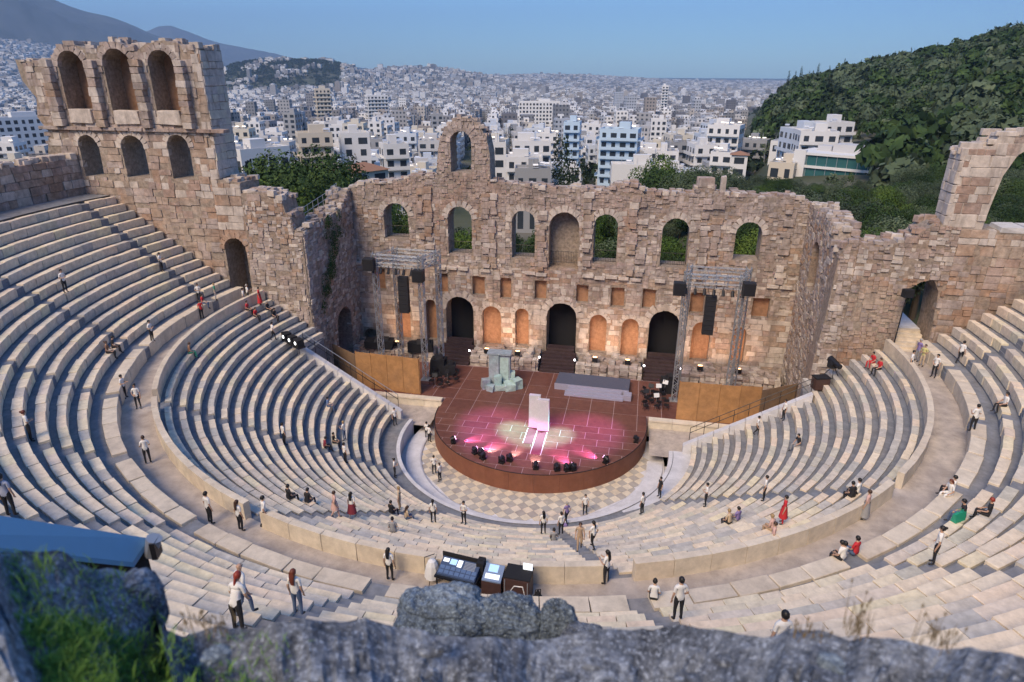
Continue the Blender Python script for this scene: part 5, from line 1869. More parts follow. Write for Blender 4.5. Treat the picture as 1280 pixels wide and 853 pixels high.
def truss_rig(side):
    if side < 0:
        legs = [(-16.6, 8.8), (-12.1, 8.6), (-15.5, 11.2), (-11.2, 11.0)]
        nm = 'left'
        top = 13.1
    else:
        legs = [(11.55, 8.9), (16.15, 8.9), (11.9, 11.4), (16.9, 11.4)]
        nm = 'right'
        top = 12.9
    cx, cy = sum(l[0] for l in legs) / 4, sum(l[1] for l in legs) / 4
    t = thing('truss_tower', f'silver lattice truss towers carrying a lamp grid on the {nm} side of the stage', 'lighting truss', (cx, cy, SZ))
    Lp = lambda x, y, z: (x - cx, y - cy, z - SZ)
    for x, y in legs:
        q = MB(); lattice(q, Lp(x, y, SZ + .05), Lp(x, y, top + .9), .44, .040); q.box(Lp(x, y, SZ + .03), (.9, .9, .05)); q.build('tower_leg', MAT['steel'], t)
    for i, j in ((0, 1), (1, 3), (3, 2), (2, 0)):
        for dz in (0, .75):
            q = MB(); lattice(q, Lp(*legs[i], top - .2 + dz), Lp(*legs[j], top - .2 + dz), .34, .024); q.build('grid_beam', MAT['steel'], t)
    q = MB()
    for k in (.3, .5, .7):
        a = [legs[0][i] + (legs[1][i] - legs[0][i]) * k for i in (0, 1)]; b = [legs[2][i] + (legs[3][i] - legs[2][i]) * k for i in (0, 1)]
        lattice(q, Lp(*a, top + .1), Lp(*b, top + .1), .3, .02)
    q.build('cross_beam', MAT['steel'], t)
    # lamps clamped to the grid
    for k in range(7):
        f = k / 6
        x = legs[0][0] + (legs[1][0] - legs[0][0]) * f
        y = legs[0][1] + (legs[1][1] - legs[0][1]) * f - .35
        q = MB(); q.tube(Lp(x, y, top - .45), Lp(x, y - .25, top - .9), .12, .15, 8); q.tube(Lp(x, y, top - .2), Lp(x, y, top - .45), .03)
        q.build('grid_lamp', MAT['blackmetal'], t)
    # hanging line of speakers
    hx = -13.95 if side < 0 else 13.75
    hy = 8.9
    s = thing('hanging_speaker', f'long black line of speakers hanging from the {nm} truss', 'speaker', (hx, hy, 8.3))
    for k in range(8):
        a = .03 * k
        q = MB(); q.box((0, -.02 * (7 - k) ** 1.3 * .12, .22 + k * .44), (.92, .55, .42), .0); q.build('cabinet', MAT['speaker'], s)
    q = MB(); q.tube((-.3, 0, 3.75), (-.3, 0, top - 8.4), .02); q.tube((.3, 0, 3.75), (.3, 0, top - 8.4), .02); q.build('hoist', MAT['blackmetal'], s)
    bx = [(-16.95, 8.3, top - .1), (-12.2, 8.2, top - .9)] if side < 0 else [(16.6, 8.3, top - .1), (11.0, 8.5, top - .5)]
    for i, (x, y, z) in enumerate(bx):
        s = thing('speaker_box', f'black box fixed at the {"outer" if i == 0 else "inner"} corner of the {nm} truss grid', 'speaker', (x, y, z))
        q = MB(); q.box((0, 0, 0), (1.0, .8, 1.1)); q.build('cabinet', MAT['speaker'], s)
        q = MB(); q.box((0, -.42, 0), (.85, .03, .95)); q.build('grille', MAT['black'], s)
    # overhead wash lights of this rig
    return top


def folding_chairs():
    p = thing('folding_chair', 'black folding chair', 'chair', (0, 0, 0))
    q = MB(); q.box((0, 0, .45), (.44, .42, .04)); q.build('seat', MAT['blackmetal'], p)
    q = MB(); q.box((0, .2, .78), (.44, .03, .28)); q.build('backrest', MAT['blackmetal'], p)
    for sx in (-1, 1):
        q = MB(); q.tube((sx * .2, -.2, 0), (sx * .2, .22, .92), .015, n=4); q.tube((sx * .2, .22, 0), (sx * .2, -.15, .45), .015, n=4); q.build('leg', MAT['blackmetal'], p)
    first = True
    for side, xs in (('left', [(-11.2, 7.6), (-10.5, 7.9), (-10.9, 8.6), (-10.0, 8.8), (-9.6, 7.5), (-10.1, 6.9), (-11.4, 9.3), (-9.0, 8.4), (-9.3, 9.5)]),
                     ('right', [(8.9, 7.2), (9.5, 7.6), (10.2, 7.4), (9.1, 8.3), (9.9, 8.5), (10.6, 8.2), (8.7, 9.2), (9.6, 9.5), (10.4, 9.4), (9.0, 6.4), (10.0, 6.6), (10.8, 6.9)])):
        for x, y in xs:
            c = p if first else copy_tree(p)
            first = False
            c.location = (x, y, SZ); c.rotation_euler.z = random.uniform(-1, 1)
            tag(c, f'black folding chair in the huddle at the {side} edge of the stage floor', None, f'folding chairs on the {side} of the stage')
    for x, y, side in ((-10.7, 7.1, 'left'), (-9.8, 8.2, 'left'), (9.4, 8.9, 'right'), (10.1, 9.0, 'right'), (9.9, 7.0, 'right'), (9.0, 7.7, 'right'), (10.7, 9.9, 'right')):
        s = thing('music_stand', f'slim music stand among the chairs at the {side} edge of the stage', 'music stand', (x, y, SZ), random.uniform(-.6, .6), 'music stands among the chairs')
        q = MB(); q.tube((0, 0, .1), (0, 0, 1.15), .015, n=5)
        for k in range(3): q.tube((0, 0, .25), (.28 * cos(k * 2.1), .28 * sin(k * 2.1), 0), .012, n=4)
        q.build('stem', MAT['steel'], s)
        q = MB(); q.hexa([(-.25, -.06, 1.08), (.25, -.06, 1.08), (.25, -.04, 1.08), (-.25, -.04, 1.08), (-.25, .10, 1.42), (.25, .10, 1.42), (.25, .12, 1.42), (-.25, .12, 1.42)]); q.build('desk', MAT['cloth'] if x > 9.5 else MAT['blackmetal'], s)
    for x, y, z, w, d, h, lab in ((-11.3, 10.2, SZ, 1.5, 1.2, 1.6, 'left of the left door steps'), (-10.2, 10.4, SZ, 1.1, 1.0, 1.1, 'second one left of the set tower'), (11.0, 10.6, SZ, 1.2, 1.2, 1.4, 'at the right door steps'), (-14.0, 13.0, 2.6, 2.6, 1.2, 1.0, 'on the left podium'), (-18.5, 13.0, 2.6, 3.0, 1.2, .9, 'at the far left of the left podium')):
        s = thing('covered_gear', 'heap of equipment under a black cover ' + lab, 'equipment', (x, y, z))
        q = MB(); q.box((0, 0, h / 2), (w, d, h), .1, 0, .12); q.build('cover', MAT['black'], s)
        q = MB(); q.box((w * .1, -.1, h + .15), (w * .5, d * .6, .4), .3, 0, .08); q.build('case', MAT['speaker'], s)


def desks():
    z = 10.1
    t = thing('lighting_desk', 'wide dark lighting desk with glowing screens on a stand behind the parapet', 'control desk', (1.30, -27.1, z), -.13); t.scale = (.70, .85, .95)
    q = MB(); q.box((0, .0, .80), (2.5, 1.1, .1)); q.build('table', MAT['blackmetal'], t)
    for sx in (-1, 1):
        for sy in (-1, 1):
            q = MB(); q.box((sx * 1.15, sy * .45, .38), (.07, .07, .75)); q.build('leg', MAT['blackmetal'], t)
    q = MB(); q.hexa([(-1.15, -.45, .85), (1.15, -.45, .85), (1.15, .42, .85), (-1.15, .42, .85), (-1.15, -.45, .93), (1.15, -.45, .93), (1.15, .42, 1.22), (-1.15, .42, 1.22)]); cs = q.build('console', MAT['navy'], t)
    P = lambda x, f, dz=.012: (x, -.45 + .87 * f, .93 + .29 * f + dz)
    for x0, x1, f0, f1, m in ((-.62, -.22, .62, .92, 'screen'), (-.16, .12, .55, .93, 'screenwhite'), (-1.05, -.7, .7, .9, 'screenwhite')):
        q = MB(); q.hexa([P(x0, f0, .004), P(x1, f0, .004), P(x1, f1, .004), P(x0, f1, .004), P(x0, f0), P(x1, f0), P(x1, f1), P(x0, f1)]); q.build('screen', MAT[m], cs)
    for i in range(14):
        x0 = -1.08 + (i % 7) * .32; f0 = .06 + (i // 7) * .24
        if i // 7 == 1 and i % 7 in (): continue
        q = MB(); q.hexa([P(x0, f0, .004), P(x0 + .27, f0, .004), P(x0 + .27, f0 + .19, .004), P(x0, f0 + .19, .004), P(x0, f0, .02), P(x0 + .27, f0, .02), P(x0 + .27, f0 + .19, .02), P(x0, f0 + .19, .02)]); q.build('fader_bank', MAT['navy2'], cs)
    for i in range(6):
        x0, f0 = .25, .5 + i * .075
        q = MB(); q.hexa([P(x0, f0, .004), P(x0 + .7, f0, .004), P(x0 + .7, f0 + .04, .004), P(x0, f0 + .04, .004), P(x0, f0, .02), P(x0 + .7, f0, .02), P(x0 + .7, f0 + .04, .02), P(x0, f0 + .04, .02)]); q.build('key_row', MAT['steel'], cs)
    q = MB(); q.box((0, .52, 1.12), (2.5, .05, .5)); q.build('hood', MAT['black'], t)
    # sound desk
    t = thing('sound_desk', 'smaller blue lit sound desk in a case between the lighting desk and the dark case', 'control desk', (2.72, -27.1, z), -.06); t.scale = (.80, .85, .95)
    q = MB(); q.box((0, 0, .45), (1.0, .9, .9)); q.build('case', MAT['casewood'], t)
    q = MB(); q.hexa([(-.48, -.42, .92), (.48, -.42, .92), (.48, .40, .92), (-.48, .40, .92), (-.48, -.42, .98), (.48, -.42, .98), (.48, .40, 1.25), (-.48, .40, 1.25)]); cs = q.build('console', MAT['steelblue'], t)
    P2 = lambda x, f, dz=.012: (x, -.42 + .82 * f, .98 + .27 * f + dz)
    for x0, x1, f0, f1, m in ((-.28, .2, .52, .95, 'screen'), (-.36, .36, .12, .40, 'screenwhite')):
        q = MB(); q.hexa([P2(x0, f0, .004), P2(x1, f0, .004), P2(x1, f1, .004), P2(x0, f1, .004), P2(x0, f0), P2(x1, f0), P2(x1, f1), P2(x0, f1)]); q.build('screen', MAT[m], cs)
    q = MB(); q.box((-.75, .35, .7), (.36, .5, 1.3)); q.build('rack', MAT['black'], t)
    t = thing('equipment_case', 'dark brown equipment rack with a white screen on top, right of the sound desk', 'flight case', (3.72, -27.1, z), -.05); t.scale = (.76, .85, .95)
    q = MB(); q.box((0, 0, .62), (1.35, .95, 1.2)); q.build('body', MAT['casewood'], t)
    q = MB(); q.box((0, .05, 1.25), (1.4, .95, .06)); q.build('top', MAT['black'], t)
    q = MB(); q.box((.42, .3, 1.42), (.5, .05, .34), 0); q.build('screen', MAT['screenwhite'], t)
    q = MB(); q.path([(-.4, -.49, .5), (-.1, -.50, .95), (.35, -.49, .98), (.5, -.49, .4)], .025, 5); q.build('cable', MAT['cloth'], t)
    for sx in (-1, 1):
        q = MB(); q.box((sx * .6, -.49, .62), (.05, .03, 1.15)); q.build('edge_rail', MAT['steel'], t)
    t = thing('draped_stand', 'stand draped in white cloth at the left end of the desks', 'stand', (.12, -26.9, z)); t.scale = (.8, .8, .9)
    q = MB(); q.lathe([(.42, .3), (.38, .6), (.30, .95), (.2, 1.15), (.05, 1.22)], (0, 0, 0), 9); q.build('cloth', MAT['cloth'], t)
    for k in range(3):
        q = MB(); q.tube((0, 0, .9), (.5 * cos(k * 2.1 + .4), .5 * sin(k * 2.1 + .4), 0), .02); q.build('leg', MAT['blackmetal'], t)
    q = MB(); q.tube((-.42, .1, 0), (-.42, .1, 1.2), .02); q.tube((-.42, .1, 1.2), (.1, .2, 1.4), .02); q.build('arm', MAT['blackmetal'], t)
    t = thing('black_bag', 'small black bag dropped on the step right of the dark case', 'bag', (4.55, -27.4, z), .4)
    q = MB(); q.lathe([(.12, 0), (.26, .1), (.24, .35), (.12, .55), (.04, .75)], (0, 0, 0), 8); q.build('body', MAT['black'], t)
    q = MB(); q.path([(-.1, 0, .5), (-.1, 0, .8), (.1, 0, .8), (.1, 0, .5)], .02, 4); q.build('handle', MAT['black'], t)


def side_gear():
    # lamp bar on the left landing and follow spots on the right one
    t = thing('lamp_bar', 'black bench of three white faced lamps at the left end of the lower seats', 'lamp bar', (-21.3, .9, 7.0), 2.55)
    q = MB(); q.box((0, 0, .75), (3.2, .7, .12)); q.build('bench', MAT['blackmetal'], t)
    for i in range(3):
        q = MB(); q.box((-1.1 + i * 1.05, 0, 1.12), (.75, .6, .62), 0, 0, .03); q.build('lamp_housing', MAT['black'], t)
        q = MB(); q.tube((-1.1 + i * 1.05, .31, 1.12), (-1.1 + i * 1.05, .34, 1.12), .15, n=10); q.build('lens', MAT['lens2'], t)
    for x in (-1.5, -.5, .5, 1.5):
        for y in (-.3, .3):
            q = MB(); q.tube((x, y, -.2), (x, y, .75), .025); q.build('leg', MAT['steel'], t)
    t = thing('follow_spot', 'black follow spot machine on a stand at the top right end of the lower seats', 'spotlight', (22.4, 2.0, 8.2), .4)
    q = MB(); q.tube((0, .5, 1.25), (0, -.7, 1.05), .26, .2, 10); q.build('barrel', MAT['blackmetal'], t)
    q = MB(); q.box((0, .1, .95), (.6, .5, .5)); q.build('ballast', MAT['black'], t)
    for k in range(3):
        q = MB(); q.tube((0, 0, .9), (.55 * cos(k * 2.1), .55 * sin(k * 2.1), 0), .03); q.build('leg', MAT['blackmetal'], t)
    t = thing('equipment_case', 'brown and black case below the follow spot on the right landing', 'flight case', (21.6, 1.6, 7.3), .3)
    q = MB(); q.box((0, 0, .45), (1.1, .7, .9)); q.build('body', MAT['casewood'], t)
    q = MB(); q.box((0, 0, .95), (1.15, .75, .1)); q.build('lid', MAT['black'], t)
    # floodlight on a tall pole
    t = thing('pole_lamp', 'black floodlight on a tall leaning pole before the right doorway', 'floodlight', (26.6, 3.2, 10.1))
    q = MB(); q.tube((0, 0, 0), (.15, .1, 4.4), .05, .04, 8); q.build('pole', MAT['blackmetal'], t)
    q = MB(); q.box((.15, 0, 4.6), (.7, .45, .6), .3); q.build('lamp_housing', MAT['black'], t)
    for k in range(3):
        q = MB(); q.tube((0, 0, .7), (.5 * cos(k * 2.1), .5 * sin(k * 2.1), 0), .025); q.build('leg', MAT['blackmetal'], t)
    # handrails along the side entrances
    for side in (-1, 1):
        t = thing('handrail', 'thin metal handrail running up the %s end of the lower seats' % ('left' if side < 0 else 'right'), 'handrail', (side * 12.5, low_y(12.5, side) + .7, 1.2))
        pts = []
        for i in range(9):
            R = 12.5 + i * 1.05
            yy = low_y(12.5, side) + .7
            pts.append(Vector((side * sqrt(R * R - low_y(12.5, side) ** 2) - side * 12.5, 0, LOW_Z + LOW_H * (R - LOW_R) / LOW_D + .2 - 1.2)))
        q = MB()
        for p in pts: q.tube(p + Vector((0, 0, -1.5)), p + Vector((0, 0, 1.0)), .025, n=5)
        q.build('posts', MAT['blackmetal'], t)
        for h in (.55, 1.0):
            q = MB(); q.path([p + Vector((0, 0, h)) for p in pts], .03, 5); q.build('rail', MAT['steel'] if h == 1.0 and side < 0 else MAT['blackmetal'], t)
    t = thing('landing_rail', 'low black railing at the head of the white landing on the right', 'railing', (13.0, .5, 1.26))
    q = MB()
    for i in range(5): q.tube((i * 1.1, 0, 0), (i * 1.1, 0, 1.0), .03, n=5)
    q.build('posts', MAT['blackmetal'], t)
    for h in (.5, 1.0):
        q = MB(); q.tube((0, 0, h), (4.4, 0, h), .03, n=5); q.build('rail', MAT['blackmetal'], t)
    t = thing('cable_reel', 'grey cable reel standing by the foot of the left side wall', 'cable reel', (-19.2, 3.4, .86), .6)
    for s in (-1, 1):
        q = MB(); q.tube((0, s * .3 - .03, .6), (0, s * .3 + .03, .6), .6, n=16); q.build('flange', MAT['greywall'], t)
    q = MB(); q.tube((0, -.3, .6), (0, .3, .6), .34, n=12); q.build('drum', MAT['black'], t)
    # ivy on the left side wall
    cl = []
    for i in range(26):
        f = i / 25
        cl.append((-21.2, 7.2 + 4.6 * f + random.uniform(-.5, .5), 9.3 + 6.6 * f + random.uniform(-.8, .8), random.uniform(.35, .75), 1.2))
    for i in range(5): cl.append((-21.2, 9.6 + random.uniform(-.5, .5), 15.8 + random.uniform(-.5, .9), .5, 1.2))
    v, f = leaf_cloud(cl, 240, .085, 77)
    v[:, 0] = -21.35 + np.abs(v[:, 0] + 21.35) * .55
    o = obj('ivy', np_mesh('ivy', v, f, [MAT['ivy']])); tag(o, 'dark green ivy trailing down the left side wall', 'ivy', kind='stuff')


MAT['jointpale'] = plain('stage_joint', (.42, .30, .30), .8)
MAT['newstone4'] = stone('cream_slab', [(.70, .62, .50), (.74, .66, .55)], grain=1.2, bump=.1, dark=.82, stain=.06)
MAT['navy2'] = plain('fader_bank_blue', (.10, .16, .30), .4, var=.2)
MAT['steelblue'] = plain('desk_blue_grey', (.20, .27, .42), .4, var=.1)
MAT['lens2'] = plain('lamp_glass', (.95, .95, 1), .2, emit=(1, 1, 1), es=2.0)
make_stage(); steps_and_podiums(); uplights(); stage_props(); floor_lamps()
for s_ in (-1, 1): truss_rig(s_)
# the rig's lit washes: pink over the apron, pale green at the white boards
spot('wash_light', (-10.6, 7.2, 12.6), (-2.6, .4, SZ), 11000, (.85, .24, .86), 36, 1.0, rad=.15)
spot('wash_light', (10.2, 7.4, 12.4), (3.6, 1.0, SZ), 11000, (.85, .24, .86), 36, 1.0, rad=.15)
spot('wash_light', (-10.6, 7.2, 12.6), (-1.2, .2, SZ), 52000, (.26, 1.0, .80), 15, 1.0, rad=.15)
spot('wash_light', (10.2, 7.4, 12.4), (1.5, .1, SZ), 48000, (.30, 1.0, .95), 14, 1.0, rad=.15)
folding_chairs(); desks(); side_gear()
# ------------------------------------------------------------------ people
MAT['skin'] = plain('skin', (.50, .31, .22), .6, var=.08)
TOPS = {'white': (.78, .77, .76), 'red': (.55, .03, .04), 'black': (.02, .02, .025), 'purple': (.24, .18, .40), 'beige': (.55, .43, .30), 'grey': (.30, .30, .32), 'green': (.05, .30, .20),
        'blue': (.14, .22, .42), 'jeans': (.10, .15, .26), 'yellow': (.62, .58, .25), 'tan': (.45, .32, .22), 'maroon': (.22, .03, .05), 'pink': (.62, .40, .36), 'greyblue': (.35, .38, .50), 'brown': (.24, .13, .08)}
CL = {k: plain('cloth_' + k, v, .85, var=.10) for k, v in TOPS.items()}
HAIR = {'black': plain('hair_black', (.012, .010, .010), .5), 'brown': plain('hair_brown', (.06, .03, .018), .5), 'auburn': plain('hair_auburn', (.14, .035, .02), .5), 'red': plain('hair_red', (.26, .035, .02), .5),
        'blond': plain('hair_blond', (.35, .24, .12), .5), 'grey': plain('hair_grey', (.35, .34, .33), .5)}
MAT['shoe'] = plain('shoe_leather', (.02, .018, .018), .5)
MAT['eye'] = plain('eye_dark', (.02, .015, .015), .3)
MAT['lip'] = plain('lip', (.32, .12, .10), .5)


def body_mesh(pose):
    """one continuous figure grown from a skeleton of joints; faces +y; origin on the floor (on the seat for a sitter)"""
    J, Eg, lab = [], [], []

    def j(p, rx, ry=None, parent=None, name=''):
        J.append((Vector(p), rx, ry or rx)); i = len(J) - 1
        if parent is not None:
            Eg.append((parent, i)); lab.append((parent, i, name))
        return i
    sit = pose.startswith('sit')
    lean = {'sitlean': .22, 'bend': .42, 'walk': .05, 'sit': .06}.get(pose, 0.0)
    hz = .11 if sit else .93
    def T(x, y, z):                                 # torso point, leaned forward about the hip
        dz = z
        return (x, y * cos(lean) + dz * sin(lean), hz + dz * cos(lean) - y * sin(lean))
    pel = j(T(0, 0, 0), .155, .115)
    spi = j(T(0, .0, .19), .128, .098, pel, 'top')
    che = j(T(0, .0, .36), .155, .108, spi, 'top')
    uch = j(T(0, -.01, .46), .115, .085, che, 'top')
    nec = j(T(0, .0, .55), .052, .052, uch, 'skin')
    hd = lambda y, z: (T(0, y, z)[0], T(0, y, z)[1], T(0, y, z)[2])
    chin = j(hd(.02, .605), .058, .064, nec, 'skin')
    hea = j(hd(.015, .675), .074, .088, chin, 'skin')
    top = j(hd(.0, .745), .060, .072, hea, 'skin')
    for s in (-1, 1):
        sh = j(T(s * .165, -.005, .435), .062, .06, uch, 'top')
        if pose == 'folded' or (pose == 'hips' and s > 0):
            el, wr, pa = (s * .245, -.02, .17), ((s * .07, .20, .20) if pose == 'folded' else (s * .17, .07, .06)), ((s * -.03, .23, .215) if pose == 'folded' else (s * .11, .11, .03))
        elif pose == 'hold':
            el, wr, pa = (s * .225, .0, .17), (s * .14, .24, .22), (s * .10, .31, .25)
        elif pose == 'walk':
            el, wr, pa = (s * .215, -s * .09, .17), (s * .22, -s * .02 + .05, -.06), (s * .215, -s * .0 + .09, -.14)
        elif sit:
            el, wr, pa = (s * .225, .06, .17), (s * .16, .29, .10), (s * .13, .36, .07)
        elif pose == 'bend':
            el, wr, pa = (s * .22, .12, .18), (s * .17, .30, .06), (s * .15, .36, .02)
        else:
            el, wr, pa = (s * .215, -.03, .165), (s * .235, .03, -.07), (s * .232, .05, -.15)
        m = Vector(T(*el)).lerp(J[sh][0], .45)
        um = j(m, .050, .048, sh, 'top')
        e = j(T(*el), .042, .040, um, 'skin')
        w = j(T(*wr), .027, .030, e, 'skin')
        P = Vector(T(*pa)); Wv = J[w][0]
        palm = j(P, .034, .017, w, 'skin')
        d = (P - Wv).normalized()
        side = Vector((1, 0, 0)) - d * d.x
        if side.length < .2: side = Vector((0, 1, 0)) - d * d.y
        side.normalize()
        curl = d.cross(side) * (-1 if s > 0 else 1)
        for k, (o, L) in enumerate(((-.026, .060), (-.009, .070), (.009, .066), (.026, .052))):
            f0 = j(P + side * o + d * .030, .0095, None, palm, 'skin')
            f1 = j(P + side * o + d * (.030 + L * .5) + curl * .012, .0085, None, f0, 'skin')
            j(P + side * o + d * (.030 + L * .85) + curl * .036, .0070, None, f1, 'skin')
        th = j(P + side * (-.040 if s > 0 else .040) - d * .010, .0105, None, palm, 'skin')
        j(P + side * (-.058 if s > 0 else .058) + d * .030 + curl * .012, .0085, None, th, 'skin')
    for s in (-1, 1):
        hip = j((s * .088, .0 if not sit else .02, hz - .04), .098, .098, pel, 'bottom')
        if sit:
            kn, an, to = (s * .12, .46, .10), (s * .12, .44 + .05 * s, -.37), (s * .13, .60 + .05 * s, -.425)
        elif pose == 'walk':
            kn, an, to = (s * .09, .14 if s > 0 else .02, .50), (s * .09, .16 if s > 0 else -.22, .09 if s > 0 else .13), (s * .095, .32 if s > 0 else -.08, .035 if s > 0 else .045)
        else:
            kn, an, to = (s * .105, .015, .50), (s * .115, -.025, .09), (s * .135, .13, .035)
        md = Vector(kn).lerp(J[hip][0], .5)
        t = j(md, .082, .082, hip, 'bottom')
        k = j(kn, .060, .060, t, 'bottom')
        cf = j(Vector(kn).lerp(Vector(an), .35), .057, .057, k, 'bottom')
        a = j(an, .042, .044, cf, 'bottom')
        j(to, .040, .028, a, 'shoe')
    me = bpy.data.meshes.new('skeleton')
    me.from_pydata([p[0] for p in J], Eg, [])
    o = bpy.data.objects.new('skeleton', me)
    COL.objects.link(o)
    o.modifiers.new('skin', 'SKIN').use_smooth_shade = True
    sub = o.modifiers.new('sub', 'SUBSURF'); sub.levels = 1; sub.render_levels = 1
    if not me.skin_vertices: me.attributes  # the modifier adds the layer
    sv_ = me.skin_vertices[0].data
    for i, (p, rx, ry) in enumerate(J):
        sv_[i].radius = (rx, ry)
        sv_[i].use_root = (i == pel)
    dg = bpy.context.evaluated_depsgraph_get()
    out = bpy.data.meshes.new_from_object(o.evaluated_get(dg))
    bpy.data.objects.remove(o)
    out.name = 'body'
    # clothing zones by the nearest bone
    A = np.array([J[a][0] for a, b, n in lab]); B = np.array([J[b][0] for a, b, n in lab])
    rad = np.array([max(J[b][1], J[b][2]) for a, b, n in lab])
    idx = {'skin': 0, 'top': 1, 'bottom': 2, 'shoe': 3}
    kinds = np.array([idx[n] for a, b, n in lab])
    C = np.array([p.center for p in out.polygons])
    D = B - A
    t = np.clip(((C[:, None] - A) * D).sum(-1) / np.maximum((D * D).sum(-1), 1e-9), 0, 1)
    dist = np.linalg.norm(C[:, None] - (A + t[..., None] * D), axis=-1) - rad * .6
    mi = kinds[dist.argmin(1)]
    out.polygons.foreach_set('use_smooth', np.ones(len(out.polygons), bool))
    out.materials.clear()
    for m in (MAT['skin'], CL['white'], CL['black'], MAT['shoe']): out.materials.append(m)
    out.polygons.foreach_set('material_index', mi.astype(np.int32))
    c = Vector(T(0, .008, .675))
    return out, c, lean, hz


def hair_mesh(kind, c, lean):
    mb = MB()
    V, F = [], []
    nu, nv = 14, 8
    for i in range(nv + 1):
        th = pi * .64 * i / nv
        for k in range(nu):
            ph = 2 * pi * k / nu
            front = max(0, sin(ph))
            t = th * (1 - .48 * front)
            w = 1.0 + .05 * sin(k * 2.7 + i)
            V.append((.092 * w * sin(t) * cos(ph), (.108 * w * sin(t) * sin(ph)) - .008, .122 * cos(t) + .012))
    for i in range(nv):
        for k in range(nu):
            F.append((i * nu + k, (i + 1) * nu + k, (i + 1) * nu + (k + 1) % nu, i * nu + (k + 1) % nu))
    mb.add(V, F)
    if kind in ('long', 'tail'):
        L = .40 if kind == 'long' else .30
        wv = .095 if kind == 'long' else .035
        rings = []
        for i in range(7):
            f = i / 6
            z = .03 - L * f
            y = -.075 - .05 * sin(f * 2.2)
            w = wv * (1 - .35 * f ** 2)
            rings.append([(w * cos(a), y + .045 * (1 - .4 * f) * sin(a), z) for a in [2 * pi * q / 8 for q in range(8)]])
        vs = [p for r in rings for p in r]
        fs = [(i * 8 + k, i * 8 + (k + 1) % 8, (i + 1) * 8 + (k + 1) % 8, (i + 1) * 8 + k) for i in range(6) for k in range(8)] + [tuple(range(55, 47, -1))]
        mb.add(vs, fs)
    elif kind == 'bun':
        mb.lathe([(.0, -.05), (.04, -.035), (.052, 0), (.04, .035), (0, .05)], (0, -.115, .075), 8)
    me = mb.mesh('hair', True)
    me.transform(Matrix.Translation(c) @ Matrix.Rotation(-lean * .5, 4, 'X'))
    return me


def face_mesh(c, lean):
    mb = MB()
    for s in (-1, 1):
        mb.lathe([(0, -.008), (.011, 0), (0, .008)], (s * .031, .082, .004), 6, 1)
        mb.box((s * .031, .084, .026), (.034, .008, .006), 0, 2)
        mb.lathe([(0, -.03), (.012, -.012), (.014, .012), (0, .03)], (s * .078, .002, -.005), 6, 0)
    mb.add([(-.014, .083, -.034), (.014, .083, -.034), (0, .108, -.026), (0, .086, .012)], [(0, 1, 2), (1, 3, 2), (3, 0, 2), (0, 3, 1)], 0)
    mb.box((0, .080, -.056), (.042, .008, .010), 0, 3)
    me = mb.mesh('face', True)
    me.transform(Matrix.Translation(c) @ Matrix.Rotation(-lean * .5, 4, 'X'))
    for m in (MAT['skin'], MAT['eye'], HAIR['black'], MAT['lip']): me.materials.append(m)
    return me


def skirt_mesh(L, hz):
    mb = MB()
    V, F = [], []
    n = 18
    for i in range(6):
        f = i / 5
        for k in range(n):
            a = 2 * pi * k / n
            r = .165 + .10 * f + .018 * f * sin(k * 3)
            V.append((r * cos(a), r * .82 * sin(a), hz + .10 - L * f))
    for i in range(5):
        for k in range(n): F.append((i * n + k, i * n + (k + 1) % n, (i + 1) * n + (k + 1) % n, (i + 1) * n + k)[::-1])
    mb.add(V, F)
    return mb.mesh('skirt', True)


BODY = {}


def person(label, x, y, z, head, pose='stand', top='white', bottom='black', hair='short', hc='black', h=1.70, group=None, skirt=None):
    if pose not in BODY: BODY[pose] = body_mesh(pose) + ({},)
    me, c, lean, hz, cache = BODY[pose]
    t = thing('person', label, 'person', (x, y, z), head - pi / 2, group)
    s = h / 1.735
    t.scale = (s, s, s)
    b = obj('body', me, None, t)
    for i, m in ((1, CL[top]), (2, CL[bottom])):
        b.material_slots[i].link = 'OBJECT'; b.material_slots[i].material = m
    if hair != 'bald':
        if hair not in cache: cache[hair] = hair_mesh(hair, c, lean)
        hm = cache[hair]
        if not hm.materials: hm.materials.append(HAIR['black'])
        ho = obj('hair', hm, None, t)
        ho.material_slots[0].link = 'OBJECT'; ho.material_slots[0].material = HAIR[hc]
    if 'face' not in cache: cache['face'] = face_mesh(c, lean)
    obj('face', cache['face'], None, t)
    if skirt:
        k = 'skirt%.2f' % skirt[1]
        if k not in cache:
            cache[k] = skirt_mesh(skirt[1], hz); cache[k].materials.append(CL['black'])
        so_ = obj('skirt', cache[k], None, t)
        so_.material_slots[0].link = 'OBJECT'; so_.material_slots[0].material = CL[skirt[0]]
    return t


def on_bowl(px, py):
    d = fw + r2 * ((px - 640) / FPX) - u2 * ((py - 426.5) / FPX)
    k = 3.0
    while k < 120:
        p = CAM + d * k
        y = p.y
        if p.z < floor_z(p.x, p.y): return p
        k += .03
    return p


def seat_spot(p):
    """nearest seat stone of the row at p"""
    R = hypot(p.x, p.y); a = atan2(p.y, p.x)
    if R < 26.4:
        k = max(0, min(LOW_N - 1, round((R - LOW_R - .2) / LOW_D))); R, z = LOW_R + LOW_D * k + .24, LOW_Z + LOW_H * k
    else:
        k = max(0, min(UP_N, round((R - UP_R - .2) / UP_D))); R, z = UP_R + UP_D * k + .26, UP_Z + UP_H * k
        if k == 0: R = 28.7
    return R * cos(a), R * sin(a), z


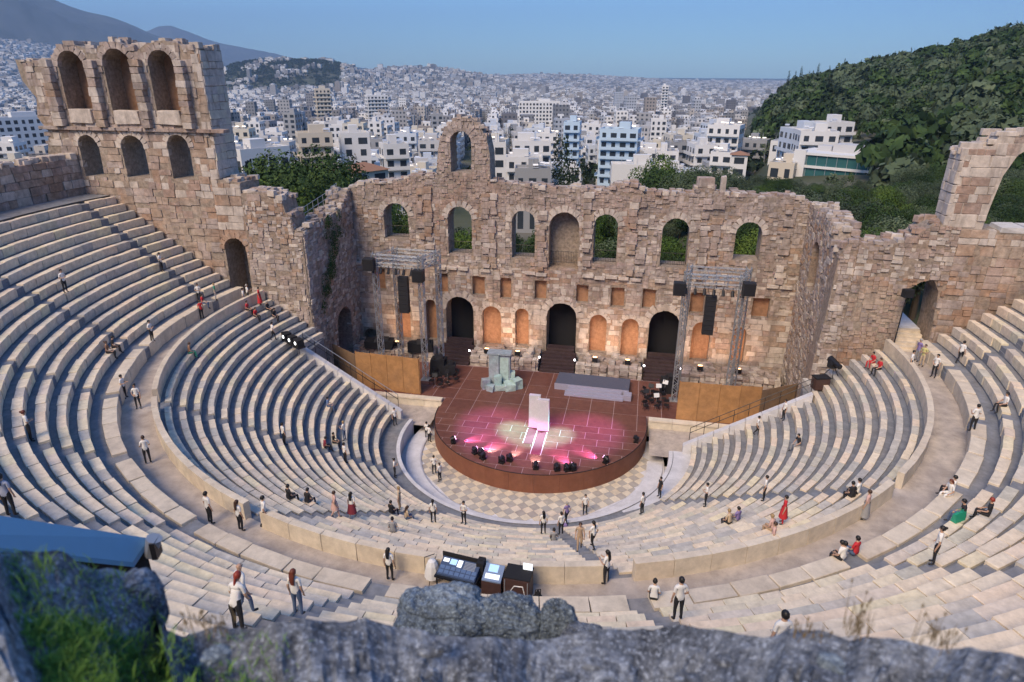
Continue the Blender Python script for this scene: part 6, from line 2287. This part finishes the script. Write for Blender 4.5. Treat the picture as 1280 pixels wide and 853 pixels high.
# (label, pixel of the feet or seat, pose, top, bottom, hair, hair colour, height, turn from facing the stage in degrees, extra)
PEOPLE = [
    ('usher in white shirt standing alone high on the left upper seats', 85, 375, 'folded', 'white', 'black', 'short', 'black', 1.76, -20),
    ('usher in white shirt standing on the stair nearest the tall arched wall', 203, 340, 'hold', 'white', 'black', 'short', 'black', 1.72, 10),
    ('woman with auburn hair, white shirt and black trousers at the left edge', 40, 552, 'folded', 'white', 'black', 'bun', 'auburn', 1.70, 10),
    ('large dark haired usher in pale shirt above the blue roof', 16, 646, 'stand', 'greyblue', 'black', 'tail', 'black', 1.72, 40),
    ('usher with folded arms at the foot of the upper left seats', 194, 441, 'folded', 'white', 'black', 'short', 'black', 1.74, -10),
    ('usher sitting at the end of the first upper row on the left', 157, 498, 'hold', 'white', 'black', 'short', 'black', 1.66, -20),
    ('usher with hand on hip in the left corridor beside the seated pair', 174, 511, 'hips', 'white', 'black', 'bun', 'black', 1.70, -100),
    ('usher in white shirt by the stair gap in the left corridor', 186, 580, 'hold', 'white', 'black', 'short', 'brown', 1.72, 80),
    ('person in red top seen from behind in the far left corridor', 253, 399, 'stand', 'red', 'black', 'short', 'brown', 1.70, 150),
    ('person in white top standing at the stair foot beside the red top', 250, 378, 'folded', 'white', 'black', 'short', 'black', 1.70, -60),
    ('person in spotted red top and jeans sitting at the left end of the parapet', 284, 396, 'sit', 'red', 'jeans', 'short', 'black', 1.72, 20),
    ('person in pale green top beside the spotted red top', 272, 386, 'stand', 'green', 'grey', 'short', 'blond', 1.60, 40),
    ('musician in white shirt by the left side doorway', 306, 383, 'stand', 'white', 'black', 'short', 'black', 1.72, 40),
    ('second musician in white by the left side doorway', 311, 378, 'hold', 'white', 'black', 'short', 'grey', 1.70, 60),
    ('person in long red dress beside the left side doorway', 326, 385, 'stand', 'red', 'red', 'short', 'black', 1.70, 30, ('red', .80)),
    ('person in red and black sitting below the left side doorway', 313, 396, 'sit', 'red', 'black', 'short', 'black', 1.72, 10),
    ('second person in red and black sitting below the left side doorway', 320, 396, 'sitlean', 'red', 'black', 'long', 'brown', 1.70, 0),
    ('grey haired person in black sitting right of the red group', 335, 388, 'sit', 'black', 'black', 'short', 'grey', 1.72, 10),
    ('person in black crouching left of the lamp bar', 346, 404, 'sitlean', 'black', 'black', 'short', 'black', 1.70, 0),
    ('usher in white beside the lamp bar', 343, 433, 'walk', 'white', 'black', 'short', 'black', 1.70, 60),
    ('person with green wrap sitting high on the left lower seats', 241, 446, 'sitlean', 'brown', 'green', 'short', 'brown', 1.70, 30),
    ('dark clad person of the couple on the left upper seats', 141, 447, 'sit', 'brown', 'black', 'bun', 'brown', 1.68, 0),
    ('second of the couple on the left upper seats', 148, 446, 'sitlean', 'black', 'black', 'short', 'black', 1.72, 20),
    ('usher on the stair midway down the left lower seats', 356, 556, 'stand', 'white', 'black', 'short', 'black', 1.72, 20),
    ('person in maroon of the group on the left lower seats', 404, 560, 'sitlean', 'maroon', 'black', 'short', 'black', 1.70, 10),
    ('person in black beside the maroon one on the left lower seats', 413, 556, 'sit', 'black', 'black', 'short', 'black', 1.70, -20),
    ('person in blue jeans lying back on the left lower seats', 414, 514, 'sit', 'blue', 'jeans', 'short', 'black', 1.70, 10),
    ('person in white standing above the maroon group', 431, 551, 'hold', 'white', 'jeans', 'short', 'blond', 1.72, 150),
    ('usher below the maroon group on the left lower seats', 432, 579, 'stand', 'white', 'black', 'short', 'black', 1.70, 20),
    ('usher in white on the landing left of the orchestra', 494, 532, 'stand', 'white', 'black', 'short', 'black', 1.72, -40),
    ('usher in white near the bottom of the left stair', 494, 597, 'folded', 'white', 'black', 'bun', 'black', 1.68, -20),
    ('first usher by the left end of the round stage', 534, 549, 'folded', 'white', 'black', 'short', 'black', 1.72, 60),
    ('second usher by the left end of the round stage', 537, 553, 'folded', 'white', 'black', 'short', 'black', 1.70, 40),
    ('upper one of two ushers on the checkered floor at the left', 543, 593, 'folded', 'white', 'black', 'short', 'black', 1.74, 60),
    ('lower one of two ushers on the checkered floor at the left', 550, 602, 'folded', 'white', 'black', 'short', 'brown', 1.70, 100),
    ('usher standing below the orchestra rim on the left', 542, 654, 'stand', 'white', 'black', 'tail', 'black', 1.70, 20),
    ('usher standing below the orchestra rim near the middle', 580, 655, 'folded', 'white', 'black', 'short', 'black', 1.72, 170),
    ('long haired person in jeans sitting left of the orchestra rim', 508, 648, 'sitlean', 'beige', 'jeans', 'long', 'brown', 1.70, -30),
    ('person in black beside the long haired one in jeans', 491, 640, 'sit', 'black', 'black', 'short', 'black', 1.70, 0),
    ('pale topped person standing behind the pair left of the orchestra', 500, 637, 'stand', 'beige', 'tan', 'short', 'blond', 1.70, 120),
    ('left one of two dark clad people on the lower seats', 365, 622, 'sit', 'black', 'black', 'short', 'black', 1.76, 0),
    ('right one of two dark clad people, leaning forward', 382, 630, 'sitlean', 'black', 'navyish', 'short', 'black', 1.72, 10),
    ('woman in pale pink summer dress walking along the seats', 420, 647, 'walk', 'pink', 'pink', 'short', 'brown', 1.66, -30, ('pink', .45)),
    ('woman in white top and patterned skirt on the seats', 441, 649, 'walk', 'white', 'grey', 'long', 'black', 1.70, 20, ('maroon', .62)),
    ('person in grey sitting low on the middle seats', 493, 664, 'sitlean', 'grey', 'grey', 'short', 'black', 1.70, 30),
    ('long haired usher at the orchestra rim, left of the backpack', 679, 668, 'stand', 'white', 'black', 'long', 'black', 1.70, 10),
    ('person with purple backpack on the checkered floor', 708, 655, 'walk', 'purple', 'black', 'short', 'grey', 1.76, 20),
    ('usher standing in front of the backpack', 701, 669, 'stand', 'white', 'black', 'short', 'black', 1.66, 20),
    ('person in patterned top sitting between two ushers below the rim', 692, 675, 'sit', 'grey', 'black', 'short', 'black', 1.70, 0),
    ('ponytailed usher on the checkered floor', 731, 643, 'stand', 'white', 'black', 'tail', 'black', 1.70, 170),
    ('usher at the right of the orchestra rim beside the landing', 802, 643, 'stand', 'white', 'black', 'short', 'black', 1.72, 10),
    ('person all in black at the foot of the white landing', 824, 622, 'stand', 'black', 'black', 'short', 'black', 1.74, 60),
    ('woman in tan top and shorts on the middle stair', 724, 688, 'walk', 'tan', 'tan', 'short', 'brown', 1.70, 170),
    ('person in white beside the woman in tan on the middle stair', 741, 686, 'walk', 'white', 'black', 'tail', 'black', 1.68, 30),
    ('woman with long black hair standing at the gap in the parapet', 757, 730, 'hold', 'white', 'black', 'long', 'black', 1.70, 40),
    ('person in white crouching at the head of the stair below the parapet gap', 800, 742, 'sitlean', 'white', 'black', 'short', 'black', 1.70, -20),
    ('large usher in white shirt and black trousers at the bottom centre', 846, 776, 'hips', 'white', 'black', 'short', 'black', 1.78, 0),
    ('usher on the stair of the right lower seats, lower one', 881, 633, 'folded', 'white', 'black', 'short', 'black', 1.70, 40),
    ('usher on the right lower seats, left of the red dress', 954, 626, 'stand', 'white', 'black', 'short', 'black', 1.70, 20),
    ('person in beige of the pair sitting on the right lower seats', 908, 652, 'sitlean', 'beige', 'black', 'short', 'blond', 1.70, 0),
    ('person in purple of the pair sitting on the right lower seats', 920, 650, 'sit', 'purple', 'grey', 'short', 'black', 1.70, 0),
    ('woman in red dress standing on the right lower seats', 977, 655, 'stand', 'red', 'red', 'short', 'black', 1.66, 40, ('red', .6)),
    ('person in pale brown sitting beside the red dress', 964, 662, 'sitlean', 'pink', 'tan', 'short', 'blond', 1.70, 10),
    ('person in pale top leaning on the right parapet', 963, 690, 'stand', 'pink', 'beige', 'short', 'brown', 1.60, 40),
    ('woman in white sitting left of the red shirt behind the parapet', 1009, 694, 'sitlean', 'white', 'black', 'short', 'black', 1.70, 10),
    ('second woman in white with black bag beside the red shirt', 1017, 700, 'sit', 'white', 'black', 'short', 'black', 1.70, 0),
    ('person in bright red shirt sitting behind the right parapet', 1034, 696, 'sit', 'red', 'jeans', 'short', 'black', 1.74, 0),
    ('person in white with cap of dark hair on the top right lower row', 1073, 618, 'sit', 'white', 'black', 'short', 'black', 1.76, 0),
    ('person in dark clothes beside the white one on the top right lower row', 1061, 620, 'sitlean', 'black', 'black', 'short', 'black', 1.70, -20),
    ('person with grey skirt standing in the right corridor at the parapet', 1079, 650, 'stand', 'pink', 'grey', 'short', 'brown', 1.66, 10, ('grey', .8)),
    ('stout usher in white on the right upper seats', 1165, 706, 'hips', 'white', 'black', 'bun', 'black', 1.70, 30),
    ('person in dark blue sitting with a green bag on the right upper seats', 1210, 652, 'sitlean', 'black', 'jeans', 'short', 'black', 1.74, 30),
    ('red haired person in black behind the green bag', 1229, 642, 'sit', 'black', 'black', 'short', 'red', 1.70, 10),
    ('auburn haired person in white sitting on the right stair foot', 1147, 626, 'sitlean', 'white', 'white', 'long', 'auburn', 1.66, 60),
    ('dark haired person in white beside the auburn haired one', 1160, 627, 'sit', 'white', 'black', 'short', 'black', 1.70, 10),
    ('usher standing on the right stair by the upper first row', 1214, 540, 'hold', 'white', 'black', 'short', 'black', 1.74, -60),
    ('usher sitting on the right upper seats behind the standing one', 1244, 521, 'sit', 'white', 'black', 'short', 'black', 1.72, 20),
    ('person in white and navy at the far end of the right corridor', 1136, 467, 'stand', 'white', 'black', 'short', 'black', 1.76, 150),
    ('person in purple behind the white and navy one', 1145, 452, 'stand', 'purple', 'grey', 'short', 'grey', 1.76, 20),
    ('person in pale yellow at the far end of the right corridor', 1151, 458, 'folded', 'yellow', 'beige', 'short', 'black', 1.70, 40),
    ('person with cap and white shirt near the first upper row on the right', 1166, 472, 'hips', 'white', 'black', 'short', 'black', 1.76, 40),
    ('usher climbing the seats at the upper right', 1198, 455, 'walk', 'white', 'black', 'short', 'black', 1.72, -140),
    ('first person in red sitting before the right doorway', 1087, 456, 'sitlean', 'red', 'red', 'short', 'black', 1.72, 20),
    ('second person in red before the right doorway', 1102, 462, 'sit', 'red', 'black', 'short', 'brown', 1.74, 20),
    ('usher in white climbing beside the right handrail, lower one', 945, 545, 'walk', 'white', 'black', 'short', 'black', 1.70, 170),
    ('usher in white beside the right handrail, upper one', 978, 528, 'stand', 'white', 'black', 'short', 'black', 1.70, 20),
    ('person in black with white bag sitting high on the right lower seats', 997, 556, 'sitlean', 'black', 'grey', 'short', 'black', 1.74, 40),
    ('usher in white shirt standing left of the corridor wall, left of three', 264, 655, 'stand', 'white', 'black', 'short', 'black', 1.76, 0),
    ('woman with long brown hair and white top, middle of three', 302, 664, 'stand', 'white', 'black', 'long', 'brown', 1.68, 0),
    ('slim usher in white shirt, right of three by the parapet', 333, 660, 'walk', 'white', 'black', 'short', 'black', 1.74, -20),
    ('woman with dark bob and white top by the parapet, left of the desks', 488, 726, 'stand', 'white', 'black', 'long', 'black', 1.66, 0),
    ('tall bald man in white shirt leaning at the lower left', 308, 770, 'walk', 'white', 'jeans', 'bald', 'black', 1.82, -20),
    ('red haired woman in white bending at the lower left', 300, 790, 'bend', 'white', 'black', 'tail', 'red', 1.70, 0),
    ('woman with long auburn hair in white top at the lower left', 374, 769, 'stand', 'white', 'jeans', 'long', 'auburn', 1.68, 0),
    ('dark haired person half hidden behind the rock at the lower right', 968, 836, 'stand', 'white', 'black', 'short', 'black', 1.74, 0),
]


def make_people():
    CL['navyish'] = plain('cloth_navy', (.03, .035, .06), .85)
    for P in PEOPLE:
        lab, px, py, pose, top, bot, hair, hc, h, turn = P[:10]
        sk = P[10] if len(P) > 10 else None
        p = on_bowl(px, py)
        if pose.startswith('sit'): x, y, z = seat_spot(p)
        else: x, y, z = p.x, p.y, floor_z(p.x, p.y)
        head = atan2(-1 - y, -x) if hypot(x, y) > 11 else atan2(4 - y, -x)
        lab = lab if any(w in lab for w in ('woman', 'man ', 'usher', 'person', 'musician')) else 'person ' + lab
        lab = lab.replace('woman', 'person').replace(' man ', ' person ').replace('usher', 'person')
        person(lab, x, y, z, head + radians(turn), pose, top, bot, hair, hc, h, skirt=sk)
    # things people carry
    p = on_bowl(708, 655)
    t = thing('backpack', 'purple backpack on the back of a person on the checkered floor', 'backpack', (p.x - .03, p.y - .2, 1.18))
    q = MB(); q.lathe([(.06, -.24), (.15, -.2), (.17, 0), (.14, .2), (.05, .26)], (0, 0, 0), 8); q.build('bag', CL['purple'], t)
    q = MB(); q.box((0, -.15, -.08), (.2, .08, .2), 0, 0, .01); q.build('pocket', CL['black'], t)
    p = on_bowl(1197, 651)
    t = thing('shopping_bag', 'bright green bag on the seats beside a dark clad person', 'bag', (p.x, p.y, floor_z(p.x, p.y)), .6)
    q = MB(); q.hexa([(-.30, -.12, 0), (.30, -.12, 0), (.30, .12, 0), (-.30, .12, 0), (-.36, -.05, .42), (.36, -.05, .42), (.36, .05, .42), (-.36, .05, .42)]); q.build('body', MAT['greenbag'], t)
    for s in (-1, 1):
        q = MB(); q.path([(-.15, s * .05, .41), (-.1, s * .05, .58), (.1, s * .05, .58), (.15, s * .05, .41)], .012, 4); q.build('handle', MAT['greenbag'], t)


MAT['greenbag'] = plain('green_bag_fabric', (.02, .33, .20), .6, var=.1)
make_people()
# ------------------------------------------------------------------ the rocks in front of the viewer
def rockstone(name, c1, c2, c3, sc=1.0):
    m, nt, n, l, b = nodes_of(name)
    g = n.new('ShaderNodeNewGeometry')
    t = n.new('ShaderNodeTexNoise'); t.inputs['Scale'].default_value = 1.6 * sc; t.inputs['Detail'].default_value = 10; t.inputs['Roughness'].default_value = .68
    v = n.new('ShaderNodeTexVoronoi'); v.inputs['Scale'].default_value = 26 * sc
    w = n.new('ShaderNodeTexNoise'); w.inputs['Scale'].default_value = 14 * sc; w.inputs['Detail'].default_value = 8
    for q in (t, v, w): l.new(g.outputs['Position'], q.inputs['Vector'])
    r = n.new('ShaderNodeValToRGB'); e = r.color_ramp.elements
    e[0].position, e[0].color = .34, (*c1, 1)
    e[1].position, e[1].color = .68, (*c3, 1)
    k = e.new(.5); k.color = (*c2, 1)
    l.new(t.outputs[0], r.inputs[0])
    mr = n.new('ShaderNodeMapRange'); mr.inputs[1].default_value = .35; mr.inputs[2].default_value = .65; mr.inputs[3].default_value = .55; mr.inputs[4].default_value = 1.25
    l.new(w.outputs[0], mr.inputs[0])
    mx = n.new('ShaderNodeMix'); mx.data_type = 'RGBA'; mx.blend_type = 'MULTIPLY'; mx.inputs[0].default_value = 1
    l.new(r.outputs[0], mx.inputs[6]); l.new(mr.outputs[0], mx.inputs[7]); l.new(mx.outputs[2], b.inputs['Base Color'])
    sp = n.new('ShaderNodeTexNoise'); sp.inputs['Scale'].default_value = 34 * sc; sp.inputs['Detail'].default_value = 4; sp.inputs['Roughness'].default_value = .75
    l.new(g.outputs['Position'], sp.inputs['Vector'])
    ms_ = n.new('ShaderNodeMapRange'); ms_.inputs[1].default_value = .54; ms_.inputs[2].default_value = .66; ms_.inputs[4].default_value = .75
    l.new(sp.outputs[0], ms_.inputs[0])
    m3 = n.new('ShaderNodeMix'); m3.data_type = 'RGBA'; m3.inputs[7].default_value = (*[min(.7, c * 1.7) for c in c3], 1)
    l.new(ms_.outputs[0], m3.inputs[0]); l.new(mx.outputs[2], m3.inputs[6])
    pk = n.new('ShaderNodeMapRange'); pk.inputs[1].default_value = .34; pk.inputs[2].default_value = .46; pk.inputs[3].default_value = .75; pk.inputs[4].default_value = 0
    l.new(sp.outputs[0], pk.inputs[0])
    m4 = n.new('ShaderNodeMix'); m4.data_type = 'RGBA'; m4.inputs[7].default_value = (*[c * .4 for c in c1], 1)
    l.new(pk.outputs[0], m4.inputs[0]); l.new(m3.outputs[2], m4.inputs[6]); l.new(m4.outputs[2], b.inputs['Base Color'])
    b.inputs['Roughness'].default_value = .95
    b.inputs['Specular IOR Level'].default_value = .15
    ad = n.new('ShaderNodeMath'); ad.operation = 'ADD'
    pv_ = n.new('ShaderNodeMath'); pv_.operation = 'MULTIPLY_ADD'; pv_.inputs[1].default_value = .0
    l.new(v.outputs[0], pv_.inputs[0]); l.new(w.outputs[0], pv_.inputs[2])
    l.new(t.outputs[0], ad.inputs[0]); l.new(pv_.outputs[0], ad.inputs[1])
    bp = n.new('ShaderNodeBump'); bp.inputs['Strength'].default_value = .7; bp.inputs['Distance'].default_value = .035
    l.new(ad.outputs[0], bp.inputs['Height']); l.new(bp.outputs[0], b.inputs['Normal'])
    return m


MAT['rock'] = rockstone('blue_shaded_limestone', (.065, .072, .088), (.145, .162, .195), (.28, .31, .36))  # blue shade over the near rocks is put into the stone colour
MAT['rocklight'] = rockstone('pale_shaded_limestone', (.08, .10, .13), (.17, .215, .27), (.32, .38, .45), 1.6)  # paler boulders, with the same blue shade in their colour
MAT['drygrass'] = plain('dry_grass', (.20, .15, .08), .9, var=.3)
MAT['grass'] = leaf_mat('grass_green', (.07, .13, .03), (.14, .27, .05), (.24, .40, .09))


def boulder(name, label, loc, size, seed, mat, rz=0, sub=6, rough=.2):
    bm = bmesh.new()
    bmesh.ops.create_icosphere(bm, subdivisions=sub, radius=1)
    P = np.array([v.co for v in bm.verts])
    n1 = fbm(P[:, 0] * 1.4 + 5, P[:, 1] * 1.4 + P[:, 2] * 1.1, seed, 5) - .47
    n2 = fbm(P[:, 1] * 4 + 9, P[:, 2] * 4 + P[:, 0] * 3, seed + 7, 4) - .47
    n3 = np.abs(fbm(P[:, 0] * 2.6, P[:, 2] * 2.6 + P[:, 1] * 2, seed + 3, 4) - .47)
    n4 = fbm(P[:, 0] * 9 + P[:, 2] * 4, P[:, 1] * 9 + P[:, 2] * 8, seed + 13, 3) - .45
    n5 = np.round(3.2 * (fbm(P[:, 0] * 1.8 + 3, P[:, 1] * 1.6 + P[:, 2] * 1.8, seed + 21, 2))) / 3.2 - .5
    k = 1 + rough * (1.6 * n1 + .8 * n2 - 1.1 * n3 + .35 * n4 + .9 * n5)
    # flatten towards a broken block
    Q = P * k[:, None]
    Q = np.sign(Q) * np.abs(Q) ** .8
    for v, q in zip(bm.verts, Q): v.co = Vector((q[0] * size[0], q[1] * size[1], q[2] * size[2]))
    me = bpy.data.meshes.new('rock'); bm.to_mesh(me); bm.free()
    me.polygons.foreach_set('use_smooth', np.zeros(len(me.polygons), bool))
    o = obj(name, me, MAT[mat], None, loc, (0, 0, rz))
    return tag(o, label, 'rock')


def foreground():
    # rocky ledge: one sheet of broken ground between the viewer and the top of the seats
    RX = [(-400, 660), (-60, 640), (0, 683), (50, 684), (78, 688), (119, 703), (156, 709), (180, 724), (189, 745), (194, 774), (230, 782), (300, 778), (380, 768), (470, 770), (560, 790), (700, 792), (760, 786), (850, 776), (900, 778), (960, 790), (1010, 782), (1060, 790), (1120, 788), (1170, 800), (1220, 806), (1290, 816), (1400, 830), (1700, 850)]
    nx, ny = 320, 60
    px = np.linspace(-380, 1640, nx)
    crest = np.interp(px, [p[0] for p in RX], [p[1] for p in RX])
    crest = crest + 9 * (fbm(px / 38, px * 0, 31, 5) - .47) * 2
    V = np.zeros((ny, nx, 3))
    for i in range(nx):
        D = 2.75 + .5 * float(vnoise(px[i] / 120, 3.3, 5)) + (.9 if px[i] < 190 else 0)
        x, y, z = at(px[i], crest[i], D)
        a = atan2(x - CAM.x, y - CAM.y)
        for j in range(ny):
            f = j / (ny - 1)
            if f < .55:                                # the ledge, towards the viewer
                d = D * (.18 + .82 * f / .55)
                u = (D - d)
                zz = z - .10 * u + (.22 * (float(fbm(px[i] / 60, d * 2.2, 41, 5)) - .47) + .14 * (round(4 * float(fbm(px[i] / 45 + 9, d * 3, 47, 3))) / 4 - .47) + .05 * (float(fbm(px[i] / 14, d * 8, 43, 4)) - .47)) * min(1, u * 2.5)
                zz -= .10 * u * u
            else:                                      # the drop behind the crest
                k = (f - .55) / .45
                d = D + 2.6 * k ** 1.4
                zz = z - 8.5 * k ** 1.1 + .3 * (float(fbm(px[i] / 60, d * 2.2, 41, 4)) - .47) * min(1, 4 * k)
            V[j, i] = (CAM.x + sin(a) * d, CAM.y + cos(a) * d, zz)
    ii, jj = np.meshgrid(np.arange(ny - 1), np.arange(nx - 1), indexing='ij')
    F = np.stack([ii * nx + jj, ii * nx + jj + 1, (ii + 1) * nx + jj + 1, (ii + 1) * nx + jj], -1).reshape(-1, 4)
    o = obj('rock_ledge', np_mesh('rock_ledge', V.reshape(-1, 3), F, [MAT['rock']], None, False))
    tag(o, 'rough blue grey rock ledge along the bottom edge, dropping to the seats', kind='structure')
    def rock(name, label, px_, py_, D, w, h, seed, mat, d=None, **k):
        x, y, z = at(px_, py_, D)
        sc = D * 1.35 / FPX
        boulder(name, label, (x, y, z - h * sc / 2), (w * sc / 2, (d or w * .7) * sc / 2, h * sc / 2), seed, mat, -atan2(x - CAM.x, y - CAM.y), **k)
    rock('boulder', 'large pitted blue grey boulder in the bottom centre, below the desks', 552, 741, 4.4, 128, 110, 3, 'rocklight', rough=.24)
    rock('boulder', 'pale blue boulder joined to the right of the large pitted one', 636, 748, 4.35, 88, 100, 11, 'rocklight', rough=.24)
    rock('boulder', 'small upright pale boulder, rightmost of the bottom centre group', 700, 752, 4.25, 50, 90, 23, 'rocklight', rough=.24)
    rock('boulder', 'low rock sloping down right of the upright pale boulder', 730, 784, 4.1, 56, 50, 29, 'rock', rough=.18)
    rock('boulder', 'big dark broken rock in the lower left corner under the blue roof', 150, 722, 3.75, 70, 80, 17, 'rock', rough=.2)
    rock('boulder', 'dark rock at the left edge below the blue roof', -40, 712, 3.7, 120, 110, 37, 'rock', rough=.2)
    for px_, py_, D, s, sd in ((268, 812, 2.5, 30, 51), (540, 806, 2.6, 34, 52), (905, 822, 2.4, 22, 54), (1040, 822, 2.5, 30, 55), (860, 846, 2.2, 34, 56), (600, 846, 2.1, 40, 58), (740, 826, 2.3, 26, 60)):
        rock('loose_stone', {51: 'rounded grey stone', 52: 'flat bluish stone', 53: 'pale chipped stone', 54: 'small dark stone', 55: 'squat pale stone', 56: 'smooth dark stone', 57: 'broad pale stone', 58: 'large dull stone', 59: 'large pale stone', 60: 'little dark stone', 61: 'round bluish stone'}[sd] + ' on the rock ledge ' + ('below the bottom centre boulders' if 400 < px_ < 760 else 'at the lower left' if px_ < 400 else 'at the lower right') + (' near the frame edge' if py_ > 830 else '') + (' further left' if px_ in (440, 1040) else ''), px_, py_, D, s, s * .45, sd, 'rocklight' if sd % 2 else 'rock', sub=4, rough=.34)
    # grass on the left of the ledge
    g = np.random.default_rng(5)
    V = []
    for k in range(42000):
        i = int(g.integers(58, 150)); j = int(g.integers(26, 32) if g.random() < .06 else g.integers(14, 27))
        p0 = V0 = np.array([*(V_[j, i] if False else o.data.vertices[j * nx + i].co)])
        ppx = px[i]
        dens = np.interp(ppx, (0, 40, 200, 290, 370), (1, 1, 1, .6, 0)) * (.35 + 1.1 * float(vnoise(ppx / 30, j / 4, 8)))
        if g.random() > dens * .8: continue
        p0 = p0 + g.normal(size=3) * np.array([.03, .03, .004])
        a = g.uniform(0, 6.28); L = g.uniform(.025, .085); w = g.uniform(.0016, .0038)
        t = np.array([cos(a), sin(a), 0]); b = np.array([-sin(a), cos(a), 0])
        ln = g.uniform(.3, 1.1)
        m1 = p0 + np.array([0, 0, L * .6]) + t * L * ln * .3
        m2 = p0 + np.array([0, 0, L * .9]) + t * L * ln
        V.append([p0 - b * w, p0 + b * w, m1 + b * w * .8, m1 - b * w * .8])
        V.append([m1 - b * w * .8, m1 + b * w * .8, m2 + b * .0006, m2 - b * .0006])
    V = np.array(V).reshape(-1, 3)
    og = obj('grass', np_mesh('grass', V, np.arange(len(V)).reshape(-1, 4), [MAT['grass']]))
    tag(og, 'green grass growing over the rocks in the lower left corner', kind='stuff')
    # dry weeds on the crest at the right
    for px_, py_, D, hh, lab in ((1075, 786, 2.9, .20, 'tallest dry weed on the rock crest at the lower right'), (1172, 800, 2.9, .16, 'dry weed right of the tallest one on the rock crest'), (1010, 788, 2.9, .08, 'short dry weed left of the tallest one on the crest'), (236, 780, 3.0, .09, 'small dry weed on the crest at the lower left'), (270, 782, 3.0, .10, 'second small dry weed, nearest the bending person')):
        x, y, z = at(px_, py_, D)
        q = MB()
        for k in range(26):
            a, t = random.uniform(0, 6.28), random.uniform(.05, .5)
            L = hh * random.uniform(.35, 1)
            p = Vector((random.gauss(0, .04), random.gauss(0, .03), -.03))
            e = p + Vector((cos(a) * t * L, sin(a) * t * L, L))
            mid = p.lerp(e, .55) + Vector((0, 0, L * .06))
            q.tube(p, mid, .0028, .002, 3); q.tube(mid, e, .002, .001, 3)
            if k % 3 == 0: q.lathe([(0, 0), (.006, .006), (.004, .02), (0, .026)], e, 4)
        w = q.build('dry_weed', MAT['drygrass'], None, (x, y, z)); tag(w, lab, 'weed', kind='thing')
    # blue roof of the booth at the lower left with its lamp box
    a, b = Vector(at(186, 673, 7.6)), Vector(at(-150, 622, 7.2))
    def on_plane(px_, py_, z_):
        d_ = fw + r2 * ((px_ - 640) / FPX) - u2 * ((py_ - 426.5) / FPX)
        return CAM + d_ * ((z_ - CAM.z) / d_.z)
    c_, e_ = on_plane(166, 703, a.z - .1), on_plane(-190, 664, b.z - .1)
    zr = a.z - 2.2
    t = thing('booth', 'flat roofed booth under a bright blue sheet, at the left above the rocks', 'booth', (a.x, a.y, zr))
    O = Vector((a.x, a.y, zr))
    F4 = [e_ - O, c_ - O, a - O, b - O]
    dn = Vector((0, 0, -.07))
    q = MB(); q.hexa([p + dn for p in F4] + F4); q.build('roof_sheet', MAT['bluesheet'], t)
    mid = (F4[0] + F4[1] + F4[2] + F4[3]) / 4
    I4 = [mid + (p - mid) * .95 for p in F4]
    q = MB(); q.hexa([Vector((p.x, p.y, -.6)) for p in I4] + [p + dn * 1.05 for p in I4]); q.build('wall', MAT['black'], t)
    x, y, z = at(188, 684, 7.5)
    t = thing('booth_lamp', 'grey and black lamp clamped to the corner of the blue roofed booth', 'lamp', (x, y, z))
    q = MB(); q.tube((-.02, 0, -.12), (.06, .02, .12), .07, .09, 8); q.build('head', MAT['steel'], t)
    q = MB(); q.box((.07, .0, .0), (.06, .16, .22), .3); q.build('bracket', MAT['blackmetal'], t)


foreground()
